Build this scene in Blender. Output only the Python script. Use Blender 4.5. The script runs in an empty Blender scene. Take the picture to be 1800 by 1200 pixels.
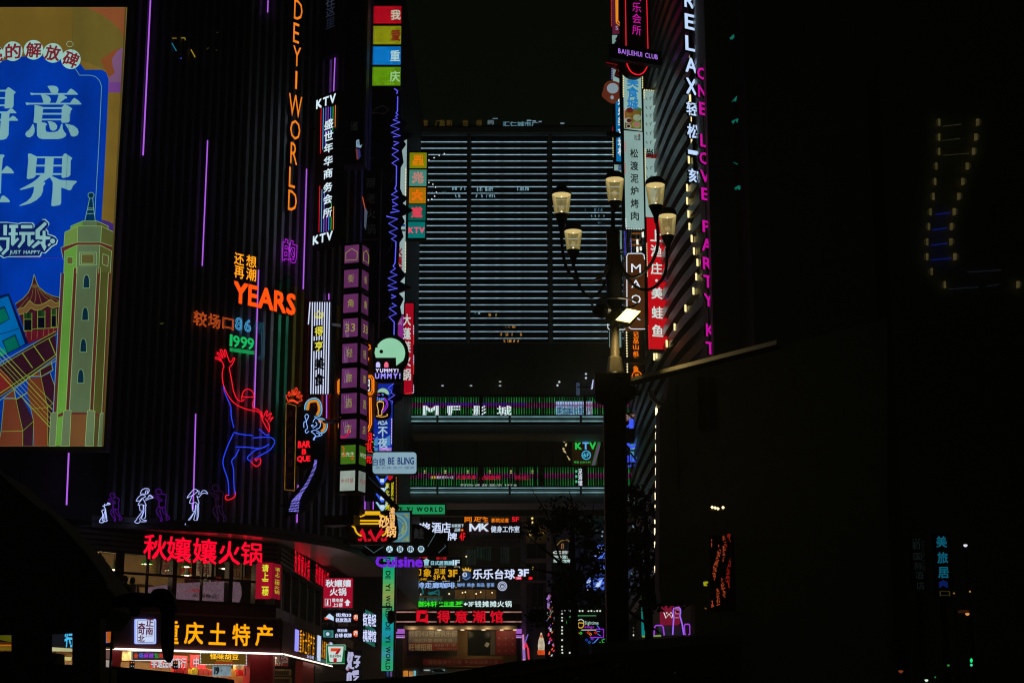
import bpy, math, random
from mathutils import Vector, Matrix
from mathutils.geometry import tessellate_polygon
random.seed(7)
S = bpy.context.scene
# ------------------------------------------------------------------ camera
FL = 2850.0; TP = 0.228; PITCH = math.atan(TP)
cp, sp = math.cos(PITCH), math.sin(PITCH)
CAM = Vector((0, 0, 1.6))
cd = bpy.data.cameras.new('camera'); cam = bpy.data.objects.new('camera', cd); S.collection.objects.link(cam)
cd.sensor_width = 36; cd.lens = FL / 1800 * 36; cd.clip_end = 3000; cd.clip_start = 0.1
cam.location = CAM; cam.rotation_euler = (math.pi / 2 + PITCH, 0, 0); S.camera = cam
# ------------------------------------------------------------------ night sky, exposure
W = bpy.data.worlds.new('World'); S.world = W; W.use_nodes = True
bg = W.node_tree.nodes['Background']
bg.inputs[0].default_value = (0.0014, 0.0021, 0.0008, 1); bg.inputs[1].default_value = 1.0
S.view_settings.view_transform = 'Standard'; S.view_settings.look = 'None'
S.view_settings.exposure = 0; S.view_settings.gamma = 1
S.render.engine = 'CYCLES'
cy = S.cycles
cy.use_denoising = True; cy.max_bounces = 5; cy.diffuse_bounces = 2; cy.glossy_bounces = 2
cy.transparent_max_bounces = 12; cy.sample_clamp_indirect = 1.0; cy.sample_clamp_direct = 0
cy.filter_width = 1.15; cy.caustics_reflective = False; cy.caustics_refractive = False

# ------------------------------------------------------------------ helpers
def ray(px, py):
    u = (px - 900) / FL; v = (600 - py) / FL
    return Vector((u, cp - v * sp, sp + v * cp))
def at(px, py, Y):
    d = ray(px, py); return CAM + d * (Y / d.y)
def atz(px, py, z):
    d = ray(px, py); return CAM + d * ((z - CAM.z) / d.z)
def lin(c):
    c = c / 255.0
    return c / 12.92 if c <= 0.04045 else ((c + 0.055) / 1.055) ** 2.4
class ST(tuple): pass   # a rectangle already in plane coordinates (s0, s1, z0, z1)
class Plane:
    def __init__(s, px, py, Y, deg=0, origin=None):
        s.o = origin if origin is not None else at(px, py, Y)
        a = math.radians(deg); s.r = Vector((math.cos(a), math.sin(a), 0)); s.n = Vector((math.sin(a), -math.cos(a), 0))
    def pt(s, px, py, off=0.0):
        d = ray(px, py); o = s.o + s.n * off
        return CAM + d * ((o - CAM).dot(s.n) / d.dot(s.n))
    def st(s, px, py, off=0.0):
        p = s.pt(px, py, off); return ((p - s.o).dot(s.r), p.z)
    def P(s, a, t, off=0.0):
        p = s.o + s.r * a + s.n * off; return Vector((p.x, p.y, t))
    def rect(s, x0, y0, x1, y1, off=0.0):
        xm, ym = (x0 + x1) / 2, (y0 + y1) / 2
        return (s.st(x0, ym, off)[0], s.st(x1, ym, off)[0], s.st(xm, y1, off)[1], s.st(xm, y0, off)[1])
    def mpp(s, px, py):
        a = s.st(px, py); b = s.st(px, py + 1); return abs(a[1] - b[1])
def FP(Y): return Plane(900, 600, Y, 0)

MATS = {}
def node_mat(name):
    m = bpy.data.materials.new(name); m.use_nodes = True
    nt = m.node_tree; nt.nodes.clear()
    out = nt.nodes.new('ShaderNodeOutputMaterial'); return m, nt, out
def em(r, g, b, k=1.0, var=0.0, scale=1.2, light=True, streak=1.0):
    """light-giving material: lit acrylic, LED, neon"""
    key = ('e', r, g, b, k, var, scale, light, streak)
    if key in MATS: return MATS[key]
    m, nt, out = node_mat('lit_%d_%d_%d' % (r, g, b))
    e = nt.nodes.new('ShaderNodeEmission'); e.inputs[1].default_value = k
    col = (lin(r), lin(g), lin(b), 1); e.inputs[0].default_value = col
    if var:
        tc = nt.nodes.new('ShaderNodeTexCoord'); mp = nt.nodes.new('ShaderNodeMapping'); mp.inputs['Scale'].default_value = (1, 1, streak)
        nz = nt.nodes.new('ShaderNodeTexNoise'); nz.inputs['Scale'].default_value = scale; nz.inputs['Detail'].default_value = 3
        mr = nt.nodes.new('ShaderNodeMapRange'); mr.inputs[1].default_value = 0.3; mr.inputs[2].default_value = 0.7
        mr.inputs[3].default_value = k * (1 - var); mr.inputs[4].default_value = k * (1 + var)
        nt.links.new(tc.outputs['Object'], mp.inputs[0]); nt.links.new(mp.outputs[0], nz.inputs['Vector'])
        nt.links.new(nz.outputs[0], mr.inputs[0]); nt.links.new(mr.outputs[0], e.inputs[1])
    nt.links.new(e.outputs[0], out.inputs[0])
    if not light: m.cycles.emission_sampling = 'NONE'
    MATS[key] = m; return m
def pm(r, g, b, rough=0.6, metal=0.0, noise=0.25, scale=3.0, bump=0.0):
    """painted or raw surface, base colour linear 0..1 with grain"""
    key = ('p', r, g, b, rough, metal, noise, scale, bump)
    if key in MATS: return MATS[key]
    m, nt, out = node_mat('surface_%03d_%03d_%03d' % (r * 999, g * 999, b * 999))
    p = nt.nodes.new('ShaderNodeBsdfPrincipled'); p.inputs['Roughness'].default_value = rough; p.inputs['Metallic'].default_value = metal
    if max(r, g, b) < .06: p.inputs['Specular IOR Level'].default_value = .12
    tc = nt.nodes.new('ShaderNodeTexCoord'); nz = nt.nodes.new('ShaderNodeTexNoise'); nz.inputs['Scale'].default_value = scale; nz.inputs['Detail'].default_value = 5
    mx = nt.nodes.new('ShaderNodeMix'); mx.data_type = 'RGBA'
    mx.inputs[6].default_value = (r * (1 - noise), g * (1 - noise), b * (1 - noise), 1)
    mx.inputs[7].default_value = (min(1, r * (1 + noise)), min(1, g * (1 + noise)), min(1, b * (1 + noise)), 1)
    nt.links.new(tc.outputs['Object'], nz.inputs['Vector']); nt.links.new(nz.outputs[0], mx.inputs[0]); nt.links.new(mx.outputs[2], p.inputs['Base Color'])
    if bump:
        bp = nt.nodes.new('ShaderNodeBump'); bp.inputs['Strength'].default_value = bump
        nt.links.new(nz.outputs[0], bp.inputs['Height']); nt.links.new(bp.outputs[0], p.inputs['Normal'])
    nt.links.new(p.outputs[0], out.inputs[0]); MATS[key] = m; return m
def glassy(r, g, b, emi=0.0, alpha=0.5, rough=0.15):
    key = ('g', r, g, b, emi, alpha)
    if key in MATS: return MATS[key]
    m, nt, out = node_mat('glass_%d_%d_%d' % (r, g, b))
    t = nt.nodes.new('ShaderNodeBsdfTransparent'); gl = nt.nodes.new('ShaderNodeBsdfGlossy'); gl.inputs['Roughness'].default_value = rough
    gl.inputs['Color'].default_value = (0.6, 0.6, 0.6, 1)
    fr = nt.nodes.new('ShaderNodeFresnel'); fr.inputs[0].default_value = 1.45
    mx = nt.nodes.new('ShaderNodeMixShader'); nt.links.new(fr.outputs[0], mx.inputs[0]); nt.links.new(t.outputs[0], mx.inputs[1]); nt.links.new(gl.outputs[0], mx.inputs[2])
    last = mx
    if emi:
        e = nt.nodes.new('ShaderNodeEmission'); e.inputs[0].default_value = (lin(r), lin(g), lin(b), 1); e.inputs[1].default_value = emi
        m2 = nt.nodes.new('ShaderNodeMixShader'); m2.inputs[0].default_value = 1 - alpha
        tc = nt.nodes.new('ShaderNodeTexCoord'); nz = nt.nodes.new('ShaderNodeTexNoise'); nz.inputs['Scale'].default_value = 14; nz.inputs['Detail'].default_value = 6
        mr = nt.nodes.new('ShaderNodeMapRange'); mr.inputs[1].default_value = .3; mr.inputs[2].default_value = .75; mr.inputs[3].default_value = emi * .55; mr.inputs[4].default_value = emi * 1.25
        nt.links.new(tc.outputs['Object'], nz.inputs['Vector']); nt.links.new(nz.outputs[0], mr.inputs[0]); nt.links.new(mr.outputs[0], e.inputs[1])
        nt.links.new(mx.outputs[0], m2.inputs[1]); nt.links.new(e.outputs[0], m2.inputs[2]); last = m2
    nt.links.new(last.outputs[0], out.inputs[0]); m.cycles.emission_sampling = 'NONE'
    MATS[key] = m; return m

SIDE = pm(.04, .04, .04, .6); BLACK = pm(.02, .02, .02, .5); DARK = pm(.05, .05, .05, .55); IRON = pm(.03, .03, .03, .4, .3)
STEEL = pm(.35, .35, .36, .45, .6); GREY = pm(.25, .25, .25, .7); WHITE = pm(.7, .7, .68, .5)

def tag(o, label=None, cat=None, group=None, kind=None):
    if label: o['label'] = label
    if cat: o['category'] = cat
    if group: o['group'] = group
    if kind: o['kind'] = kind
    return o
def thing(name, label, cat, loc, group=None):
    o = bpy.data.objects.new(name, None); S.collection.objects.link(o); o.location = loc; o.empty_display_size = .3
    return tag(o, label, cat, group)
def org(parent):
    v = Vector((0, 0, 0))
    while parent is not None: v = v + Vector(parent.location); parent = parent.parent
    return v
class MB:
    def __init__(s, mat=None): s.v = []; s.f = []; s.mi = []; s.m = []; s.cur = 0; s.use(mat) if mat else None
    def use(s, mat):
        if mat not in s.m: s.m.append(mat)
        s.cur = s.m.index(mat); return s
    def add(s, vs, fs):
        b = len(s.v); s.v += [tuple(x) for x in vs]
        for f in fs: s.f.append(tuple(i + b for i in f)); s.mi.append(s.cur)
        return s
    def hexa(s, p):  # 8 pts: back 4 then front 4
        return s.add(p, [(0, 1, 2, 3), (7, 6, 5, 4), (0, 4, 5, 1), (1, 5, 6, 2), (2, 6, 7, 3), (3, 7, 4, 0)])
    def box(s, x0, x1, y0, y1, z0, z1):
        return s.hexa([(x0, y0, z0), (x0, y0, z1), (x1, y0, z1), (x1, y0, z0), (x0, y1, z0), (x0, y1, z1), (x1, y1, z1), (x1, y1, z0)])
    def pbox(s, pl, r, off, depth):  # plane-rect box, front at off, going back by depth
        a0, a1, t0, t1 = r; f, b = off, off - depth
        return s.hexa([pl.P(a0, t0, b), pl.P(a0, t1, b), pl.P(a1, t1, b), pl.P(a1, t0, b), pl.P(a0, t0, f), pl.P(a0, t1, f), pl.P(a1, t1, f), pl.P(a1, t0, f)])
    def flat(s, pl, pts, off):  # flat print polygon traced in pixels on a plane
        p = [pl.pt(x, y, off) for x, y in pts]
        loc = [Vector(((q - pl.o).dot(pl.r), q.z, 0)) for q in p]
        return s.add(p, [tuple(t) for t in tessellate_polygon([loc])])
    def solid(s, pl, pts, off, depth):
        p = [pl.pt(x, y, off) for x, y in pts]; return s.slab(pl, p, depth)
    def slab(s, pl, p, depth):
        q = [x - pl.n * depth for x in p]; n = len(p)
        loc = [Vector(((a - pl.o).dot(pl.r), a.z, 0)) for a in p]
        tr = [tuple(t) for t in tessellate_polygon([loc])]
        return s.add(p + q, tr + [tuple(i + n for i in reversed(t)) for t in tr] + [(i, (i + 1) % n, (i + 1) % n + n, i + n) for i in range(n)])
    def prism(s, xy, z0, z1):
        n = len(xy); loc = [Vector((x, y, 0)) for x, y in xy]
        tr = [tuple(t) for t in tessellate_polygon([loc])]
        return s.add([(x, y, z0) for x, y in xy] + [(x, y, z1) for x, y in xy],
                     tr + [tuple(i + n for i in t) for t in tr] + [(i, (i + 1) % n, (i + 1) % n + n, i + n) for i in range(n)])
    def tube(s, pts, r, sides=6, closed=False, r2=None):
        P = [Vector(p) for p in pts]; n = len(P); rings = []
        for i, p in enumerate(P):
            if closed: d = P[(i + 1) % n] - P[i - 1]
            else: d = P[min(i + 1, n - 1)] - P[max(i - 1, 0)]
            d = d.normalized() if d.length > 1e-9 else Vector((0, 0, 1))
            a = d.cross(Vector((0, 1, 0)));
            if a.length < .2: a = d.cross(Vector((1, 0, 0)))
            a.normalize(); b = d.cross(a); rr = r if r2 is None else r + (r2 - r) * i / max(1, n - 1)
            rings.append([p + (a * math.cos(k * 2 * math.pi / sides) + b * math.sin(k * 2 * math.pi / sides)) * rr for k in range(sides)])
        vs = [q for R in rings for q in R]; fs = []
        for i in range(n if closed else n - 1):
            j = (i + 1) % n
            for k in range(sides): fs.append((i * sides + k, i * sides + (k + 1) % sides, j * sides + (k + 1) % sides, j * sides + k))
        if not closed: fs += [tuple(range(sides)), tuple((n - 1) * sides + k for k in reversed(range(sides)))]
        return s.add(vs, fs)
    def neon(s, pl, pts, off=.12, r=.02, closed=False, smooth=0, sides=5):
        if smooth: pts = catmull(pts, smooth, closed)
        return s.tube([pl.pt(x, y, off) for x, y in pts], r, sides, closed)
    def ribbon(s, pl, pts, w, off, closed=False):
        if closed: pts = list(pts) + [pts[0]]
        for (x0, y0), (x1, y1) in zip(pts, pts[1:]):
            dx, dy = x1 - x0, y1 - y0; L = math.hypot(dx, dy) or 1; nx, ny = -dy / L * w / 2, dx / L * w / 2; ex, ey = dx / L * w * .3, dy / L * w * .3
            s.add([pl.pt(x0 + nx - ex, y0 + ny - ey, off), pl.pt(x1 + nx + ex, y1 + ny + ey, off), pl.pt(x1 - nx + ex, y1 - ny + ey, off), pl.pt(x0 - nx - ex, y0 - ny - ey, off)], [(0, 1, 2, 3)])
        return s
    def disc(s, pl, cx, cy_, rx, ry=None, off=0, n=20):
        ry = ry or rx
        return s.flat(pl, [(cx + rx * math.cos(i * 2 * math.pi / n), cy_ + ry * math.sin(i * 2 * math.pi / n)) for i in range(n)], off)
    def lathe(s, c, prof, sides=16):
        vs = []; fs = []; n = len(prof)
        for r, z in prof:
            for k in range(sides):
                a = k * 2 * math.pi / sides; vs.append((c[0] + r * math.cos(a), c[1] + r * math.sin(a), c[2] + z))
        for i in range(n - 1):
            for k in range(sides): fs.append((i * sides + k, i * sides + (k + 1) % sides, (i + 1) * sides + (k + 1) % sides, (i + 1) * sides + k))
        return s.add(vs, fs)
    def dot(s, p, r):
        x, y, z = p
        return s.add([(x - r, y, z), (x + r, y, z), (x, y - r, z), (x, y + r, z), (x, y, z - r), (x, y, z + r)],
                     [(0, 2, 5), (2, 1, 5), (1, 3, 5), (3, 0, 5), (2, 0, 4), (1, 2, 4), (3, 1, 4), (0, 3, 4)])
    def build(s, name, parent=None, label=None, cat=None, group=None, kind=None, smooth=False):
        o = org(parent); me = bpy.data.meshes.new(name)
        me.from_pydata([(x - o.x, y - o.y, z - o.z) for x, y, z in s.v], [], s.f)
        for m in s.m: me.materials.append(m)
        if len(s.m) > 1: me.polygons.foreach_set('material_index', s.mi)
        if smooth: me.polygons.foreach_set('use_smooth', [True] * len(me.polygons))
        me.update()
        ob = bpy.data.objects.new(name, me); S.collection.objects.link(ob)
        if parent is not None: ob.parent = parent
        return tag(ob, label, cat, group, kind)
def catmull(pts, k, closed=False):
    n = len(pts); out = []
    for i in range(n if closed else n - 1):
        g = lambda j: pts[j % n] if closed else pts[max(0, min(n - 1, j))]
        a, b, c, d = g(i - 1), g(i), g(i + 1), g(i + 2)
        for q in range(k):
            t = q / k
            out.append(tuple(.5 * ((2 * b[m]) + (-a[m] + c[m]) * t + (2 * a[m] - 5 * b[m] + 4 * c[m] - d[m]) * t * t + (-a[m] + 3 * b[m] - 3 * c[m] + d[m]) * t ** 3) for m in range(2)))
    if not closed: out.append(pts[-1])
    return out

def jitter(m, lo, hi):
    """each object of this material gives off a little more or less light"""
    nt = m.node_tree; e = [n for n in nt.nodes if n.type == 'EMISSION'][0]; oi = nt.nodes.new('ShaderNodeObjectInfo')
    a = nt.nodes.new('ShaderNodeMapRange'); a.inputs[3].default_value = lo; a.inputs[4].default_value = hi; nt.links.new(oi.outputs['Random'], a.inputs[0])
    b = nt.nodes.new('ShaderNodeMath'); b.operation = 'MULTIPLY'; nt.links.new(a.outputs[0], b.inputs[0])
    if e.inputs[1].links: nt.links.new(e.inputs[1].links[0].from_socket, b.inputs[1])
    else: b.inputs[1].default_value = e.inputs[1].default_value
    nt.links.new(b.outputs[0], e.inputs[1]); return m
# ------------------------------------------------------------------ lettering
GL = {}
def glyph(ch, bold, ext, outline):
    key = (ch, bold, ext, outline)
    if key in GL: return GL[key]
    c = bpy.data.curves.new('t', 'FONT'); c.body = ch; c.size = 1; c.resolution_u = 2
    if outline:
        c.fill_mode = 'NONE'; c.bevel_depth = outline; c.bevel_resolution = 0; c.offset = bold
    else: c.extrude = ext
    o = bpy.data.objects.new('t', c); me = bpy.data.meshes.new_from_object(o); me.name = 'letter'
    xs = [v.co.x for v in me.vertices]; ys = [v.co.y for v in me.vertices]
    fl_ = [0 if outline or p.normal.z > .9 else 1 for p in me.polygons]
    bb = (min(xs), max(xs), min(ys), max(ys)) if xs else None
    if xs and bold > 0 and not outline:      # heavier stroke: overlapped shifted copies, each a hair behind the other
        vs, fs = [], []
        for k, (dx, dy) in enumerate(((-bold, -bold), (bold, -bold), (-bold, bold), (bold, bold))):
            b = len(vs); vs += [(v.co.x + dx, v.co.y + dy, v.co.z * (1 - .004 * k)) for v in me.vertices]; fs += [tuple(i + b for i in p.vertices) for p in me.polygons]
        me.clear_geometry(); me.from_pydata(vs, [], fs); fl_ = fl_ * 4
    if xs and not outline:
        for v in me.vertices: v.co.z -= ext
    if any(fl_): me.materials.clear(); me.materials.append(None); me.materials.append(None); me.polygons.foreach_set('material_index', fl_)
    bpy.data.objects.remove(o); bpy.data.curves.remove(c)
    GL[key] = (me, bb); return GL[key]
GM = {}
def text(pl, s, box, mat, parent, off=.1, bold=0.0, thick=.08, vertical=False, outline=0, rot=False, gap=.12, join=None, name='letter', angle=0, skew=0.0):
    """one mesh per character; small lettering is joined into one 'lettering' part"""
    r = box if isinstance(box, ST) else pl.rect(*box, off)
    bold = min(bold, .035)
    cur = 0; items = []
    for ch in s:
        cjk = ord(ch) > 0x2E00
        if ch == ' ': cur += .45 if not vertical else .5; continue
        me, bb = glyph(ch, (min(bold, .02) if cjk and not outline else bold), .5, outline)
        if bb is None: continue
        if vertical:
            h = 1.0 if cjk else .95
            items.append((me, bb, -((bb[0] + bb[1]) / 2), -cur - (0.85 if cjk else .72))); cur += h
        elif cjk: items.append((me, bb, cur, 0)); cur += 1
        else: items.append((me, bb, cur - bb[0], 0)); cur += bb[1] - bb[0] + gap
    if not items: return
    X0 = min(b[0] + x for _, b, x, _ in items); X1 = max(b[1] + x for _, b, x, _ in items)
    Y0 = min(b[2] + y for _, b, _, y in items); Y1 = max(b[3] + y for _, b, _, y in items)
    a0, a1, t0, t1 = r
    if rot: sx = (t1 - t0) / (X1 - X0); sy = (a1 - a0) / (Y1 - Y0)
    else: sx = (a1 - a0) / (X1 - X0); sy = (t1 - t0) / (Y1 - Y0)
    up = Vector((0, 0, 1)); o = org(parent)
    if join is None: join = False
    mb = MB(mat) if join else None
    ca, sa = math.cos(math.radians(angle)), math.sin(math.radians(angle))
    for me, bb, x, y in items:
        cx_, cy2 = (bb[0] + bb[1]) / 2, (bb[2] + bb[3]) / 2
        if rot: ex, ey = -up, pl.r; base = pl.P(a0, t1, off) + ex * ((x + cx_ - X0) * sx) + ey * ((y + cy2 - Y0) * sy)
        else: ex, ey = pl.r, up; base = pl.P(a0, t0, off) + ex * ((x + cx_ - X0) * sx) + ey * ((y + cy2 - Y0) * sy)
        vx = (ex * ca + ey * sa) * sx; vy = (ey * ca - ex * sa) * sy + ex * skew * sy; vz = pl.n * (1 if not outline else max(sx, sy))
        if outline: vz = pl.n * min(sx, sy)
        else: vz = pl.n * thick
        org_ = base - vx * cx_ - vy * cy2
        if join:
            mb.add([org_ + vx * v.co.x + vy * v.co.y + vz * v.co.z for v in me.vertices], [tuple(p.vertices) for p in me.polygons if p.material_index == 0])
        else:
            k = (me.name, mat.name)
            if k not in GM:
                fi_ = [p.material_index for p in me.polygons]; m2 = me.copy(); m2.materials.clear(); m2.materials.append(mat); m2.materials.append(SIDE); m2.polygons.foreach_set('material_index', fi_); GM[k] = m2
            ob = bpy.data.objects.new(name, GM[k]); S.collection.objects.link(ob); ob.parent = parent
            q = org_ - o
            ob.matrix_basis = Matrix(((vx.x, vy.x, vz.x, q.x), (vx.y, vy.y, vz.y, q.y), (vx.z, vy.z, vz.z, q.z), (0, 0, 0, 1)))
    if join: return mb.build('lettering', parent)

def sign(name, label, cat, pl, box, mat=None, off=0.0, depth=.25, group=None, frame=None, fw=.04):
    """thing with a board; box in pixels on the plane"""
    r = box if isinstance(box, ST) else pl.rect(*box, off)
    t = thing(name, label, cat, pl.P((r[0] + r[1]) / 2, r[2], off - depth), group)
    if frame:
        MB(frame).pbox(pl, (r[0] - fw, r[1] + fw, r[2] - fw, r[3] + fw), off - .02, depth).build('case', t)
        MB(mat).pbox(pl, r, off, .06).build('face_panel', t)
    elif mat: MB(mat).pbox(pl, r, off, depth).build('board', t)
    return t
def bulbs(pl, pts, step, mats, parent, off=.05, r=.03, closed=False, name='border_bulbs'):
    if closed: pts = list(pts) + [pts[0]]
    mb = MB(); acc = 0; k = 0
    for (x0, y0), (x1, y1) in zip(pts, pts[1:]):
        L = math.hypot(x1 - x0, y1 - y0); d = acc
        while d < L:
            m = mats[(k // 6) % len(mats)] if len(mats) > 1 else mats[0]
            if m is not None: mb.use(m).dot(pl.pt(x0 + (x1 - x0) * d / L, y0 + (y1 - y0) * d / L, off), r)
            d += step; k += 1
        acc = d - L
    return mb.build(name, parent)
def T(fx, fy, k, pts): return [(fx + x / k, fy + y / k) for x, y in pts]
def R4(x0, y0, x1, y1): return [(x0, y0), (x1, y0), (x1, y1), (x0, y1)]
def rrect(x0, y0, x1, y1, r, n=4):
    out = []
    for cx_, cy_, a in ((x1 - r, y0 + r, -90), (x1 - r, y1 - r, 0), (x0 + r, y1 - r, 90), (x0 + r, y0 + r, 180)):
        for i in range(n + 1):
            b = math.radians(a + 90 * i / n); out.append((cx_ + r * math.cos(b), cy_ + r * math.sin(b)))
    return out
# ------------------------------------------------------------------ ground
g = MB(pm(.06, .06, .06, .5, 0, .3, 1.5, .2)); g.add([(-148, -38, 0), (148, -38, 0), (148, 418, 0), (-148, 418, 0)], [(0, 1, 2, 3)])
g.build('ground', kind='structure')
g = MB(pm(.16, .15, .14, .35, 0, .25, 4, .1))
g.add([(-8, 20, .004), (6, 20, .004), (6, 108, .004), (-8, 108, .004)], [(0, 1, 2, 3)]); g.build('pavement', kind='structure')
# ------------------------------------------------------------------ left mall building
PF = Plane(465, 525, 60.0, 46)
def onPF(px, py, off=0): return PF.pt(px, py, off)
ZC = 7.7                                    # canopy height
mall = thing('shopping_mall', 'dark shopping mall with vertical metal fins and purple light tubes left of the street', 'building', (-9, 62, 0))
pc = onPF(640, 700); pl_ = onPF(-900, 700); bc = onPF(486, 1050)
wallm = pm(.045, .045, .05, .6, .2)
MB(wallm).prism([(pl_.x, pl_.y), (pc.x, pc.y), (pc.x, pc.y + 40), (pl_.x, pl_.y + 70)], ZC + .2, 40).build('upper_wall', mall)
a0 = PF.st(160, 1000)[0]; aR = PF.st(486, 1050)[0]; aL = PF.st(-900, 700)[0]
# fins
sP = [PF.st(px, 700)[0] for px in (196, 640)]
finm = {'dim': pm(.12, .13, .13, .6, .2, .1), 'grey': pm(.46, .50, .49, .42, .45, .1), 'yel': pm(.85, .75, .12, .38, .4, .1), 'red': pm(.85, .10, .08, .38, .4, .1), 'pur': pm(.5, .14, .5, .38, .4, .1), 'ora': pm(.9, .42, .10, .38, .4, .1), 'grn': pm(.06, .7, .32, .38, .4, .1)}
a = sP[0]; k = 0
while a < sP[1] - .1:
    for z0, z1, zone in ((ZC + .45, 11.0, 0), (11.0, 18.5, 1), (18.5, 38, 2)):
        if zone == 1:
            q = (a - sP[0]) / (sP[1] - sP[0])
            c = 'grey' if q < .58 else ['grn', 'grn', 'yel', 'yel', 'red', 'ora', 'ora', 'red', 'yel', 'ora', 'ora', 'pur', 'ora', 'red'][int((q - .58) * 33) % 14]
            z1 = 17.2 + .5 * math.sin(k * .7) + (k % 3) * .12
        else: c = 'grey'
        if (a - sP[0]) / (sP[1] - sP[0]) < .42 and c == 'grey': c = 'dim'  # left fins take a darker grey: shade put into their colour
        if zone == 2: z0 = 17.2 + .5 * math.sin(k * .7) + (k % 3) * .12
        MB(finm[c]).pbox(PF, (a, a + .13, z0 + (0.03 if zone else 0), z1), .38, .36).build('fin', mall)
    a += .36; k += 1
# side fins facing the street (right vector into depth)
PSd = Plane(0, 0, 0, 90, origin=Vector((pc.x, pc.y, 10)))
for i in range(34):
    cc = finm[['ora', 'red', 'yel', 'pur', 'grey', 'grey', 'grn'][i % 7]]
    MB(cc).pbox(PSd, (.3 + i * .55, .43 + i * .55, ZC + .4, 30), -.02 + .0, .001).build('fin', mall) if False else MB(cc if i % 2 else finm['grey']).pbox(PSd, (.3 + i * .55, .45 + i * .55, ZC + .45, 24), .3, .29).build('fin', mall)
# purple light tubes
pur = em(178, 96, 232, 1.1)
for (x0, y0, x1, y1) in ((265.5, -20, 251.5, 273), (365, 247, 355.5, 467), (344, 727, 339.5, 895), (121, 793, 117, 887), (472, -20, 470.5, 22), (454.5, 474, 447, 716), (539, 297, 533, 508),
                         (621.5, -20, 620.5, 56), (639.5, 9, 639, 14), (639, 18, 638, 54), (589, 98, 586.5, 163), (578, 516, 578, 528), (574, 690, 574, 735), (522.5, 902, 522, 918), (524, 852, 523.5, 866)):
    wdt = .024 if x0 < 300 else .02
    MB(pur).tube([PF.pt(x0, y0, .5), PF.pt((x0 + x1) / 2, (y0 + y1) / 2, .5), PF.pt(x1, y1, .5)], wdt * 1.1, 6).build('light_tube', mall)
for (x0, y0, x1, y1) in ((624.5, 300, 622.5, 381), (663.5, 847, 661.5, 890), (642, 850, 641.5, 895), (656.5, 845, 656, 895)):
    MB(pur).tube([at(x0, y0, 63.5), at(x1, y1, 63.5)], .02, 6).build('light_tube', mall)
for c, p in (((30, 120, 140), [(302, 76), (310, 90)]), ((170, 140, 30), [(335.5, 87.5), (343, 101)]), ((120, 100, 20), [(303, 67.5), (310, 67.5)]), ((150, 130, 30), [(319, 67), (325, 67), (325.5, 71)]), ((60, 90, 200), [(318, 102), (318.5, 104)]), ((40, 36, 10), [(380, 57), (384, 57.5)]), ((50, 44, 12), [(363, 87), (367, 84)]), ((40, 36, 10), [(379, 87), (382, 90)]), ((60, 70, 20), [(281, 569), (287, 568)])):
    MB(em(*c)).neon(PF, p, .5, .018).build('light_streak', mall)
# ---- canopy
edge = [(-500, 921), (160, 925), (300, 932), (400, 937), (450, 942), (505, 949), (560, 957.5), (600, 966), (630, 975), (650, 985), (662, 994), (672, 1005)]
inner = [(672, 1013), (615, 1013), (585, 993), (568, 993), (505, 959), (486, 953.5), (300, 944), (160, 938), (-500, 934)]
sof = pm(.75, .68, .6, .24, .45, .12, 6)
can = [tuple(atz(x, y, ZC)[:2]) for x, y in edge + inner]
# densify the edge
ed = [tuple(atz(x, y, ZC)[:2]) for x, y in catmull(edge[1:], 4)]
can = [tuple(atz(*edge[0], ZC)[:2])] + ed + [tuple(atz(x, y, ZC)[:2]) for x, y in inner]
canopy = MB(sof).prism(can, ZC, ZC + .04).build('canopy_soffit', mall)
mb = MB(pm(.12, .11, .10, .4, .4))
for i in range(len(ed) - 1):
    p, q = Vector(ed[i]), Vector(ed[i + 1]); n = Vector((q.y - p.y, -(q.x - p.x))).normalized() * .12
    for (z0, z1, w) in ((ZC - .02, ZC + .14, 1.0), (ZC + .18, ZC + .38, .6)):
        mb.hexa([(p.x, p.y, z0), (p.x, p.y, z1), (q.x, q.y, z1), (q.x, q.y, z0), (p.x + n.x * w, p.y + n.y * w, z0), (p.x + n.x * w, p.y + n.y * w, z1), (q.x + n.x * w, q.y + n.y * w, z1), (q.x + n.x * w, q.y + n.y * w, z0)])
mb.build('canopy_rim', mall)
# soffit plank joints
mb = MB(pm(.1, .09, .08, .6))
for i in range(26):
    y = 56 + i * .75
    p0 = None
# roof above canopy
MB(wallm).prism(can, ZC + .06, ZC + .16).build('canopy_roof', mall)
# ---- storeys under the canopy: front plane PF, side plane x = const
PS = Plane(0, 0, 0, 90, origin=Vector((bc.x, bc.y, 0)))
brown = pm(.10, .05, .04, .6)
# louvre band below the canopy
for i in range(4):
    z = ZC - .12 - i * .17
    MB(pm(.16, .12, .10, .5, .2)).pbox(PF, (aL, aR - .02, z - .09, z), .12, .1).build('slat', mall)
    MB(pm(.16, .12, .10, .5, .2)).pbox(PS, (.02, 26, z - .09, z), .12, .1).build('slat', mall)
ZW1 = ZC - .8; ZW0 = PF.st(300, 1056)[1]      # window zone of first floor
ZF1 = PF.st(350, 1083)[1]; ZF0 = PF.st(320, 1144)[1]
MB(brown).pbox(PF, (aL, aR, ZF1 + .05, ZW0), 0, .25).build('spandrel_panel', mall)
MB(brown).pbox(PS, (0, 30, ZF1 + .05, ZW0), 0, .25).build('spandrel_panel', mall)
MB(wallm).pbox(PF, (aL, aR, ZW1, ZC), 0, .25).build('lintel_wall', mall)
MB(wallm).pbox(PS, (0, 30, ZW1, ZC), 0, .25).build('lintel_wall', mall)
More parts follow.
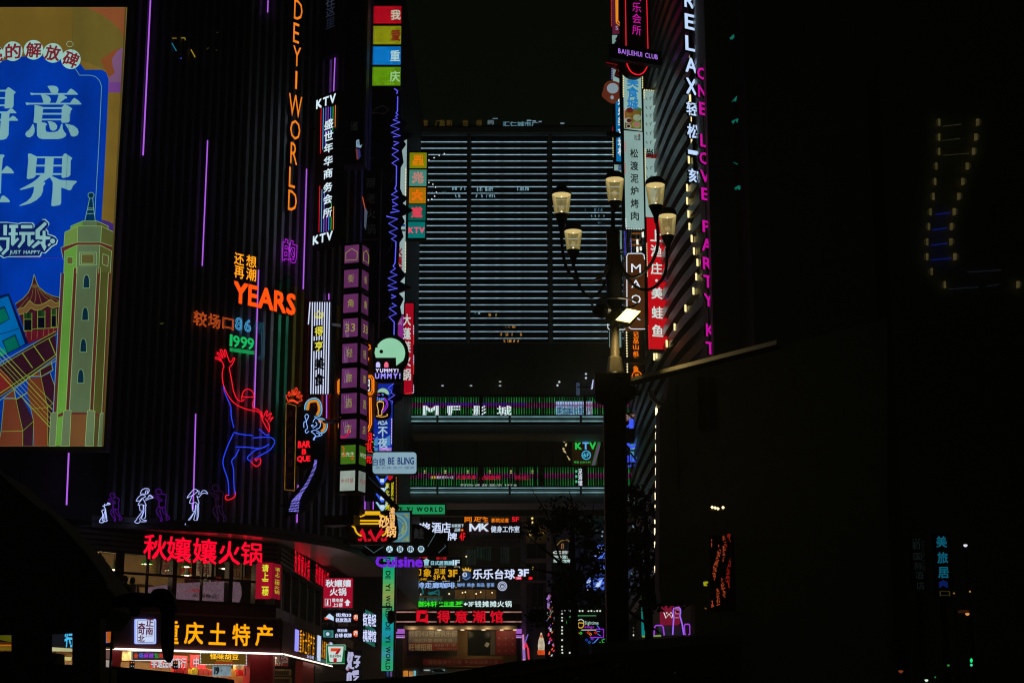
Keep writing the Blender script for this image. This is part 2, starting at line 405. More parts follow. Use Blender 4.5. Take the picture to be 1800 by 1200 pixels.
# first-floor slab and back wall
def inset(pA, pB, depth):  # parallelogram plan going straight back from PF between two along-plane values
    p0 = PF.P(pA, 0, -.25); p1 = PF.P(pB, 0, -.25); return [(p0.x, p0.y), (p1.x, p1.y), (p1.x - PF.n.x * depth, p1.y - PF.n.y * depth), (p0.x - PF.n.x * depth, p0.y - PF.n.y * depth)]
MB(pm(.12, .09, .07, .5)).prism(inset(aL, aR - .3, 7), ZF1 + .1, ZF1 + .3).build('floor_slab', mall)
MB(pm(.26, .18, .09, .6)).pbox(PF, (aL, aR - .3, ZF1 + .3, ZC), -5.5, .2).build('back_wall', mall)
MB(pm(.20, .16, .11, .6)).prism(inset(aL, aR - .3, 5.2), ZC - .25, ZC - .1).build('room_ceiling', mall)
# columns and window frames of the first floor
frm = pm(.03, .03, .03, .4, .3)
for px in (212, 306, 405, 452):
    a = PF.st(px, 1010)[0]; MB(frm).pbox(PF, (a - .09, a + .09, ZW0, ZW1), .05, .28).build('mullion', mall)
for px in (259, 281, 355, 379, 430):
    a = PF.st(px, 1010)[0]; zz = ZW0 if px in (259, 355) else PF.st(px, 1012)[1]; MB(frm).pbox(PF, (a - .03, a + .03, zz, ZW1), .04, .1).build('mullion', mall)
zt = PF.st(330, 1014)[1]; MB(frm).pbox(PF, (aL, aR, zt - .04, zt + .04), .045, .1).build('transom', mall)
MB(frm).pbox(PF, (aL, aR, ZW0 - .02, ZW0 + .08), .06, .12).build('window_sill', mall)
for a, b in zip((160, 212, 259, 306, 355, 405), (212, 259, 306, 355, 405, 452)):
    A, B = PF.st(a, 1010)[0], PF.st(b, 1010)[0]
    MB(glassy(0, 0, 0)).add([PF.P(A, ZW0, -.02), PF.P(B, ZW0, -.02), PF.P(B, ZW1, -.02), PF.P(A, ZW1, -.02)], [(0, 1, 2, 3)]).build('pane', mall)
# side wall first floor (dark shutters, pipes)
MB(pm(.07, .06, .06, .6)).pbox(PS, (0.5, 30, ZF1, ZW1), -.3, .2).build('side_wall', mall)
for i in range(9):
    MB(pm(.2, .2, .2, .5)).pbox(PS, (1.2 + i * 2.6, 1.4 + i * 2.6, ZF1, ZW1), .0, .25).build('pilaster', mall)
# ground floor: open shopfront
MB(pm(.25, .16, .08, .5)).prism(inset(aL, aR - .1, 6), 0, .05).build('shop_floor', mall)
shopb = pm(.75, .48, .20, .5)
MB(shopb).pbox(PF, (aL, aR + .5, .05, ZF0 + .4), -3.2, .2).build('shop_back_wall', mall)
MB(pm(.75, .7, .6, .5)).prism(inset(aL, aR - .1, 3.0), ZF0 + .05, ZF0 + .12).build('shop_ceiling', mall)
redp = pm(.55, .02, .03, .45)
for x0, x1 in ((192, 213), (441, 474)):
    r = PF.rect(x0, 1146, x1, 1210); MB(redp).pbox(PF, (r[0], r[1], 0, ZF0 - .02), -.05, .4).build('pier', mall)
# side ground floor: pier, second bright bay, shutters
def PSa(px, py): return PS.st(px, py)[0]
sb0, sb1, sb2, sb3 = PSa(500, 1180), PSa(512, 1180), PSa(534, 1180), PSa(554, 1180)
MB(redp).pbox(PS, (0, .5, 0, ZF0), -.05, .3).build('pier', mall)
MB(redp).pbox(PS, (sb2, sb3, 0, ZF0), -.05, .3).build('pier', mall)
MB(shopb).pbox(PS, (.5, sb2, 0, ZF0), -1.5, .1).build('shop_back_wall', mall)
for i in range(24):
    MB(pm(.09, .08, .07, .5, .3)).pbox(PS, (sb3 + .1, sb3 + 14, .1 + i * .145, .235 + i * .145), -.02, .03).build('shutter_slat', mall)
MB(pm(.08, .07, .07, .5)).pbox(PS, (sb3, 32, 0, ZF0), -.06, .2).build('side_wall', mall)
# bright LED strip under the fascia
led = em(255, 235, 222, 3.0)
MB(led).tube([PF.P(PF.st(192, 1141)[0], ZF0, .35), PF.P(aR + .1, ZF0, .35)], .03, 6).build('light_strip', mall)
MB(em(255, 225, 205, 2.0)).tube([PS.P(0, ZF0, .35), PS.P(PSa(571, 1161), ZF0, .35)], .03, 6).build('light_strip', mall)

# ------------------------------------------------------------------ centre mall block
YC = 106.0; PC = FP(YC)
cen = thing('mall_block', 'grey mall block closing the end of the street with shop signs on every floor', 'building', at(860, 1100, YC + 10))
cw = pm(.30, .28, .25, .7, 0, .3, .6)
zt = lambda py, Y=YC: at(880, py, Y).z
xl = at(640, 900, YC).x; xr = at(1200, 900, YC).x
MB(cw).box(xl - 12, xr + 8, YC + .6, YC + 30, 0, zt(640)).build('wall', cen)
lite = pm(.20, .18, .14, .7, 0, .2, 1)
# floor bands
for y0, y1 in ((918, 922), (948, 960), (1052, 1061)):
    MB(pm(.6, .58, .54, .6)).box(xl, at(922, y0, YC).x, YC + .1, YC + .7, zt(y1), zt(y0)).build('floor_band', cen)
# entrance: lit soffit and ochre wall
och = pm(.42, .27, .10, .6, 0, .15, 1)
P2 = FP(YC + 5)
MB(pm(.5, .42, .32, .6)).box(at(712, 1103, YC).x, at(908, 1103, YC).x, YC - 1.5, YC + .55, zt(1107), zt(1101)).build('entrance_soffit', cen)
PE = FP(YC + .55)
def slabpx(y0, y1, x0, x1, m, nm, parent, off=0, d=.2, pl=PE): return MB(m).pbox(pl, pl.rect(x0, y0, x1, y1), off, d).build(nm, parent)
slabpx(1107, 1172, 708, 909, och, 'entrance_wall', cen, .05, .1)
slabpx(1107, 1151, 716, 804, pm(.16, .17, .16, .4), 'shop_window', cen, .09, .03)
slabpx(1107, 1151, 822, 862, pm(.02, .03, .03, .2), 'shop_window', cen, .09, .03)
slabpx(1107, 1151, 863, 870, pm(.2, .22, .2, .5), 'pillar', cen, .10, .03)
slabpx(1107, 1151, 871, 908, pm(.28, .03, .03, .5), 'poster_wall', cen, .09, .03)
slabpx(1090, 1190, 694, 708, DARK, 'pillar', cen, .4, .5)
slabpx(1100, 1190, 908, 918, DARK, 'pillar', cen, .4, .5)
slabpx(860, 1200, 915, 925, pm(.7, .68, .62, .6), 'pillar', cen, .5, .5)
slabpx(860, 1100, 960, 969, pm(.7, .66, .6, .6), 'pillar', cen, .4, .4)
for i, px in enumerate((772, 813, 850, 882, 905)):
    p = at(px, 1104, YC - .8); MB(em(255, 230, 180, 2)).box(p.x - .12, p.x + .12, p.y - .1, p.y + .1, zt(1107) - .03, zt(1107) - .005).build('downlight', cen)
for x0, y0, x1, y1 in ((927, 903, 960, 920), (927, 955, 960, 980), (927, 990, 962, 1020), (935, 1025, 955, 1065), (972, 905, 1000, 920), (970, 980, 1010, 1050)):
    w = slabpx(y0, y1, x0, x1, pm(.03, .05, .055, .15, .2), 'window', cen, .12, .12)
    MB(pm(.2, .2, .2, .5)).pbox(PE, PE.rect((x0 + x1) / 2 - .5, y0, (x0 + x1) / 2 + .5, y1), .15, .05).build('window_bar', w)
for y0, y1 in ((896, 903), (923, 930), (982, 989), (1020, 1024)):
    slabpx(y0, y1, 925, 975, pm(.7, .66, .6, .6), 'balcony_band', cen, .3, .3)
for px, py in ((935.5, 910.5), (935.5, 917.5), (944.8, 934), (955, 934), (932.6, 934), (932.6, 939), (936.5, 998)):
    MB(em(255, 210, 120, 1.2)).dot(at(px, py, YC + .2), .09).build('wall_light', cen)
# lit upper-floor windows
for x0, y0, x1, y1, c in ((862, 888, 893, 903, (120, 110, 62)), (790, 887, 892, 902, (34, 36, 26)), (800, 1036, 872, 1052, (70, 48, 24)), (722, 1036, 776, 1052, (20, 22, 18)),
                          (850, 957, 863, 985, (14, 22, 18)), (880, 955, 895, 990, (16, 20, 18)), (838, 958, 848, 982, (16, 30, 24)), (820, 965, 836, 992, (22, 28, 24))):
    w = MB(em(*c, 1, .35, 2.5)).pbox(PE, PE.rect(x0, y0, x1, y1), .06, .03).build('lit_window', cen)
    for i in range(1, 4):
        x = x0 + (x1 - x0) * i / 4; MB(DARK).pbox(PE, PE.rect(x - .5, y0, x + .5, y1), .09, .03).build('window_bar', w)
for px, py in ((789.5, 1043), (813, 1041), (818, 1040), (837, 1043), (845, 1040), (740, 1044), (865, 1041), (865, 893), (868, 897), (872, 895), (866, 899), (876, 893), (801.6, 1033), (830, 1033), (858, 1033), (716, 1033), (743, 1033), (819.5, 977.5)):
    MB(em(255, 226, 170, 1.6)).dot(PE.pt(px, py, .25), .06).build('ceiling_lamp', cen)
# far interior lights seen at street level
for x0, y0, x1, y1, c in ((709, 1178, 717, 1188, (210, 130, 50)), (719, 1179, 726, 1188, (180, 120, 60)), (727, 1178, 731, 1187, (120, 190, 200)), (760, 1176, 782, 1180, (100, 140, 140)), (745, 1176, 756, 1178, (140, 150, 150)),
                          (680, 1179, 683, 1188, (40, 70, 120)), (686, 1179, 689, 1188, (90, 70, 120))):
    MB(em(*c, 1, .3, 3)).pbox(PE, PE.rect(x0, y0, x1, y1), .06, .03).build('lit_window', cen)

# ------------------------------------------------------------------ footbridges
def bridge(name, label, Y, yrail0, yrail1, led_y, g0, g1, phase, holes):
    pl = FP(Y); t = thing(name, label, 'footbridge', at(880, g1, Y), 'footbridges across the street')
    conc = pm(.42, .38, .35, .7, 0, .2, 1.2)
    x0, x1 = 655, 1135
    r = pl.rect(x0, g0, x1, g1); MB(conc).pbox(pl, r, 0, 3.0).build('girder', t)
    r2 = pl.rect(x0, led_y[0] + 2, x1, led_y[1] - 2); MB(conc).pbox(pl, r2, .02, .3).build('edge_beam', t)
    r3 = pl.rect(x0, yrail1 + 1, x1, led_y[0] - 2); MB(DARK).pbox(pl, r3, .0, 3.0).build('deck', t)
    ledm = em(120, 165, 172, 1, .25, 1.5)
    xs = [690, 769, 896, 1021, 1065, 1125]
    for yy in led_y:
        for a, b in ((xs[0], xs[1] - 2), (xs[1] + 2, xs[2] - 2), (xs[2] + 2, xs[3] - 2), (xs[3] + 2, xs[4])):
            MB(ledm).pbox(pl, pl.rect(a, yy - .7, b, yy + .7), .12, .06).build('light_strip', t)
    for xx in (769, 896, 1021): MB(conc).pbox(pl, pl.rect(xx - 1.5, led_y[0] - 3, xx + 1.5, led_y[1] + 3), .10, .3).build('bracket', t)
    MB(DARK).pbox(pl, pl.rect(x0, yrail0 - 3.5, x1, yrail0 - 1), .02, .06).build('handrail', t)
    for xx in (845, 1028): MB(pm(.2, .17, .15)).pbox(pl, pl.rect(xx - 2, yrail0 - 4, xx + 2, led_y[0] - 3), .06, .1).build('rail_post', t)
    gr = em(16, 118, 48, 1, .4, 9, True); mg = em(122, 28, 92, 1, .4, 9, True)
    base = None; sp_ = 4.45; n = int((1125 - 690) / sp_)
    for i in range(n):
        x = 690 + i * sp_ + phase
        if abs(x - 845) < 3 or abs(x - 1028) < 3 or 1063 < x < 1103: continue
        if any(h0 < x < h1 for h0, h1 in holes) and i % 3: continue
        if base is None:
            H = pl.st(x, yrail0)[1] - pl.st(x, yrail1)[1]; z0 = pl.st(x, yrail1)[1]; xw = pl.st(x, (yrail0 + yrail1) / 2)[0]
            b = MB(jitter(gr, .5, 1.2)); w = .019
            b.pbox(pl, (xw - w, xw + w, z0, z0 + H * .38), .04, .05); b.use(mg).pbox(pl, (xw - w, xw + w, z0 + H * .38, z0 + H * .68), .04, .05); b.use(gr).pbox(pl, (xw - w, xw + w, z0 + H * .68, z0 + H), .04, .05)
            base = b.build('baluster', t); bx_ = xw
        else:
            o = base.copy(); S.collection.objects.link(o); o.parent = t
            o.location = Vector(base.location) + Vector((pl.st(x, (yrail0 + yrail1) / 2)[0] - bx_, 0, 0))
    return t, pl
b1, pB1 = bridge('footbridge', 'upper covered footbridge with green and magenta light balusters and a cinema sign', 94.0, 698, 728, (732.5, 740.5), 746, 762, 0, [(700, 702)])
b2, pB2 = bridge('footbridge', 'lower covered footbridge with green and magenta light balusters above the green lettered box', 94.0, 821, 853, (857.5, 865.5), 868, 884, 1.5, [(908, 912), (940, 955)])
# back rooms behind the bridges
bk = thing('arcade_gallery', 'dim gallery with columns behind the footbridges', 'building', at(880, 880, 99))
pG = FP(99.0)
MB(pm(.25, .23, .18, .7)).pbox(pG, pG.rect(600, 600, 1170, 905), -.5, .4).build('wall', bk)
for px in (700, 770, 835, 925, 970, 990): MB(pm(.14, .13, .10, .7)).pbox(pG, pG.rect(px, 765, px + 4, 820), -.3, .2).build('pillar', bk)
for px, py in ((727, 678), (778, 678), (828, 678), (879, 678), (728, 678), (879, 671)):
    MB(em(190, 200, 200, 1)).pbox(pG, pG.rect(px - 2, py - .7, px + 2, py + .7), .1, .05).build('ceiling_lamp', bk)
for px, py in ((983, 671), (980, 677), (1030, 664), (1030, 657)): MB(em(200, 215, 225, 1)).dot(pG.pt(px, py, .1), .08).build('ceiling_lamp', bk)
MB(em(175, 190, 225, 1.2)).flat(pG, [(1042, 667), (1043.5, 667), (1042, 683), (1038.5, 684)], .2).build('light_panel', bk)
MB(em(50, 62, 82, 1)).pbox(pG, pG.rect(1013, 673, 1019, 697), .1, .1).build('glass_strip', bk)
for p in ([(1012, 665), (1028, 680)], [(1042, 665), (1028, 680)], [(1015, 680), (1040, 680)]):
    MB(pm(.25, .3, .35)).neon(pG, p, .2, .05).build('truss_bar', bk)
for px0, px1 in ((935, 938), (952, 955)): MB(pm(.3, .25, .12)).pbox(pG, pG.rect(px0, 777, px1, 815), .0, .1).build('door_jamb', bk)

# ------------------------------------------------------------------ LED louvre screen
PL = FP(100.0)
scr = thing('louvre_screen', 'large horizontal louvre screen with pale blue light strips above the footbridges', 'light screen', at(890, 612, 100.3))
frmm = pm(.8, .74, .68, .7, 0, .2, 1)
MB(frmm).pbox(PL, PL.rect(640, 226, 1100, 236), .25, .6).build('top_beam', scr)
MB(pm(.45, .45, .42, .6)).pbox(PL, PL.rect(700, 236.5, 1080, 239), .2, .2).build('top_flange', scr)
MB(frmm).pbox(PL, PL.rect(640, 603, 1100, 613), .25, .6).build('bottom_beam', scr)
MB(pm(.45, .42, .38, .6)).pbox(PL, PL.rect(640, 613.6, 1100, 615), .3, .3).build('bottom_flange', scr)
for px0, px1 in ((820.5, 826.5), (964.5, 970.5)):
    a = PL.st((px0 + px1) / 2, 420)[0]; z1, z0 = PL.st(890, 236)[1], PL.st(890, 603)[1]
    MB(frmm).pbox(PL, (a - .105, a + .105, z0, z1), .2, .3).build('post', scr)
cols = ((716, 820.5), (827.5, 962.5), (970.8, 1100))
strip = jitter(em(146, 180, 196, 1, .45, 2.2, True), .7, 1.12); slat = pm(.03, .035, .04, .35, .3)
N = 31; zt_, zb_ = PL.st(890, 250.4)[1], PL.st(890, 595)[1]
pr = []
for c0, c1 in cols:
    A, B = PL.st(c0, 420)[0], PL.st(c1, 420)[0]
    z = zt_
    s0 = MB(strip).pbox(PL, (A + .02, B - .02, z - .024, z + .024), .1, .04).build('light_strip', scr)
    s1 = MB(slat).pbox(PL, (A + .02, B - .02, z - .30, z - .04), .05, .08).build('louvre_blade', scr)
    for i in range(1, N):
        for o in (s0, s1):
            c = o.copy(); S.collection.objects.link(c); c.parent = scr; c.location = Vector(o.location) + Vector((0, 0, (zb_ - zt_) * i / (N - 1)))
MB(pm(.03, .035, .04, .25, .1)).pbox(PL, PL.rect(655, 236, 1130, 603), -.3, 1.2).build('backing_wall', scr)
# glints: reflections painted as glowing patches between the blades
glc = [(120, 160, 175), (60, 90, 105), (150, 110, 40), (180, 120, 50)]
random.seed(3)
for x0, x1, y0, y1, n, c in ((795, 820, 329, 334, 6, 0), (836, 870, 329, 336, 9, 0), (897, 928, 329, 335, 8, 0), (836, 868, 342, 347, 10, 0), (795, 815, 342, 347, 4, 0), (1027, 1075, 366, 372, 6, 1), (1038, 1062, 378, 381, 6, 0), (1048, 1060, 390, 393, 3, 1), (832, 845, 549, 552, 3, 0), (855, 880, 551, 556, 5, 2), (885, 905, 573, 576, 5, 3), (880, 918, 585, 590, 7, 3), (878, 918, 597, 602, 7, 3), (729, 740, 548, 550, 2, 2), (715, 735, 437, 439, 4, 1), (750, 800, 336, 340, 4, 1)):
    mb = MB(em(*glc[c], .8, .4, 6))
    for i in range(n):
        x = random.uniform(x0, x1); w = random.uniform(.8, 2.6); k = random.uniform(-1.5, 1.5)
        mb.flat(PL, [(x, y0), (x + w, y0), (x + w + k, y1), (x + k, y1)], .08)
    mb.build('reflection_glint' if False else 'backlit_slot', scr)
# roof sign bits above the screen: glass reflections painted as glowing letters
mb = MB(em(52, 42, 16, 1, .4, 4))
tz = thing('rooftop_sign', 'dim yellow lettering glimpsed along the roof edge above the louvre screen', 'sign', at(850, 224, 103))
PT = FP(103.0)
for i, (x, ch) in enumerate(((733, '门'), (747, '意'), (770, '广'), (777, '重'), (790, '新'), (818, '世'), (842, '得'))):
    text(PT, ch, (x - 5, 211, x + 5, 221), em(60, 46, 14, 1, .4, 4), tz, .1, .02)
text(PT, '购', (857, 211, 868, 219), em(90, 110, 115), tz, .1, .03)
tz2 = thing('rooftop_sign', 'pale blue broken lettering at the middle of the roof edge above the louvre screen', 'sign', at(910, 224, 103))
text(PT, '汇仁城市广', (884, 214, 946, 222), em(95, 135, 150, 1, .4, 4), tz2, .1, .02)
mb = MB(em(120, 150, 165, 1))
for x0, y0, x1, y1 in ((866, 208, 875, 209), (926, 211, 934, 213), (936, 212, 942, 214), (947, 213, 952, 215), (985, 216, 992, 218)): mb.flat(PT, R4(x0, y0, x1, y1), .1)
mb.build('light_dash', tz2)
mb = MB(DARK); mb.pbox(PT, PT.rect(700, 220, 1080, 226), 0, .2); mb.build('mounting_rail', tz2)

# ------------------------------------------------------------------ right curved building
rb = thing('curved_building', 'dark curved tower with stacked metal ledges behind the RELAX letters on the right', 'building', at(1250, 900, 84))
arc = [(1108, 104), (1118, 96), (1130, 88), (1145, 81), (1165, 74.5), (1190, 69), (1220, 64.5), (1255, 61), (1300, 57.5), (1330, 56)]
axy = [tuple(at(x, 700, Y)[:2]) for x, Y in arc]; axy = catmull(axy, 4)
far = [(axy[-1][0] + 2, 75), (axy[0][0] + 2, 150)]
MB(pm(.10, .10, .10, .6, .1)).prism(axy + far, 0, 42).build('wall', rb)
ledm = pm(.30, .29, .28, .38, .4, .2, 2)
def ledge(z, w, h):
    mb = MB(ledm); n = len(axy); pts = []
    for i in range(n):
        p = Vector(axy[i]); d = (Vector(axy[min(i + 1, n - 1)]) - Vector(axy[max(i - 1, 0)])).normalized(); q = p + Vector((-d.y, d.x)) * w * (1 if (-d.y) < 0 else 1)
        pts.append((p, p - Vector((-d.y, d.x)) * -w if False else q))
    # make sure it goes outward (towards the street / camera)
    if (pts[10][1] - pts[10][0]).dot(Vector((-1, -1))) < 0: pts = [(p, p * 2 - q) for p, q in pts]
    for (p, q), (p2, q2) in zip(pts, pts[1:]):
        mb.hexa([(p.x, p.y, z), (p.x, p.y, z + h), (p2.x, p2.y, z + h), (p2.x, p2.y, z), (q.x, q.y, z - .12), (q.x, q.y, z + h - .2), (q2.x, q2.y, z + h - .2), (q2.x, q2.y, z - .12)])
    return mb
axy = axy[:33]
l0 = ledge(7.0, .55, .5).build('ledge', rb)
for i in range(1, 40):
    o = l0.copy(); S.collection.objects.link(o); o.parent = rb; o.location = Vector(l0.location) + Vector((0, 0, i * .82))
warm = em(214, 190, 120, 1.0)
for x, y in ((1153, 725), (1153, 747), (1153, 767.5), (1153, 788), (1153, 808.5), (1153, 829.5), (1153, 852), (1152, 873), (1152, 894), (1151, 915), (1151, 935), (1151, 958), (1151, 978), (1151.5, 1000)):
    MB(em(255, 236, 186, 2.0)).pbox(FP(73), FP(73).rect(x - 1.8, y - 6, x + 1.8, y + 6), .3, .1).build('wall_lamp', rb)
def warmlamp(x, y, Y, w=9):
    pl = Plane(x, y, Y, -25)
    l = MB(em(250, 228, 160, 1.3)).pbox(pl, pl.rect(x - 1, y - 6, x + 1.2, y + 6), .2, .1).build('wall_lamp', rb)
    MB(pm(.85, .8, .6, .7)).flat(pl, [(x + 1.5, y - 5.5), (x + w, y - 7), (x + w - 1, y + 3), (x + 1.5, y + 6)], .1).build('lamp_niche', l)
for x, y, Y in ((1210, 332, 65), (1210, 355, 65), (1212, 378, 65), (1214, 400, 65), (1218, 421, 64.5), (1222, 443, 64), (1228, 463, 63.5), (1226, 488, 63.5), (1221, 513, 64), (1207, 543, 66), (1188, 576, 68.5), (1216, 18, 64.5), (1216, 60, 64.5), (1216, 100, 64.5), (1215, 175, 64.5), (1218, 210, 64.5), (1218, 250, 64.5), (1213, 283, 64.5), (1174, 605, 70), (1152, 628, 75), (1156, 625, 74)):
    warmlamp(x, y, Y - 3, 10)
for y in (0, 30, 55, 90, 120): MB(em(60, 56, 34)).pbox(FP(66), FP(66).rect(1181, y, 1182.5, y + 14), .2, .1).build('wall_lamp', rb)

# far dark tower on the right with lit reveals
tw = thing('far_tower', 'unlit far tower with rows of pale window reveals at the right', 'building', at(1690, 1000, 125))
PW = FP(120.0)
MB(pm(.5, .5, .45, .9)).box(at(1560, 400, 120).x, at(1900, 400, 120).x, 120.4, 140, 0, 60).build('wall', tw)
for i, (xa, xb, y) in enumerate(((1653, 1716, 215), (1653, 1713, 241), (1653, 1709, 266), (1648, 1698, 292), (1646, 1690, 319), (1643, 1683, 345), (1638, 1675, 372), (1635, 1670, 398), (1632, 1669, 425), (1632, 1676, 451), (1640, None, 477), (1663, 1787, 500))):
    for x, d in ((xa, -1), (xb, 1)):
        if x is None: continue
        wd = 9 if d > 0 else 7
        w = MB(em(74, 66, 36, .8, .3, 1.2)).solid(PW, [(x - 0, y - 6), (x + d * wd * .6, y - 6), (x + d * wd * .6, y + 5), (x, y + 6)][::(1 if d > 0 else -1)], .1, .1).build('lit_reveal', tw)
        MB(em(30, 28, 16, .8, .25, 1.2)).solid(PW, [(x + d * wd * .6, y - 6), (x + d * wd, y - 4), (x + d * wd, y + 3), (x + d * wd * .6, y + 5)][::(1 if d > 0 else -1)], .1, .1).build('lit_reveal', tw)
for x0, x1, y, c in ((1644, 1671, 375, 1), (1639, 1666, 402, 1), (1637, 1665, 429, 1), (1636, 1672, 455, 1), (1658, 1690, 220, 0), (1658, 1688, 245, 0), (1658, 1704, 271, 0), (1667, 1720, 506, 2), (1700, 1760, 476, 2), (1736, 1757, 501, 2)):
    MB(em(*((40, 38, 24), (10, 24, 110), (20, 24, 34))[c], 1, .4, 4)).solid(PW, [(x0, y + 1.5), (x1, y - 2.2), (x1, y - 1), (x0, y + 2.6)], .1, .05).build('light_strip', tw)
# ================================================================== LEFT SIDE SIGNS
# ---- backlit billboard
BB = FP(49.0)
bb = thing('billboard', 'huge backlit billboard with blue panel, white characters and a drawn clock-less tower on yellow ground', 'billboard', at(60, 790, 49.2))
bb['label'] = 'huge backlit billboard with blue panel, large pale characters and a drawn stone tower'
rB = BB.rect(-330, 13, 201.5, 784); a1 = BB.st(201.5, 399)[0]
MB(BLACK).pbox(BB, (rB[0] - .1, a1 + .12, rB[2] - .12, rB[3] + .1), -.02, .5).build('case', bb)
MB(em(112, 90, 34, 1, .28, .8, True, .5)).pbox(BB, (rB[0], a1, rB[2], rB[3]), 0, .02).build('face_panel', bb)
q = [0]
class Art(MB):
    def L(s, col, pts, var=.2):
        q[0] += 1; s.use(em(*col, 1, var, .8, True, .5)).flat(BB, pts, .004 + q[0] * .0022); return s
    def N(s, col, pts, w=1.0, closed=False):
        q[0] += 1; s.use(em(*col, 1, .1, .8, True, .5)).ribbon(BB, pts, w, .004 + q[0] * .0022, closed); return s
def clipx(pts):  # keep print inside the panel's right edge
    out = []
    for x, y in pts:
        e = 222.6 - (y - 13) * (222.6 - 180.4) / 771; out.append((min(x, e), min(y, 783.5)))
    return out
A = Art()
A.L((124, 70, 38), clipx([(152, 14), (224, 14), (221, 72), (210, 52), (195, 38), (175, 24)]))
A.L((104, 84, 30), [(-300, 14), (128, 14), (126, 110), (-300, 110)])
A.L((96, 84, 34), clipx([(128, 14), (152, 14), (175, 24), (195, 38), (210, 52), (222, 72), (222, 130), (190, 125), (126, 100)]))
A.L((118, 66, 34), clipx([(176, 106), (200, 88), (222, 84), (222, 150), (196, 150), (188, 128)]))
A.L((112, 78, 112), clipx([(222, 81), (206, 90), (197, 104), (198, 116), (202, 128), (192, 136), (190, 150), (190, 163), (216, 163)]))
A.L((106, 60, 128), clipx([(192, 145), (217, 145), (217, 163), (190, 163)]))
A.L((62, 38, 112), clipx([(178, 386), (190, 389), (202, 395), (202, 470), (190, 480)]))
A.L((0, 50, 158), [(-320, 132), (-100, 118), (-20, 106), (0, 108), (60, 96), (120, 108), (140, 111), (149, 123), (179, 123), (187, 128), (191, 140), (188, 210), (183.5, 300), (178, 395), (160, 783), (-320, 783)], .30)
A.N((110, 160, 140), [(131, 120), (136, 126), (139.5, 132.5), (158, 132.5), (168, 135), (175, 142), (178.5, 152), (176.5, 200), (173.5, 260), (170, 320), (166, 388)], .9)
# row of pale discs
for cx, cy_ in ((-10, 97), (22.5, 90.5), (59, 88), (93, 93.5), (124.5, 104.5)):
    q[0] += 1; A.use(em(152, 196, 186, 1, .1, .8)).disc(BB, cx, cy_, 17.3, 17.3, .004 + q[0] * .0022, 26)
A.N((150, 185, 150), [(117 + 0, 78), (118, 75), (121, 73), (125, 73), (128, 76), (128.5, 79), (126, 82), (121, 82.5), (118, 81)], .8, True)
c2 = lambda p: T(0, 140, 8, p); c3 = lambda p: T(0, 260, 8, p)
WC = (116, 166, 172)
for p in ([(663, 95), (700, 88), (760, 88), (800, 100), (822, 130), (820, 170), (808, 190), (720, 190), (700, 150), (680, 115)],
          [(423, 184), (470, 192), (940, 192), (985, 135), (1003, 128), (1050, 160), (1097, 205), (1090, 214), (480, 214), (437, 222)],
          [(572, 212), (630, 214), (690, 235), (715, 275), (710, 310), (695, 330), (612, 330), (600, 280), (585, 240)],
          [(825, 214), (885, 214), (945, 250), (940, 265), (915, 270), (840, 330), (785, 330), (805, 285)],
          [(357, 320), (420, 329), (985, 329), (1030, 268), (1048, 258), (1100, 292), (1147, 345), (1140, 352), (420, 352), (370, 360)],
          [(487, 358), (540, 368), (615, 390), (605, 430), (600, 470), (590, 550), (585, 600), (520, 612), (490, 612), (470, 600), (480, 520)],
          [(870, 388), (910, 348), (960, 370), (1020, 410), (995, 440), (985, 500), (982, 585), (960, 605), (880, 610), (860, 600), (866, 500)],
          R4(600, 390, 870, 414), R4(598, 470, 868, 494), R4(590, 552, 864, 574),
          [(460, 622), (475, 640), (488, 690), (485, 740), (460, 790), (415, 816), (375, 805), (353, 770), (370, 735), (410, 705), (440, 660)],
          [(520, 602), (585, 598), (640, 610), (665, 630), (642, 655), (640, 700), (655, 735), (700, 740), (770, 738), (810, 725), (840, 690), (862, 625), (880, 625), (882, 690), (905, 735), (935, 770), (920, 800), (880, 825), (820, 838), (600, 838), (550, 825), (522, 790), (518, 700)],
          [(667, 585), (720, 588), (775, 610), (805, 650), (800, 690), (775, 715), (740, 722), (710, 705), (698, 670), (685, 620)],
          [(912, 622), (970, 630), (1040, 650), (1090, 690), (1107, 740), (1090, 785), (1040, 804), (1000, 795), (980, 745), (955, 690)],
          R4(-400, 146, 80, 170), [(78, 150), (110, 110), (130, 110), (225, 180), (195, 210), (190, 370), (180, 395), (150, 402), (80, 408), (63, 400), (70, 260)], R4(-400, 250, 74, 272), R4(-400, 352, 68, 375),
          [(-400, 450), (98, 450), (150, 402), (175, 410), (232, 465), (225, 475), (-400, 475)], [(20, 473), (135, 473), (128, 578), (120, 780), (90, 830), (40, 848), (-60, 850), (-60, 800), (0, 720), (10, 600)],
          [(130, 548), (180, 508), (215, 525), (255, 570), (248, 580), (-400, 580), (-400, 556), (130, 556)]):
    A.L(WC, c2(p), .10)
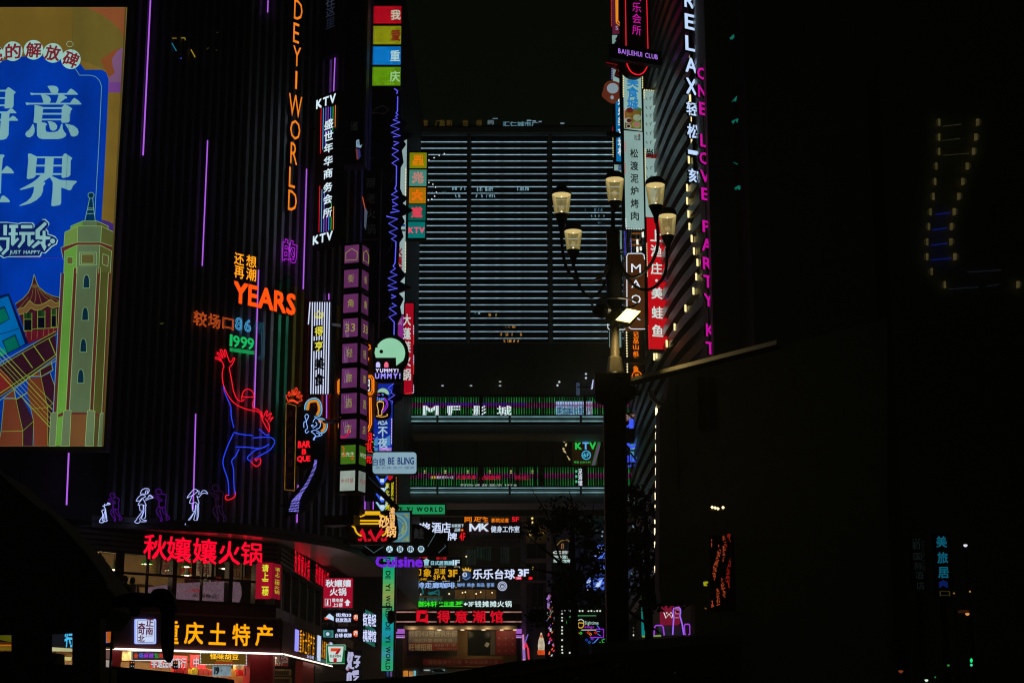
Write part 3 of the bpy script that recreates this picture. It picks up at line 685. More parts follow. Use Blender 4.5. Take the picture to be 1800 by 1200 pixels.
for p in ([(393, 82), (430, 80), (525, 125), (515, 200), (505, 300), (500, 400), (470, 425), (400, 440), (375, 430), (385, 320), (398, 180)],
          [(875, 122), (905, 80), (930, 82), (1020, 145), (995, 180), (990, 385), (960, 410), (880, 425), (865, 410), (870, 300)], R4(520, 122, 878, 145),
          [(635, 145), (757, 145), (750, 240), (745, 370), (735, 400), (705, 412), (610, 475), (638, 490), (632, 510), (608, 540), (605, 600), (580, 670), (520, 730), (430, 780), (340, 805), (275, 817), (270, 810), (380, 750), (440, 690), (470, 620), (480, 545), (350, 580), (285, 593), (275, 582), (340, 550), (450, 490), (530, 430), (570, 385), (625, 355)],
          R4(512, 238, 632, 262), R4(748, 238, 875, 262), R4(500, 356, 620, 382), R4(745, 356, 868, 382),
          [(735, 400), (850, 450), (1080, 465), (1083, 478), (1030, 530), (1000, 590), (975, 598), (862, 558), (860, 780), (840, 805), (760, 820), (725, 818), (720, 800), (740, 600), (742, 485), (700, 412)],
          [(-100, 92), (55, 95), (65, 115), (38, 150), (30, 250), (22, 325), (12, 640), (-100, 645)], [(22, 332), (85, 258), (105, 255), (165, 300), (198, 350), (190, 360), (-300, 356), (-300, 332)],
          [(-300, 740), (0, 740), (15, 690), (40, 667), (60, 672), (110, 710), (140, 750), (135, 765), (-300, 765)]):
    A.L(WC, c3(p), .10)
# logo
c4 = lambda p: T(0, 380, 8, p); c5 = lambda p: T(0, 480, 8, p); c6 = lambda p: T(0, 600, 6, p)
blob = [(-60, 82), (110, 82), (140, 88), (270, 100), (290, 88), (460, 90), (485, 115), (485, 155), (600, 42), (640, 40), (695, 95), (690, 130), (650, 175), (680, 210), (680, 250), (720, 260), (780, 285), (815, 340), (800, 395), (735, 430), (640, 525), (590, 515), (575, 560), (560, 572), (110, 575), (50, 592), (0, 560), (-60, 560)]
A.L((150, 190, 192), c4(blob)); cx0, cy0 = 380, 320
A.L((8, 28, 92), c4([(x + (10 if x < cx0 else -12), y + (11 if y < cy0 else -12)) for x, y in blob]))
for p in ([(130, 122), (255, 122), (255, 165), (218, 168), (218, 228), (250, 232), (250, 265), (215, 270), (215, 330), (250, 300), (270, 325), (180, 420), (155, 400), (155, 270), (122, 265), (122, 232), (155, 228), (155, 168), (130, 165)],
          R4(295, 125, 455, 172), [(270, 222), (487, 222), (485, 262), (430, 265), (430, 350), (455, 325), (487, 350), (410, 430), (385, 405), (385, 265), (355, 265), (350, 350), (270, 450), (245, 425), (305, 340), (305, 265), (270, 262)],
          [(630, 80), (660, 110), (560, 215), (560, 275), (600, 275), (600, 205), (640, 205), (640, 280), (710, 290), (705, 325), (640, 330), (636, 400), (600, 390), (598, 330), (500, 325), (500, 195)],
          [(540, 340), (580, 372), (470, 452), (442, 430)], [(560, 365), (590, 350), (655, 425), (625, 490)], [(48, 122), (100, 122), (96, 270), (48, 268)], [(-60, 298), (135, 298), (128, 465), (40, 552), (18, 522), (88, 450), (92, 332), (-60, 332)], [(-60, 400), (0, 410), (40, 465), (10, 500), (-60, 440)]):
    A.L((132, 182, 182), c4(p))
A.disc(BB, 92.5, 423.7, 4.4, 4.4, .004 + q[0] * .0022 + .003, 14)
A.L((120, 112, 48), [(92.5 + 4.3 * math.cos(i * .6), 423.7 + 4.3 * math.sin(i * .6)) for i in range(10)])
A.L((140, 180, 170), [(87.5, 426.5), (90, 429), (86, 433.5), (83.5, 431)])
A.N((70, 20, 130), [(28, 452.5), (60, 453.5), (108, 453.3)], .9)
# pavilion
MR = (58, 16, 30); YG = (118, 138, 52)
A.L((60, 16, 30), [(60, 482), (64, 495), (68, 504), (80, 514), (92, 520), (105, 523), (105, 532), (104, 576), (44, 583), (27, 534), (40, 525), (50, 514), (56, 500)])
A.L((92, 70, 42), [(57, 500), (63, 499), (67, 500), (68, 505), (62, 507), (56, 505)])
A.L((104, 76, 44), [(29, 544), (40, 542), (52, 528), (60, 535), (70, 536), (89, 526), (98, 532), (105, 531), (105, 538), (92, 541), (82, 537), (72, 544), (60, 545), (54, 541), (46, 549), (33, 553)])
for p in ([(60, 482), (56, 500), (50, 514), (40, 525), (27, 534)], [(60, 482), (64, 495), (68, 504), (80, 514), (92, 520), (105, 523)], [(31, 543), (42, 540), (52, 528), (60, 535), (70, 536), (80, 532), (89, 526), (97, 532), (105, 531)],
          [(33, 553), (46, 550), (54, 541), (62, 545), (72, 544), (83, 537), (92, 541), (105, 538)], [(43, 582), (60, 578), (82, 577), (103, 575)]): A.N(YG, p, 1.1)
for p in ([(50, 522), (40, 534), (34, 541)], [(58, 508), (56, 520), (52, 530)], [(62, 508), (63, 520), (61, 531)], [(65, 508), (70, 522), (73, 534)], [(67, 507), (78, 521), (88, 529)], [(69, 507), (84, 520), (104, 529)]): A.N((128, 120, 48), p, .6)
for x0, x1, y0, ym, y1 in ((42, 56, 550, 561, 581), (66, 79, 546, 557, 577), (90, 99, 543, 554, 575)):
    A.L((6, 26, 14), R4(x0, y0, x1, y1)); A.L((4, 6, 22), R4(x0 + 1, ym + 1, x1 - 1, y1 - 1))
    A.N(YG, [(x0, y0), (x0, y1), (x1, y1), (x1, y0)], 1.1); A.N(YG, [(x0, ym), (x1, ym)], 1)
    for i in range(1, 6): A.N((44, 92, 40), [(x0 + (x1 - x0) * i / 6, y0), (x0 + (x1 - x0) * i / 6, ym)], .5)
A.L((96, 18, 36), [(43, 583), (103, 576), (98, 586), (50, 604)])
for x in (46, 56, 66, 77, 86, 94): A.N((128, 120, 48), [(x, 583 - (x - 43) * .1), (x - 1, 600 - (x - 46) * .3)], .6)
# blue bus
A.L((6, 14, 60), [(-60, 535), (16, 515.5), (50, 603), (-60, 660)]); A.L((0, 92, 158), [(-60, 545), (14, 520), (44, 604), (-60, 655)])
A.L((0, 120, 120), [(-60, 640), (10, 610), (40, 606), (-60, 660)])
for p, c in (([(0, 541), (8.5, 538), (17.5, 561), (-1, 571)], (6, 14, 60)), ([(0, 544), (7.5, 541), (16, 560.5), (-1, 569)], (0, 96, 78)), ([(3.5, 599), (27, 587), (36, 611), (13, 621)], (6, 14, 60)), ([(6, 600), (26, 590), (34, 610), (14, 619.5)], (0, 96, 78))): A.L(c, p)
A.N((6, 14, 60), [(-10, 590), (16, 583), (33, 577)], 1.2)
# bridge deck, pylons and cables
A.L((46, 16, 30), [(-10, 648), (97, 582), (100, 626), (-10, 706)]); A.L((112, 30, 30), [(-10, 640), (18, 665), (22, 680), (-10, 700)])
A.L((104, 52, 32), [(7, 702), (28, 700), (40, 757), (40, 783.5), (-3, 783.5), (2, 757)]); A.L((48, 20, 34), [(28, 700), (38, 697), (59, 738), (59, 783.5), (40, 783.5), (40, 757)])
A.L((104, 50, 30), [(50, 664), (72, 663), (84, 720), (84, 783.5), (60, 783.5), (59, 738), (52, 705), (48, 690)]); A.L((48, 16, 34), [(72, 663), (88, 655), (96, 678), (92, 724), (88, 783.5), (84, 783.5), (84, 717)])
A.L((104, 52, 32), [(24, 684), (26, 698), (8, 698)]); A.L((104, 52, 32), [(68, 650), (70, 661), (52, 661)]); A.L((52, 18, 32), [(70, 650), (90, 637), (92, 650), (72, 662)])
LN = (124, 148, 50)
for p, w in (([(-5, 640), (48, 610), (98, 582)], 1.2), ([(-5, 646), (48, 615), (99, 587)], 1.0), ([(-5, 694), (50, 658), (99, 623)], 1.4), ([(-5, 700), (52, 662), (99, 628)], 1.0), ([(-5, 707), (40, 672), (70, 650), (98, 634)], 1.2),
             ([(39, 620), (57, 646)], 1.6), ([(59, 607), (78, 634)], 1.6), ([(86, 595), (98, 624)], 1.4), ([(7, 700), (28, 700)], 1.6), ([(28, 702), (48, 690)], 1.6), ([(50, 661), (72, 661)], 1.6), ([(72, 662), (93, 650)], 1.4),
             ([(7, 702), (2, 757), (-3, 783)], .8), ([(28, 702), (40, 757), (40, 783)], .8), ([(40, 757), (59, 740), (54, 718), (38, 697)], .8), ([(2, 758), (40, 757)], .8), ([(59, 740), (58, 783)], .8), ([(72, 663), (84, 718), (84, 783)], .8), ([(54, 718), (84, 716), (94, 708)], .7), ([(88, 655), (96, 678)], .8),
             ([(24, 682), (28, 702)], 1.4), ([(70, 649), (72, 662)], 1.4), ([(90, 636), (93, 650)], 1.2)): A.N(LN, p, w)
for a_, b_, w in ((611, 709, 1.0), (620, 719, 1.6), (630, 727, .9), (638, 736, .9), (648, 744, .9), (656, 750, 1.6)): A.N(LN, [(-3, a_ - 3), (93 - (b_ - 709) * .14, b_)], w)
# stone tower
G1, G2, G3, RD, OL = (88, 138, 54), (84, 104, 74), (76, 80, 38), (84, 36, 34), (130, 164, 96)
A.L((0, 44, 84), [(156.5, 349), (163.5, 349), (167, 389), (149, 389)])
A.L((0, 40, 70), [(160 + 5 * math.cos(i * .63), 343.5 + 5 * math.sin(i * .63)) for i in range(10)])
A.N((120, 170, 130), [(160 + 5.3 * math.cos(i * .45), 343.5 + 5.3 * math.sin(i * .45)) for i in range(14)], .9, True)
for p in ([(157.5, 349), (154, 366), (149, 389)], [(163, 349), (164.5, 366), (167.5, 389)], [(154, 366), (165, 366)], [(153.5, 368.5), (165, 368.5)], [(152.5, 375.5), (166, 375.5)]): A.N((120, 170, 130), p, .9)
A.L(G1, [(124.5, 397.5), (145, 388.5), (145, 400), (124.5, 404)]); A.L(G2, R4(145, 388.5, 170.5, 400)); A.L(G3, clipx([(170.5, 388.5), (190, 397.5), (190, 404), (170.5, 400)]))
A.L((98, 128, 62), [(114, 408), (136.5, 397.5), (136.5, 426), (112.5, 435)]); A.L(G2, R4(136.5, 397.5, 178.5, 426)); A.L(G3, clipx([(178.5, 397.5), (200, 408), (200, 436), (177, 426)]))
A.L(RD, clipx([(107, 435), (135, 425.5), (177, 425.5), (200, 434), (200, 456), (196, 441), (176, 431), (135, 431), (113.5, 441), (111, 456)]))
A.L(G1, [(113.5, 441), (135.5, 431), (134.5, 482), (112, 482)]); A.L(G2, [(135.5, 431), (175.5, 431), (173, 482), (134.5, 482)]); A.L(G3, clipx([(175.5, 431), (197, 441), (194, 482), (173, 482)]))
A.L((88, 140, 54), [(112, 478), (131, 478), (117, 726), (98, 735)]); A.L((80, 98, 68), [(134, 470), (173, 470), (159, 726), (121, 726)]); A.L((68, 70, 30), clipx([(176, 478), (193, 478), (180, 735), (162, 728)]))
for xt, xb, yt, yb in ((110.5, 96.8, 480, 726), (132.5, 118.5, 471, 723), (173.8, 160.8, 471, 723), (194, 182, 480, 727)):
    w = 2.4; A.L(RD, clipx([(xt - w, yt), (xt + w, yt), (xb + w, yb), (xb - w, yb)]), .05)
    for s_ in (-1, 1): A.N(OL, clipx([(xt + s_ * (w + .9), yt - 1), (xb + s_ * (w + .9), yb)]), .9)
for p in ([(124.5, 397.5), (145, 388.5), (170.5, 388.5), (190, 397.5), (190, 403)], [(124.5, 397.5), (124.5, 404)], [(114, 408), (136.5, 397.5), (178.5, 397.5), (200, 408)], [(114, 408), (112, 435)], [(136.5, 397.5), (136, 426)], [(178.5, 397.5), (177, 426)], [(107, 435), (135, 426), (177, 426), (200, 434)],
          [(113.5, 441), (135, 431), (176, 431), (196, 441)], [(107, 435), (111, 456), (113.5, 455), (113.5, 441)], [(135.5, 431), (134, 480)], [(175.5, 431), (173.5, 480)], [(196, 441), (193.5, 480)], [(113, 455), (112, 480)]): A.N(OL, clipx(p), .9)
for x0, y0, x1, y1 in ((143, 447, 165, 463), (118, 452, 128, 464)):
    A.L((84, 80, 42), R4(x0, y0, x1, y1)); A.N(OL, R4(x0, y0, x1, y1), .9, True)
A.N(OL, R4(139.5, 443.5, 169.5, 466), .9, True); A.L((80, 76, 42), clipx([(181, 446), (191, 450), (189.5, 468), (179.5, 464)])); A.N(OL, clipx([(181, 446), (191, 450), (189.5, 468), (179.5, 464)]), .9, True)
for cx, y0, y1 in ((151.8, 483, 506), (149.6, 540, 563), (146.3, 595, 618.5), (141.8, 649, 673)):
    h = y1 - y0; pts = [(cx - 5.8, y1), (cx - 5, y0 + h * .4), (cx - 3.3, y0 + h * .1), (cx - 1.5, y0), (cx + 2, y0), (cx + 4, y0 + h * .12), (cx + 5.4, y0 + h * .4), (cx + 5.8, y1)]
    A.L((10, 38, 58), pts); A.N((108, 146, 96), pts, 1.1, True)
A.L(G1, [(101, 733), (111, 729), (107, 783.5), (97, 783.5)]); A.L((100, 66, 36), [(125, 728), (153, 728), (149, 783.5), (121, 783.5)]); A.L((70, 62, 34), clipx([(166, 730), (175, 733), (172, 783.5), (164, 783.5)]))
A.L(RD, [(102, 728), (111, 724), (111, 730), (102, 733)]); A.L(RD, R4(125, 724.5, 153, 728)); A.L(RD, clipx([(167, 725), (176, 729), (175, 733), (167, 730)]))
for p in ([(89.5, 727), (93, 724.5), (101, 725), (97.5, 783.5), (86, 783.5)], [(111.5, 723), (115, 720.5), (125, 721.5), (122, 783.5), (107, 783.5)], [(153.5, 722), (157, 720.5), (167, 722), (164, 783.5), (149.5, 783.5)], [(176, 727), (179, 725), (183.5, 726), (181, 783.5), (172, 783.5)]):
    A.L((88, 106, 74), clipx(p)); A.N(OL, clipx(p), .9, True)
for p in ([(128.5, 14), (122, 200), (113, 395), (107, 560)], [(40, 14), (34, 783)]): A.N((4, 30, 110) if p[0][0] > 100 else (20, 40, 90), p[1:], .5)
A.N((80, 66, 26), [(128.5, 14), (126.5, 108)], .6); A.N((78, 64, 30), clipx([(221, 14), (185, 783)]), 3.0)  # darker right edge: fall-off of the backlight painted in
A.build('printed_artwork', bb)
oo = .004 + q[0] * .0022 + .01
for ch, x, y, an in (('的', 23, 90, 4), ('解', 59, 88, -2), ('放', 92.5, 93, -8), ('碑', 124.5, 104.5, -20), ('亮', -10, 97, 12)):
    text(BB, ch, (x - 13, y - 12.5, x + 13, y + 13), em(116, 30, 42), bb, oo, .03, .01, angle=an)
text(BB, 'JUST HAPPY', (17, 440, 70.5, 448), em(132, 182, 182), bb, oo, .02, .01, join=True, gap=.1)
for px in (40, 120): MB(IRON).tube([BB.pt(px, 60, -.4), PF.pt(px, 60, .1)], .06, 6).build('bracket', bb)

# ---- letters on the mall facade
def fsign(name, label, pl=PF, p=(0, 0), off=.5, cat='neon sign', group=None):
    return thing(name, label, cat, pl.pt(p[0], p[1], off), group)
org1 = em(232, 122, 26, 1.15, .12, 2)
t = fsign('letter_sign', 'tall column of thin orange letters reading DEYI WORLD down the mall facade', p=(515, 372))
for ch, x0, y0, x1, y1 in (('D', 517, 1, 532, 36), ('E', 515.5, 41, 526, 76), ('Y', 515, 82, 529, 117), ('I', 519, 125, 522.5, 157), ('W', 507.5, 167, 531, 206), ('O', 510, 211, 528, 246), ('R', 510.5, 251, 523, 289), ('L', 508, 294, 519, 330), ('D', 506.5, 335, 522, 371)):
    text(PF, ch, (x0, y0, x1, y1), org1, t, .55, -.012, .06)
t = fsign('neon_character', 'purple outlined neon character above the orange YEARS', p=(509, 462))
text(PF, '的', (496.5, 421, 522.5, 461), em(176, 34, 214, 1.2), t, .55, .035, .05, outline=.016)
t = fsign('neon_character_block', 'four amber neon characters in two rows above the orange YEARS', p=(432, 493))
am = em(250, 156, 28, 1.3)
for ch, x0, y0, x1, y1 in (('还', 412, 445, 429, 465.5), ('想', 433, 449, 450.5, 469.5), ('再', 412, 468, 429, 489), ('潮', 433, 472, 450, 493)):
    text(PF, ch, (x0, y0, x1, y1), am, t, .55, .012, .06)
t = fsign('letter_sign', 'bold glowing orange-red letters reading YEARS on the mall facade', p=(465, 553))
yr = em(255, 78, 14, 1.25)
text(PF, 'YEARS', (411, 506.5, 519, 542), yr, t, .55, .03, .1, gap=.07)
t = fsign('neon_characters', 'orange outlined neon characters and cyan 86 below the word YEARS', p=(403, 582))
on = em(206, 84, 30, 1.1)
for ch, x0, y0, x1, y1 in (('较', 340, 547, 364, 573), ('场', 366, 552, 387.5, 577), ('口', 391, 559, 411, 579)):
    text(PF, ch, (x0, y0, x1, y1), on, t, .55, .0, .05, outline=.017)
text(PF, '86', (413, 559, 442, 582), em(70, 160, 214, 1.1), t, .55, .0, .05, outline=.024)
text(PF, '号', (446, 566, 466, 586), em(20, 84, 104), t, .55, .02, .05, outline=.014)
MB(em(20, 84, 104)).neon(PF, [(460, 584), (460.5, 622), (459, 626), (453, 627)], .5, .012).neon(PF, [(464, 584), (464, 626), (461, 630), (453, 630)], .5, .012).build('neon_tube', t)
t = fsign('neon_number', 'green neon number 1999 underlined by three tubes', p=(425, 622))
gm = em(22, 176, 92, 1.1)
for ch, x0, y0, x1, y1 in (('1', 404.5, 588, 408, 608), ('9', 410, 590, 421, 610), ('9', 423, 592, 434, 612), ('9', 435, 594, 446, 614)):
    text(PF, ch, (x0, y0, x1, y1), gm, t, .55, .02, .05)
for i in range(4): MB(gm).neon(PF, [(404, 611.5 + i * 1.7), (447, 617.5 + i * 1.7)], .5, .010).build('neon_tube', t)
# ---- neon climber: a plain figure in a red shirt and blue trousers
t = fsign('neon_figure', 'neon outline of a climbing person in red shirt and blue trousers on the mall facade', p=(430, 880))
rd, bl = em(255, 22, 44, 1.1), em(40, 66, 240, 1.1)
k7 = lambda p: T(370, 590, 8, p); k8 = lambda p: T(370, 720, 6.67, p)
for m_, pts, sm in ((rd, k7([(190, 425), (165, 370), (120, 340), (75, 320), (80, 300), (110, 310), (140, 335), (150, 325), (95, 250), (105, 235), (125, 250), (165, 305), (175, 300), (135, 205), (155, 195), (170, 225), (195, 290), (210, 285), (195, 210), (212, 200), (230, 260), (270, 365), (300, 355), (320, 315), (340, 315), (330, 350), (305, 400), (275, 435)]), 2),
                    (rd, k7([(190, 430), (165, 520), (172, 640), (200, 740), (255, 850), (340, 950), (450, 1010), (560, 1045), (650, 1060), (700, 1100), (730, 1170)]), 2), (rd, k7([(262, 435), (280, 540), (300, 640), (320, 760), (370, 885), (440, 920), (475, 890)]), 2),
                    (rd, k7([(440, 900), (445, 830), (475, 770), (520, 748), (575, 770), (610, 830), (612, 900), (590, 950), (600, 1010), (660, 1030), (720, 1090), (740, 1160)]), 3), (rd, k7([(445, 845), (470, 860), (520, 862), (610, 858)]), 1),
                    (bl, k7([(182, 700), (195, 780), (240, 890), (285, 1000), (290, 1100), (303, 1200)]), 2), (bl, k8([(237, 0), (245, 90), (275, 210)]), 1),
                    (rd, k8([(600, 20), (605, 110), (690, 260), (685, 170), (640, 100)]), 1), (rd, k8([(625, 80), (650, 20), (668, 10), (655, 80), (700, 40), (715, 45), (680, 110), (735, 85), (725, 100), (700, 135)]), 1),
                    (bl, k8([(270, 275), (220, 380), (180, 480), (145, 600), (160, 690), (205, 830), (215, 1000)]), 2), (bl, k8([(335, 455), (295, 540), (248, 600), (270, 700), (275, 880), (290, 990)]), 2),
                    (bl, k8([(275, 262), (350, 285), (495, 300)]), 1), (bl, k8([(298, 435), (400, 436), (480, 442), (590, 450), (690, 402)]), 2), (bl, k8([(500, 328), (680, 320), (740, 345), (750, 390), (700, 465), (610, 520), (520, 572)]), 2),
                    (bl, k8([(640, 437), (540, 465), (480, 510), (430, 565), (480, 610)]), 2), (rd, k8([(480, 612), (520, 655), (560, 655), (590, 615), (585, 575), (550, 575), (535, 600), (520, 572)]), 2),
                    (rd, k8([(215, 1000), (180, 1005), (178, 1040), (205, 1055), (270, 1030), (295, 985), (290, 960)]), 2), (bl, k8([(570, 225), (620, 270), (660, 300), (685, 285)]), 1)):
    MB(m_).neon(PF, pts, .5, .018, smooth=sm * 2).build('neon_tube', t)
# ---- crown + dotted frame
PV = Plane(520, 780, 58.6, -40)
t = sign('vertical_sign', 'narrow black sign framed by amber bulbs under an orange-red neon crown', 'neon sign', PV, (500.5, 708, 519.5, 862), BLACK, 0, .06)
crn = T(480, 660, 8.57, [(190, 300), (230, 395), (300, 380), (370, 420), (395, 385), (440, 375), (430, 345), (385, 345), (445, 305), (425, 290), (365, 330), (350, 320), (410, 255), (395, 235), (340, 290), (330, 290), (370, 205), (350, 180), (330, 200), (325, 290), (315, 300), (300, 215), (280, 215), (290, 295), (275, 300), (245, 240), (225, 250), (255, 320), (215, 290)])
MB(em(255, 66, 34, 1.1)).neon(PV, crn, .1, .016, True).build('neon_crown', t)
MB(em(255, 66, 34, 1.1)).neon(PV, T(480, 660, 8.57, [(240, 365), (300, 360), (365, 395)]), .1, .016).neon(PV, T(480, 660, 8.57, [(245, 375), (300, 370), (365, 408)]), .1, .016).build('neon_tube', t)
bulbs(PV, [(503, 708), (500.5, 860), (517.5, 862), (520.5, 713)], 1.9, [em(214, 150, 40, 1, light=False)], t, .06, .013, True)
for i, ch in enumerate('慢行音乐酒馆'): text(PV, ch, (505.5, 722 + i * 21.5, 514.5, 733 + i * 21.5), em(26, 8, 8), t, .05, .01, .02)
MB(IRON).tube([PV.pt(510, 740, -.2), PF.pt(500, 740, .1)], .05).build('bracket', t)
# ---- BAR B QUE arrow board
PQ = Plane(545, 800, 59.0, -12)
t = thing('arrow_sign', 'black round board with red BAR B QUE letters and a sweeping arrow of violet bulbs', 'neon sign', PQ.pt(540, 905))
brd = [(523, 716), (540, 708), (556, 716), (566, 735), (572, 760), (572, 800), (566, 840), (552, 870), (537, 888), (541, 896), (520, 900), (498, 909), (505, 893), (490, 888), (505, 884), (512, 868), (530, 850), (545, 815), (530, 824), (521, 815), (521, 760)]
MB(BLACK).solid(PQ, brd, 0, .3).build('board', t)
rr_ = em(255, 24, 40, 1.2)
text(PQ, 'BAR', (524, 775, 545, 786), rr_, t, .1, .05, .06, gap=.06); text(PQ, 'B', (531, 789, 538, 798), rr_, t, .1, .05, .06); text(PQ, 'QUE', (522.5, 801, 545, 812), rr_, t, .1, .05, .06, gap=.06)
top = [(557, 808), (555, 822), (549, 840), (541, 856), (531, 872), (526, 882), (524, 896)]; bot = [(553.5, 809), (551, 820), (545, 832), (536, 848), (525, 862), (514, 876), (508, 900)]
mb = MB(em(112, 96, 232, 1.1, .3, 6, False)); 
for i in range(42):
    f = i / 41 * (len(top) - 1.001); j = int(f); u = f - j
    A_ = (top[j][0] + (top[j + 1][0] - top[j][0]) * u, top[j][1] + (top[j + 1][1] - top[j][1]) * u); B_ = (bot[j][0] + (bot[j + 1][0] - bot[j][0]) * u, bot[j][1] + (bot[j + 1][1] - bot[j][1]) * u)
    n = max(2, int(abs(A_[0] - B_[0]) / 1.1))
    for m_ in range(n + 1): mb.use(em(190, 190, 255, 1.3, .3, 6, False) if (i + m_) % 5 == 0 else em(120, 106, 240, 1.2, .3, 6, False)).dot(PQ.pt(B_[0] + (A_[0] - B_[0]) * m_ / n, (A_[1] + B_[1]) / 2 + (m_ - n / 2) * .1, .06), .015)
mb.build('arrow_bulbs', t, kind='stuff')
blm = em(140, 180, 255, 1.2)
for k_, c in enumerate(((160, 190, 235), (30, 140, 168), (30, 140, 168), (196, 140, 62), (220, 126, 26), (220, 126, 26), (200, 116, 26))):
    w = k_ * 1.15
    MB(em(*c, 1.05)).neon(PQ, catmull([(535.5 + w, 720 + w * .1), (537 + w, 709 + w * .4), (545, 701 + w), (555 , 699.5 + w), (563 - w * .8, 706 + w * .5), (566 - w, 720), (562 - w, 731 - w * .3), (552, 732 - w * .2)][: 8 if k_ < 3 else 7], 4), .12 + k_ * .002, .013).build('neon_tube', t)
    MB(em(*c, 1.05)).neon(PQ, catmull([(560, 735 + w), (569 - w * .2, 736 + w), (575 - w, 744 + w * .4), (575 - w, 752), (571 - w * .9, 759 - w * .5), (564, 762 - w)], 4), .12 + k_ * .002, .012).build('neon_tube', t)
kq = lambda p: T(480, 660, 8.57, p)
for p in ([(465, 780), (465, 700), (500, 685), (480, 610), (510, 580), (535, 610), (520, 650), (500, 700), (520, 790), (485, 820), (500, 865), (540, 835)], [(600, 700), (640, 640), (700, 680), (715, 740), (690, 790), (650, 800)], [(640, 700), (660, 740), (600, 790)], [(575, 840), (640, 820), (740, 890), (640, 920), (620, 965), (605, 950), (640, 900), (575, 845)], [(580, 745), (600, 740), (598, 765), (580, 760), (580, 745)], [(650, 860), (700, 880), (680, 915)]):
    MB(blm).neon(PQ, kq(p), .16, .014, smooth=3).build('neon_tube', t)
MB(IRON).tube([PQ.pt(560, 741, -.1), at(640, 739, 57)], .07).build('bracket', t)
# ---- KTV blade sign
PK = Plane(573, 300, 60.0, -42)
t = sign('blade_sign', 'tall black blade sign with white characters between KTV at top and bottom and coloured tubes', 'neon sign', PK, (553.5, 166, 592.5, 432), BLACK, 0, .35)
wk = em(206, 226, 236, 1.15)
text(PK, 'KTV', (556.5, 171, 589.5, 185.5), wk, t, .1, .03, .06, gap=.16); text(PK, 'KTV', (550.5, 411, 584, 425.5), wk, t, .1, .03, .06, gap=.16)
for i, (ch, y) in enumerate(zip('盛世年华商务会所', (218.5, 239, 260, 283, 305, 329, 350, 374))):
    text(PK, ch, (570.5 - i * .35, y - 8, 585.5 - i * .35, y + 8), wk, t, .14, .025, .06)
for x, c, y0, y1, y2, y3 in ((564.5, (220, 20, 36), 190, 270, 327, 408), (568.5, (70, 150, 200), 190, 263, 333, 408), (573, (110, 110, 230), 189, 255, 339, 408), (577, (150, 60, 210), 188, 240, 372, 407), (581.5, (60, 150, 220), 188, 235, 372, 405), (585.5, (60, 170, 70), 187, 230, 358, 404), (589.5, (214, 120, 50), 185, 224, 363, 404)):
    for a_, b_ in ((y0, y1), (y2, y3)): MB(em(*c, 1.1)).neon(PK, [(x - (a_ - 190) * .018, a_), (x - (b_ - 190) * .018, b_)], .08, .014).build('neon_tube', t)
for y in (226, 388): MB(IRON).tube([PK.pt(553, y, -.15), PF.pt(548, y, .05)], .05).build('bracket', t)
PK3 = Plane(578, 10, 61, -42)
t = sign('blade_sign', 'dim grey blade sign with three faint bluish characters at the top edge of the photo', 'sign', PK3, (566, -30, 592, 98), pm(.02, .02, .025, .5), 0, .3)
for ch, y in (('在', -6), ('这', 12), ('里', 32)): text(PK3, ch, (573, y, 588, y + 17), em(34 - y // 2, 38 - y // 2, 50 - y // 2), t, .05, .02, .03)
# ---- white striped sign
PT2 = Plane(564, 610, 60.0, -26)
t = sign('blade_sign', 'white and black striped lightbox sign with a small crown and yellow characters', 'neon sign', PT2, (543, 529, 582, 691), BLACK, 0, .3)
for i in range(9):
    x = 545.5 + i * 4.3
    MB(em(206, 216, 246, 1.1)).neon(PT2, [(x - (0.6), 531), (x - 3.5, 570 if i == 0 else 692)], .06, .022).build('light_tube', t)
ye = em(220, 212, 70, 1.1)
for ch, y in (('得', 582), ('亨', 608)): 
    MB(pm(.02, .02, .02)).pbox(PT2, PT2.rect(553, y - 9, 568, y + 9), .10, .03).build('character_backing', t); text(PT2, ch, (553.5, y - 8, 567.5, y + 8), ye, t, .13, .02, .05)
for ch, y in (('美', 640), ('食', 668)):
    text(PT2, ch, (552.5, y - 11, 568.5, y + 9), pm(.01, .01, .01), t, .12, .08, .05)
MB(ye).neon(PT2, [(554, 556), (553, 549), (557, 553), (560.5, 546), (565, 553), (568, 549), (568, 556)], .14, .018, True).neon(PT2, [(555, 558.5), (567, 558.5)], .14, .02).build('neon_crown', t)
MB(IRON).tube([PT2.pt(582, 570, -.1), at(606, 573, 58.5)], .06).build('bracket', t)
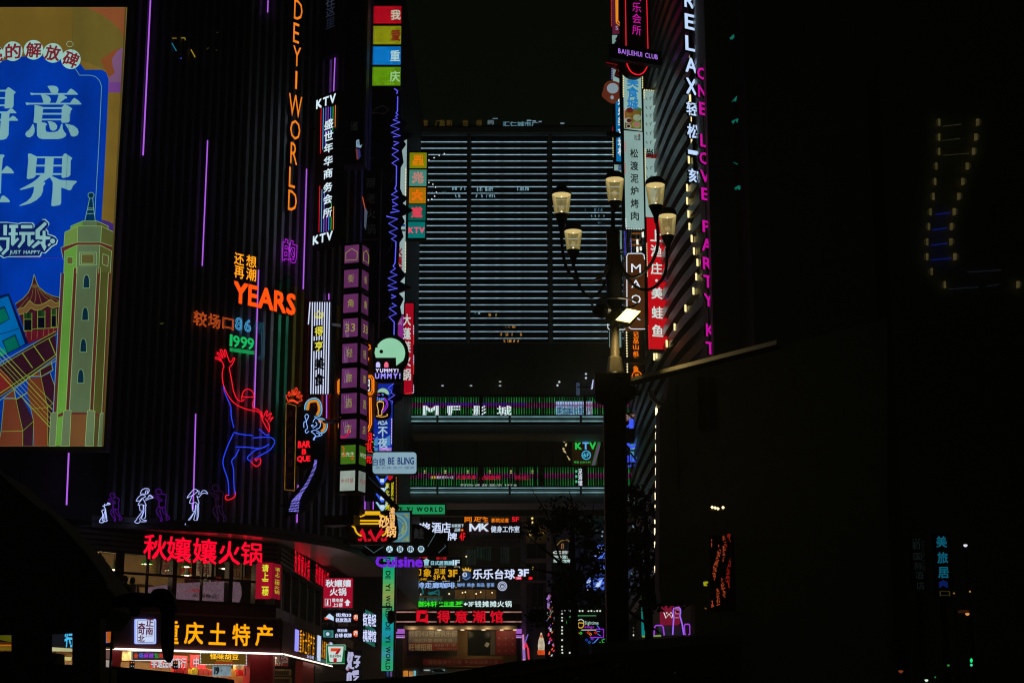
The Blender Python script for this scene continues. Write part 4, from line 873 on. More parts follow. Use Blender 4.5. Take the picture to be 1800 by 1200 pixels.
# ---- stack of lantern cubes
cube = thing('cube_sign', 'pole of ten stacked lightbox cubes, eight purple above one green and one white', 'lightbox pole', at(620, 1000, 56))
C1 = Plane(619, 640, 56.0, -19); 
YA = 56.0
def cubebox(i, x0, x1, y0, y1, xr, col, ch):
    side = C1.st(x1, (y0 + y1) / 2)[0] - C1.st(x0, (y0 + y1) / 2)[0]; mid = (x0 + x1) / 2
    zt1, zt0 = C1.st(mid, y0)[1], C1.st(mid, y1)[1]; A, B = C1.st(x0, (y0 + y1) / 2)[0], C1.st(x1, (y0 + y1) / 2)[0]
    corner = C1.P(B + .09, 0); CR = Plane(0, 0, 0, 71, origin=Vector((corner.x, corner.y, 0)))
    h = B - A + .18
    c = MB(BLACK).pbox(C1, (A - .09, B + .09, zt0 - .09, zt1 + .09), 0, h).build('lantern_cube', cube)
    MB(em(*col, 1, .22, 1.6)).pbox(C1, (A, B, zt0, zt1), .012, .01).build('face_panel', c)
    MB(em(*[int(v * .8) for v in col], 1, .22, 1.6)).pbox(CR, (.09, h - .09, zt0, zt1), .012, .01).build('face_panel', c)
    m = em(150, 150, 62) if i < 8 else None
    mz = (zt1 + zt0) / 2; hh = (zt1 - zt0)
    if i == 0:
        for pl, a_, b_ in ((C1, A, B), (CR, .09, h - .09)):
            w = b_ - a_; P_ = [pl.P(a_ + w * f, zt0 + hh * g, .03) for f, g in ((.1, .15), (.1, .58), (.5, .8), (.9, .58), (.9, .15))]
            MB(m).tube(P_, .012, 5, True).build('house_icon', c)
    elif ch:
        m = m or (em(196, 214, 170) if i == 8 else em(140, 26, 30))
        n = len(ch)
        for pl, a_, b_ in ((C1, A, B), (CR, .09, h - .09)):
            w = b_ - a_; hw = .2 if n == 1 else (.34 if n == 2 else .44); hv = .22 if n < 3 else .12
            text(pl, ch, ST((a_ + w * (.5 - hw), a_ + w * (.5 + hw), mz - hh * hv, mz + hh * hv)), m, cube, .03, .0, .01, join=True)
    if 3 <= i <= 7:  # printed light streaks
        s_ = MB(em(138, 104, 150))
        for j in range(3):
            w = B - A; f = .16 + j * .13; g0, g1 = ((.0, .95) if i in (3, 4) else (.25, 1.0))
            P_ = [C1.P(A + w * (f + .06 * math.sin(g * 3 + i)) - w * .12 * (1 - g) * (j - 1.5) * .5, zt0 + hh * g, .022) for g in (g0, g0 + .25, g0 + .5, g1 - .1)]
            s_.tube(P_, .008, 4)
        s_.build('printed_streaks', c)
    if i == 7: MB(em(200, 20, 70)).tube([C1.P(A + (B - A) * f, zt0 + hh * g, .025) for f, g in ((.02, .1), (.3, .05), (.5, .2), (.58, .45))], .03, 5).build('printed_streaks', c)
    if i == 8:
        s_ = MB(em(190, 80, 26))
        for P2_ in ([(.1, .95), (.22, .85), (.2, .65)], [(.1, .4), (.25, .5), (.25, .6), (.35, .4)], [(.8, .45), (.85, .2), (.7, .3)]): s_.tube([C1.P(A + (B - A) * f, zt0 + hh * g, .025) for f, g in P2_], .025, 5)
        s_.build('printed_streaks', c)
PP_ = (94, 42, 88)
for i, (x0, x1, y0, y1, ch) in enumerate(((606, 631, 431, 462, '家'), (605, 630, 474, 505, '街'), (604, 629.5, 517, 549, '角'), (603, 629, 560, 592, '33'), (602, 628, 604, 637, '轻'), (601, 627.5, 647, 681, '旅'), (600, 627, 691, 726, '酒'), (599, 626.5, 737, 770, '店'), (599, 625, 782, 815, '米先生'), (598, 624, 827, 862, '乡村基'))):
    cubebox(i, x0, x1, y0, y1, 0, PP_ if i < 8 else ((62, 104, 22) if i == 8 else (146, 158, 148)), ch)
MB(BLACK).tube([at(630, 434, 56.9), at(622, 906, 56.9)], .30, 8).build('pole', cube)
MB(BLACK).pbox(C1, C1.rect(560, 903, 613, 920), -.4, .6).build('mast_foot', cube)
# ---- 我爱重庆 boxes
PI = FP(64.0)
for (y0, y1, x0, x1, col, ch, cc, nm) in ((11, 41.5, 654.5, 705.5, (152, 6, 22), '我', (190, 196, 170), 'red lightbox with a pale character at the top of the column beside the wave sign'), (46, 78, 653.5, 705, (120, 124, 10), '爱', (120, 14, 22), 'olive yellow lightbox with a dark red character under the red one'),
                                          (82, 114, 653, 704.5, (6, 104, 180), '重', (170, 210, 220), 'blue lightbox with a pale character between the yellow and green ones'), (118, 150.5, 652, 704, (84, 132, 8), '庆', (150, 200, 140), 'lime green lightbox with a pale character, lowest of the column')):
    t = sign('lightbox', nm, 'lightbox sign', PI, (x0, y0, x1, y1), em(*col, 1, .18, 2), 0, .5, 'column of character lightboxes', frame=BLACK, fw=.06)
    text(PI, ch, (x1 - 18.5, y0 + 7, x1 - 1.5, y1 - 6.5), em(*cc), t, .05, .02, .03)
    c3_ = tuple(min(255, int(v * 1.45 + 20)) for v in col); mb = MB(em(*c3_, 1, light=False)); random.seed(y0)
    for i in range(8):
        for j in range(7):
            if random.random() < .82: mb.dot(PI.pt(x0 + 7 + i * 4.6, y0 + 3.5 + j * 4.3, .03), .03)
    mb.build('pixel_lights', t)
MB(BLACK).box(at(655, 0, 65).x, at(704, 0, 65).x, 64.6, 65.2, at(680, 900, 65).z, 36).build('sign_mast', None, 'black steel mast carrying the column of lightboxes and the wave sign', 'mast')
# ---- violet waveform sign
PWv = FP(63.0)
t = thing('waveform_sign', 'long zigzag violet neon waveform on a black spiked backing', 'neon sign', PWv.pt(690, 775))
zz = [(693, 156), (699, 160), (697.5, 165), None, (699, 170), (698.5, 196), (696, 199), (700, 202), (695, 205), (699, 208), (691, 211), (703, 215), (687, 221), (702, 227), (688, 233), (704, 239), (691, 241), None, (692, 249), (701, 251), (692, 256), None, (689, 260), (700.5, 265), (689, 272), (701, 280), (689, 287), (697, 292), (696.5, 326), (694, 332), (698, 336), (688, 342), (700, 347), (689, 352), None, (690, 355), (699, 360), (690, 363), None, (690, 367), (702, 371), (686, 374), None, (679, 380), (699, 385), (683, 393), (699, 402), (684, 408), (697, 415), (688, 420), (696, 425), (694.5, 462), (691, 468), (695, 472), (686, 478), (698, 483), (682, 489), (697, 496), (682, 502), (699, 507), (683, 510), None, (688, 518), (696, 521), (688, 524), None, (689, 533), (697, 537), (684, 542), (697, 551), (684, 557), (693, 566), (692.5, 590)]
seg = []; segs = []
for p in zz + [None]:
    if p is None: segs.append(seg); seg = []
    else: seg.append(p)
vio = em(92, 92, 246, 1.2)
for s_ in segs: MB(vio).neon(PWv, s_, .2, .022).build('neon_tube', t)
MB(vio).neon(PWv, [(693, 673), (682, 682), (689, 687), (687, 690), (694, 694), (682, 702), (690, 705), (689, 709)], .2, .018).build('neon_tube', t)
bk_ = [(686, 160), (705, 160), (705, 208), (716, 216), (706, 228), (726, 236), (708, 246), (713, 252), (706, 262), (709, 283), (704, 292), (703, 330), (708, 342), (716, 347), (706, 356), (725, 369), (706, 378), (711, 388), (704, 398), (709, 414), (702, 424), (700, 462), (703, 470), (713, 482), (702, 494), (723, 505), (700, 514), (709, 524), (703, 537), (706, 553), (699, 566), (699, 600), (690, 600), (690, 566), (682, 560), (690, 540), (686, 525), (692, 514), (680, 508), (684, 490), (690, 470), (692, 425), (683, 410), (685, 392), (676, 380), (688, 372), (688, 345), (693, 325), (694, 292), (686, 285), (688, 262), (690, 250), (685, 236), (687, 220), (692, 205)]
MB(BLACK).solid(PWv, bk_, .0, .2).build('backing_board', t)
MB(pm(.05, .05, .05)).solid(PWv, [(694, 672), (703, 676), (703, 690), (710, 694), (706, 702), (698, 706), (692, 712), (684, 700), (688, 690)], -.05, .1).build('backing_board', t)
# big dark round boards behind the wave at the left
for i, (cx, cy_, r) in enumerate(((668, 192, 23), (666, 303, 26), (664, 365, 24), (664, 425, 25), (663, 480, 25), (660, 540, 27), (640, 250, 18))):
    t2 = thing('round_board', 'unlit black round board number in the column left of the violet waveform', 'sign board', FP(63.5).pt(cx, cy_ + r), 'unlit round boards beside the waveform')
    t2['label'] = ['', 'unlit black round board beside the top spikes of the waveform', 'unlit black round board level with the pale green square lightbox', 'unlit black round board level with the teal KTV square lightbox', 'unlit black round board level with the top purple cubes', 'unlit black round board just above the mint green round sign', 'small unlit black round board beside the dark display case'][i]
    m_ = MB(BLACK); PZ = FP(63.6 - .0); m_.solid(PZ, [(cx + r * math.cos(a_ * .3), cy_ + r * math.sin(a_ * .3)) for a_ in range(21)], 0, .15); m_.build('board', t2)
    if i == 0: MB(em(26, 20, 26)).neon(PZ, [(650, 189), (656, 196), (662, 190), (672, 186), (684, 192), (676, 200), (664, 199), (656, 198), (650, 203)], .04, .012, True).build('fish_outline', t2); t2['label'] = 'unlit round board with a faint fish outline below the lime green lightbox'
# dark display box and dim vertical sign behind the cubes
t = sign('display_case', 'dark framed glass display case hanging beside the KTV blade sign', 'display case', Plane(624, 200, 61.5, -8), (605, -20, 640, 288), pm(.02, .025, .03, .12), 0, .5, frame=pm(.3, .28, .33, .5, .3), fw=.09)
PD = Plane(624, 200, 61.5, -8)
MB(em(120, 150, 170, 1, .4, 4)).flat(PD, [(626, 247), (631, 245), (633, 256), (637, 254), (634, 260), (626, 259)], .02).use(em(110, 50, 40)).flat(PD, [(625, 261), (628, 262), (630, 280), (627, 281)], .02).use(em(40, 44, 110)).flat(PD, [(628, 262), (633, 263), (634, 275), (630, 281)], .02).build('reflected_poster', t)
text(PD, '道', (616, 214, 629, 229), em(22, 22, 22), t, .03)
P4 = FP(62.5)
t = sign('vertical_sign', 'unlit dark signboard with faint grey characters behind the purple cubes', 'sign', P4, (636, 300, 668, 560), pm(.03, .03, .03, .3), 0, .2)
for i, ch in enumerate('掰老火锅'): text(P4, ch, (644, 313 + i * 27, 660, 330 + i * 27), em(16, 15, 15), t, .03, .01, .02)
MB(pm(.35, .33, .3, .5, .4)).pbox(P4, P4.rect(666.5, 300, 668.5, 640), .1, .12).build('trim', t)
MB(pm(.35, .33, .3, .5, .4)).pbox(P4, P4.rect(635, 421, 665, 423), .1, .12).build('trim', t)
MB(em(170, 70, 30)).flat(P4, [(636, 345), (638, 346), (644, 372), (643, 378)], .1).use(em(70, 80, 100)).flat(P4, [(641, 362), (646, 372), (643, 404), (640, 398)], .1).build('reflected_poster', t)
# white lightbox with red characters (behind waveform)
P5 = FP(66.0)
t = sign('tall_lightbox', 'tall white lightbox with red characters behind the violet waveform', 'lightbox sign', P5, (686, 236, 713, 552), em(150, 176, 176, 1, .22, .5, True, .4), 0, .4, frame=pm(.05, .05, .12), fw=.05)
MB(em(20, 60, 140)).flat(P5, R4(686.5, 394, 712, 398), .03).build('blue_stripe', t); MB(DARK).pbox(P5, P5.rect(686, 404, 712.5, 406.5), .04, .05).build('joint', t)
for i, ch in enumerate('秋孃孃'): text(P5, ch, (689, 433 + i * 17, 707, 449 + i * 17), em(140, 14, 26), t, .05, .05, .02)
bulbs(P5, [(713.5, 296), (713, 345)], 2.6, [em(235, 225, 180, 1.2, light=False)], t, .1, .03); bulbs(P5, [(713, 426), (712.5, 478)], 2.6, [em(235, 225, 180, 1.2, light=False)], t, .1, .03)
bulbs(P5, [(683.5, 322), (683, 342)], 2.8, [em(230, 50, 40, 1.2, light=False)], t, .1, .03); bulbs(P5, [(682, 433), (682, 452)], 2.6, [em(200, 190, 230, 1.2, light=False)], t, .1, .03)
t = sign('purple_lightbox', 'plain purple lightbox between the waveform and the red vertical sign', 'lightbox sign', P5, (682, 554, 711.5, 622), em(132, 34, 128, 1, .15, .6), .0, .4, frame=BLACK, fw=.03)
for ch, x in (('食', 687), ('面', 703)): text(P5, ch, (x - 4, 560, x + 4, 571), em(150, 110, 170), t, .04, .01)
bulbs(P5, [(711.5, 556), (711.5, 604)], 3.3, [em(255, 60, 60, 1.2, light=False)], t, .1, .03)
t = sign('red_vertical_sign', 'tall red sign with white characters edged with bulbs right of the waveform', 'lightbox sign', FP(64.8), (711, 533, 726, 692), em(158, 6, 30, 1, .15, .6), .0, .4, frame=DARK, fw=.05)
P6 = FP(64.8)
for i, ch in enumerate('大蓬莱火锅'): text(P6, ch, (707 if i > 2 else 709, 552 + i * 24, 722, 572 + i * 24), em(196, 206, 200), t, .05, .05, .03)
bulbs(P6, [(727, 555), (727, 690), (712, 692)], 2.9, [None, em(214, 200, 226, 1.2, light=False), em(255, 80, 60, 1, light=False)], t, .1, .026)
# 星光大道 KTV boxes
P7 = FP(70.0)
for i, (x0, x1, y0, y1, col, ch, cc, nm) in enumerate(((720, 750, 268.5, 295.5, (118, 124, 8), '星', (226, 116, 12), 'olive square lightbox with orange neon character at the top right of the waveform'), (719.5, 749.5, 298.5, 327, (66, 132, 118), '光', (206, 120, 112), 'grey-green square lightbox with pink neon character'), (719, 748.5, 329.5, 357.5, (164, 110, 8), '大', (255, 100, 14), 'amber square lightbox with bright orange neon character'),
                                                   (718, 748, 359.5, 387.5, (6, 84, 74), '道', (232, 56, 84), 'dark green square lightbox with crimson neon character'), (717.5, 747, 390, 418, (6, 112, 108), 'KTV', (232, 82, 110), 'teal square lightbox reading KTV in pink'))):
    t = sign('square_lightbox', nm, 'lightbox sign', P7, (x0, y0, x1, y1), em(*col, 1, .1, 1), 0, .4, 'square lightboxes over the louvre screen', frame=BLACK, fw=.05)
    if i < 4: text(P7, ch, (x0 + 4.5, y0 + 4, x1 - 5, y1 - 4.5), em(*cc, 1.1), t, .08, .03 if i < 3 else .02, .03, outline=.035)
    else: text(P7, ch, (x0 + 1, y0 + 10, x1 - 1, y0 + 19.5), em(*cc, 1.1), t, .08, .03, .03)
t = thing('string_light', 'dotted arc of white bulbs beside the square lightboxes', 'string light', P7.pt(752, 352))
mb = MB(IRON).neon(P7, [(752, 283), (763, 277), (781, 270), (790, 262)], .1, .02).neon(P7, [(752, 321), (760, 324), (765, 329), (767, 338), (764, 346), (758, 350), (752, 353)], .1, .02); mb.build('wire', t)
mb = MB(em(225, 230, 235, 1.3))
for x, y in ((754, 281.5), (763, 277.5), (772, 273.5), (781, 270), (754, 321), (761, 324), (765.5, 329), (767, 338), (764, 345), (759, 350), (753, 352)): mb.dot(P7.pt(x, y, .12), .035)
mb.build('bulbs', t)
# ---- YUMMY sign
P8 = FP(61.0)
t = thing('round_neon_sign', 'mint green round lightbox on a black board above the word YUMMY twice', 'neon sign', P8.pt(690, 668))
MB(BLACK).solid(P8, catmull([(655, 612), (662, 597), (678, 589), (697, 589), (712, 600), (718, 618), (716, 636), (709, 648), (708, 665), (700, 672), (690, 671), (662, 671), (657, 655), (655, 630)], 3, True), 0, .3).build('board', t)
disc = [(686 + 26 * math.cos(math.radians(a_)), 620 + 26 * math.sin(math.radians(a_))) for a_ in range(-150, 50, 10)]
MB(em(142, 202, 166, 1.05, .08, .6)).solid(P8, [(664, 607), (664, 610.5), (660, 611), (658.5, 620), (660.5, 628)] + [(696, 628), (696.5, 642)][0:2] + disc[::-1][1:], .06, .05).build('mint_panel', t)
MB(BLACK).solid(P8, [(670.3 + 3.2 * math.cos(a_ * .52), 617.6 + 3.2 * math.sin(a_ * .52)) for a_ in range(12)], .09, .02).build('eye_dot', t)
for x, c in ((664.5, (196, 190, 250)), (679, (238, 100, 130))): MB(em(*c, 1.1)).solid(P8, [(x - 3.6, 645), (x - 3.6, 639), (x - 2, 636.5), (x, 635.8), (x + 2, 636.5), (x + 3.6, 639), (x + 3.6, 645)], .08, .05).build('light_tab', t)
text(P8, 'YUMMY!', (660.5, 648, 700, 654), em(214, 206, 250, 1.2), t, .08, .04, .04, gap=.22); text(P8, 'UMMY!', (659.5, 656, 703.5, 665), em(150, 138, 250, 1.2), t, .08, .05, .04, gap=.3)
# ---- orange outlined frame sign
P9 = FP(62.0)
t = thing('neon_frame_sign', 'tall grey sign outlined by double orange neon tubes around the lower cubes', 'neon sign', P9.pt(625, 768))
MB(pm(.14, .12, .11, .6)).solid(P9, catmull([(596, 640), (600, 600), (612, 590), (650, 592), (656, 640), (664, 660), (662, 700), (656, 740), (646, 764), (600, 764), (592, 740), (590, 700), (588, 668)], 2, True), -.05, .2).build('board', t)
on2 = em(255, 132, 20, 1.25)
for p in ([(644, 660), (653, 660), (657, 665), (657, 688), (653, 693), (640, 694)], [(644, 663), (651, 663), (654, 667), (654, 686), (651, 690), (640, 691)], [(652, 698), (653, 745), (648, 757), (642, 761)], [(649.5, 698), (650, 744), (646, 754), (642, 757)], [(599, 664), (594, 670), (594, 690), (599, 695)], [(599, 667), (596.5, 671), (596.5, 689), (599, 692)], [(596, 738), (595, 750), (599, 760)], [(598.5, 738), (598, 752)],
          [(644, 608), (650, 606), (651, 612), (645, 616)], [(645, 626), (648, 630), (646, 635)], [(597, 729), (599, 733), (602, 731)], [(641, 733), (645, 731), (644, 729)]): MB(on2).neon(P9, p, .08, .022).build('neon_tube', t)
text(P9, '吧', (640, 667, 650, 687), em(220, 228, 235, 1.1), t, .08, .04, .04)
# ---- 吃鸡电竞 red characters with party bits
t = thing('neon_characters', 'red vertical characters beside the green and white cubes', 'neon sign', P9.pt(650, 825))
MB(BLACK).solid(P9, R4(641, 760, 657, 880), .0, .2).build('board', t)
for ch, y in (('网', 761), ('电', 777), ('竞', 797)): text(P9, ch, (642, y, 653.5, y + 17), em(236, 26, 28, 1.15), t, .08, .02, .04)
for x, y, c in ((657, 764, (235, 235, 230)), (656, 770, (210, 60, 210)), (654, 794, (230, 120, 30)), (658, 780, (80, 200, 70)), (655, 776, (220, 200, 60)), (657, 785, (220, 150, 40))): MB(em(*c)).flat(P9, [(x - 1.5, y - 1), (x + 1.5, y), (x + 1, y + 1.5), (x - 1, y + .5)], .12).build('confetti', t)
# ---- blue poster sign with beer neon
P10 = FP(64.0)
t = sign('blue_poster_sign', 'blue vertical poster sign with white characters and a pale moon', 'lightbox sign', P10, (657, 671, 690, 792), em(16, 40, 150, 1, .3, 1.2), -.05, .4, frame=BLACK, fw=.04)
for ch, y in (('忘', 738 - 6), ('不', 753), ('夜', 772)): text(P10, ch, (664.5, y - 3, 681, y + 14), em(160, 196, 214), t, .05, .03, .03)
MB(em(150, 196, 170)).flat(P10, [(673 + 11 * math.cos(math.radians(a_)), 693 + 11 * math.sin(math.radians(a_))) for a_ in range(180, 361, 12)], .03).use(em(70, 130, 190)).flat(P10, [(658, 772), (664, 766), (664, 783), (658, 783)], .03).flat(P10, [(676, 770), (686, 764), (686, 783), (676, 783)], .02).build('printed_shapes', t)
MB(em(160, 130, 200, 1, .6, 6)).flat(P10, R4(666, 786, 688, 792), .04).use(em(70, 140, 190, 1, .5, 5)).flat(P10, R4(658, 786, 664, 792), .04).build('printed_shapes', t)
bulbs(P10, [(688.5, 736), (688, 781)], 2.7, [em(220, 190, 236, 1.2, light=False)], t, .1, .026)
t = thing('beer_neon_sign', 'black cut-out sign with an orange neon beer glass and purple arc', 'neon sign', FP(63).pt(670, 737))
P11 = FP(63.0)
MB(BLACK).solid(P11, catmull([(659, 700), (664, 690), (676, 690), (683, 698), (687, 712), (686, 730), (676, 737), (660, 735), (657, 715)], 3, True), 0, .2).build('board', t)
for p, c, cl in (([(663, 707), (674, 707), (673, 718), (671, 722), (671, 729), (665, 729), (665, 722), (664, 716)], (238, 176, 84), True), ([(663, 707), (668, 704.5), (674, 707)], (238, 176, 84), False), ([(661, 731), (672, 732.5), (681, 730), (680, 727)], (238, 176, 84), False), ([(676, 699), (681, 706), (681, 715), (673, 725)], (150, 50, 220), False), ([(674.5, 701), (679, 707), (678, 714), (672, 722)], (150, 50, 220), False), ([(662, 693), (668, 694)], (170, 70, 210), False), ([(671, 692), (674, 693.5), (672, 695)], (90, 140, 230), False)):
    MB(em(*c, 1.15)).neon(P11, p, .08, .016, cl, 2).build('neon_tube', t)
text(P11, 'Beer', (661.5, 697, 676, 703.5), em(90, 140, 235, 1.1), t, .08, .02, .03, join=True)
# ---- BE BLING
P12 = FP(60.5)
t = thing('rounded_lightbox', 'pale blue rounded lightbox reading BE BLING', 'lightbox sign', P12.pt(690, 834))
MB(BLACK).solid(P12, rrect(654, 793, 733.5, 833.5, 6), 0, .35).build('case', t); MB(em(136, 168, 184, 1, .14, .7)).solid(P12, rrect(655, 794.5, 732, 832, 5.5), .03, .02).build('face_panel', t)
nv = em(18, 44, 104)
text(P12, 'BE BLING', (682.5, 803.5, 727.5, 815.5), nv, t, .05, .02, .01, gap=.1); text(P12, '白领', (655.5, 805, 676.5, 818), nv, t, .05, .01, .01)
text(P12, '颜·形体·医疗·健康', (660, 819, 728, 824), em(70, 94, 122), t, .05, .0, .01, join=True)
MB(IRON).tube([P12.pt(656, 800, -.2), at(628, 798, 57)], .05).build('bracket', t)
# ---- chevrons and yellow sign
t = sign('chevron_sign', 'black sign with four blue and white neon chevrons pointing down', 'neon sign', P9, (658, 836, 698, 897), BLACK, -.1, .2)
for i, (y, c) in enumerate(((836, (50, 90, 230)), (852, (150, 196, 226)), (867, (50, 90, 230)), (882, (150, 196, 226)))):
    MB(em(*c, 1.1)).solid(P9, [(660, y), (663.5, y), (672, y + 11), (680, y), (683.5, y), (673.5, y + 15), (670, y + 15)], .05, .05).build('chevron', t)
    MB(em(190, 214, 235, 1.1)).solid(P9, R4(668.5, y + 5, 675, y + 11), .09, .03).build('light_square', t)
ylw = em(226, 214, 20, 1.1)
for ch, y in (('东', 848), ('北', 861), ('烧', 874), ('烤', 886)): text(P9, ch, (677.5, y, 684.5, y + 10), ylw, t, .1, .01, .03)
text(P9, 'TUNNONG CEEP', (687.5, 847, 691.5, 884), ylw, t, .06, .02, .02, rot=True, join=True)
MB(em(190, 16, 30)).flat(P9, [(681, 836), (691, 836), (690, 840), (686, 844), (682, 842)], .07).build('red_mark', t)
bulbs(P9, [(696.5, 838), (696.5, 890)], 2.4, [em(224, 150, 60, 1, light=False)], t, .05, .016)
MB(IRON).tube([at(645, 840, 60), at(700, 895, 60)], .1, 6).build('stay_bar', t)
# ---- clay pot sign
P13 = FP(57.0)
t = thing('clay_pot_sign', 'neon clay pot with red flames and peach characters above the canopy tip', 'neon sign', P13.pt(650, 954))
MB(BLACK).solid(P13, [(612, 899), (686, 899), (697, 905), (700, 930), (698, 945), (684, 953), (612, 953), (606, 925)], 0, .35).build('board', t)
gy = em(226, 170, 22, 1.15)
MB(gy).solid(P13, R4(641.5, 898, 668, 904.5), .06, .05).build('pot_knob', t)
kp = lambda p: T(590, 880, 8.571, p)
for p in ([(440, 208), (340, 250), (290, 295)], [(660, 208), (750, 245), (790, 290)], [(290, 296), (700, 298)], [(320, 342), (660, 342)], [(290, 296), (245, 290), (228, 330), (250, 375), (285, 405), (305, 460), (345, 505), (390, 525)], [(255, 300), (285, 320), (300, 350)], [(700, 525), (750, 490), (770, 430)]): MB(gy).neon(P13, kp(p), .08, .034, smooth=3).build('neon_tube', t)
fr_ = em(196, 12, 36, 1.15)
for p in ([(330, 560), (345, 600), (390, 600), (400, 560), (380, 550), (370, 575), (350, 565)], [(360, 470), (400, 410), (440, 480), (460, 570), (480, 600), (440, 610), (400, 540)], [(485, 470), (530, 420), (560, 500), (600, 560), (630, 610), (570, 600), (530, 520), (500, 500)], [(480, 560), (490, 605), (530, 600), (535, 560), (510, 580)], [(600, 560), (640, 480), (700, 390), (700, 450), (740, 450), (680, 520), (640, 560), (610, 600)], [(680, 560), (690, 605), (760, 600), (775, 560), (770, 520), (740, 560), (720, 580), (700, 550)]):
    MB(fr_).solid(P13, kp(p), .07, .05).build('neon_flame', t)
pc_ = em(246, 186, 110, 1.15)
text(P13, '砂', (666, 906, 684, 927), pc_, t, .12, .03, .05, angle=-6); text(P13, '锅', (678, 924, 696, 943), pc_, t, .12, .03, .05, angle=-4)
for i, ch in enumerate('渝锦蓉'): text(P13, ch, (684.5, 891 + i * 12, 694, 903 + i * 12), pc_, t, .12, .03, .05)
MB(pm(.2, .18, .15, .6)).pbox(P13, P13.rect(615, 953.5, 723, 957), .1, .3).build('mounting_beam', t)
# ---- blue ornamental card
P14 = FP(58.5)
t = sign('ornamental_lightbox', 'teal lightbox with gold circle and corner ornaments beside the clay pot sign', 'lightbox sign', P14, (676, 900, 720, 952), em(64, 118, 146, 1, .15, 1), 0, .3, frame=pm(.22, .16, .12, .6), fw=.07)
od = em(134, 160, 130)
for rr2 in (15, 20, 21.5): MB(od).neon(P14, [(694 + rr2 * math.cos(a_ * .26), 926 + rr2 * math.sin(a_ * .26)) for a_ in range(-6, 7)], .03, .012).build('ornament_ring', t)
mb = MB(em(118, 140, 100, 1, .4, 6)).flat(P14, [(708, 902), (718, 902), (718, 913)], .03).flat(P14, [(718, 940), (718, 950), (706, 950)], .03).flat(P14, [(708, 918), (713, 920), (712, 932), (707, 940), (704, 936)], .04).neon(P14, [(697, 903), (719, 903), (719, 951), (686, 951)], .03, .012); mb.build('ornament', t)
# ---- fan shaped sign
P15 = FP(60.0)
t = thing('fan_sign', 'dark fan-shaped board with four white discs carrying characters', 'sign', P15.pt(715, 980))
MB(BLACK).solid(P15, [(640, 958), (723, 955), (723, 920), (740, 922), (765, 937), (786, 935), (788, 975), (770, 977), (645, 977), (636, 970)], 0, .3).build('board', t)
for x, ch in ((684.5, '火'), (703, '锅'), (721.5, '串'), (740, '串')):
    d = MB(em(190, 224, 240, 1.15)).solid(P15, [(x + 5.6 * math.cos(a_ * .35), 964.5 + 5.6 * math.sin(a_ * .35)) for a_ in range(18)], .08, .06).build('light_disc', t)
    text(P15, ch, (x - 4, 960, x + 4, 969), em(14, 30, 50), t, .1, .02, .01)
text(P15, '鲑', (727, 928, 745, 946), em(36, 36, 36), t, .05, .0, .03, outline=.02)
dl = em(70, 96, 96)
for p in ([(641, 959), (657, 971), (674, 960)], [(765, 938), (752, 960)], [(771, 971), (784, 959), (781, 957)]): MB(dl).neon(P15, p, .05, .012).build('trim_tube', t)
for i in range(8): MB(pm(.12, .08, .05)).neon(P15, [(754 + i * 2, 956 - i * 2.0), (770 + i * 1.8, 968 - i * 1.6)], .05, .015).build('rib', t)
# ---- Cuisine
P16 = FP(62.0)
t = thing('letter_sign', 'purple bubbly letters reading Cuisine under the four white discs', 'neon sign', P16.pt(700, 998))
text(P16, 'Cuisine', (661, 977, 742, 995.5), em(108, 34, 206, 1.15, .15, 3), t, .1, .08, .08, gap=.1)
MB(IRON).tube([P16.pt(661, 989, -.1), P16.pt(742, 989, -.1)], .05).build('rail', t)
# ---- green letter column
P17 = FP(66.0)
t = sign('light_column', 'tall teal and yellow-green lit column reading DE YI WORLD sideways', 'light column', P17, (672, 976, 692, 1178), None, 0, .5)
r_ = P17.rect(672, 976, 692, 1178); n = 24
cols_ = [(20, 150, 130), (16, 160, 110), (40, 170, 110), (110, 170, 90), (150, 170, 90), (110, 170, 100), (30, 160, 120), (20, 160, 160), (30, 150, 170), (20, 150, 110), (60, 150, 160), (40, 160, 110)]
for i in range(n):
    z1 = r_[3] + (r_[2] - r_[3]) * i / n; z0 = r_[3] + (r_[2] - r_[3]) * (i + 1) / n; cA, cB = cols_[i // 2], cols_[min(11, (i + 1) // 2)]; MB(em(*[(a_ + b_) // 2 for a_, b_ in zip(cA, cB)], .95, .15, .5)).pbox(P17, (r_[0], r_[1], z0 + .002, z1), 0, .4).build('light_panel', t)
MB(pm(.3, .28, .3, .4, .6)).pbox(P17, (r_[1] + .01, r_[1] + .08, r_[2] - 4, r_[3] + .2), .05, .5).build('edge_post', t)
bk2 = pm(.008, .008, .008)
for s_, y0, y1 in (('RD', 974, 986), ('DE', 1003, 1017), ('YI', 1025, 1037), ('WORLD', 1046, 1085), ('DE', 1093, 1107), ('YI', 1116, 1128), ('WORLD', 1136, 1176)):
    text(P17, s_, (678, y0, 686, y1), bk2, t, .05, .02, .02, rot=True)
MB(BLACK).lathe(P17.pt(687, 1087, .6), [(.02, .35), (.12, .3), (.16, 0), (.1, -.15), (.02, -.2)], 10).build('camera_dome', t)
MB(BLACK).tube([P17.pt(660, 1066, .4), P17.pt(689, 1066, .4), P17.pt(687, 1080, .5)], .04).build('camera_arm', t)
P18 = FP(80.0)
t = sign('green_lettered_box', 'long horizontal green lightbox reading DE YI WORLD in black above the hotel sign', 'lightbox sign', P18, (696, 886.5, 782, 903), em(28, 140, 84, 1, .25, .4), 0, .5, frame=BLACK, fw=.05)
text(P18, 'DE YI WORLD', (694, 891, 778, 898.5), bk2, t, .03, .03, .01, gap=.32)

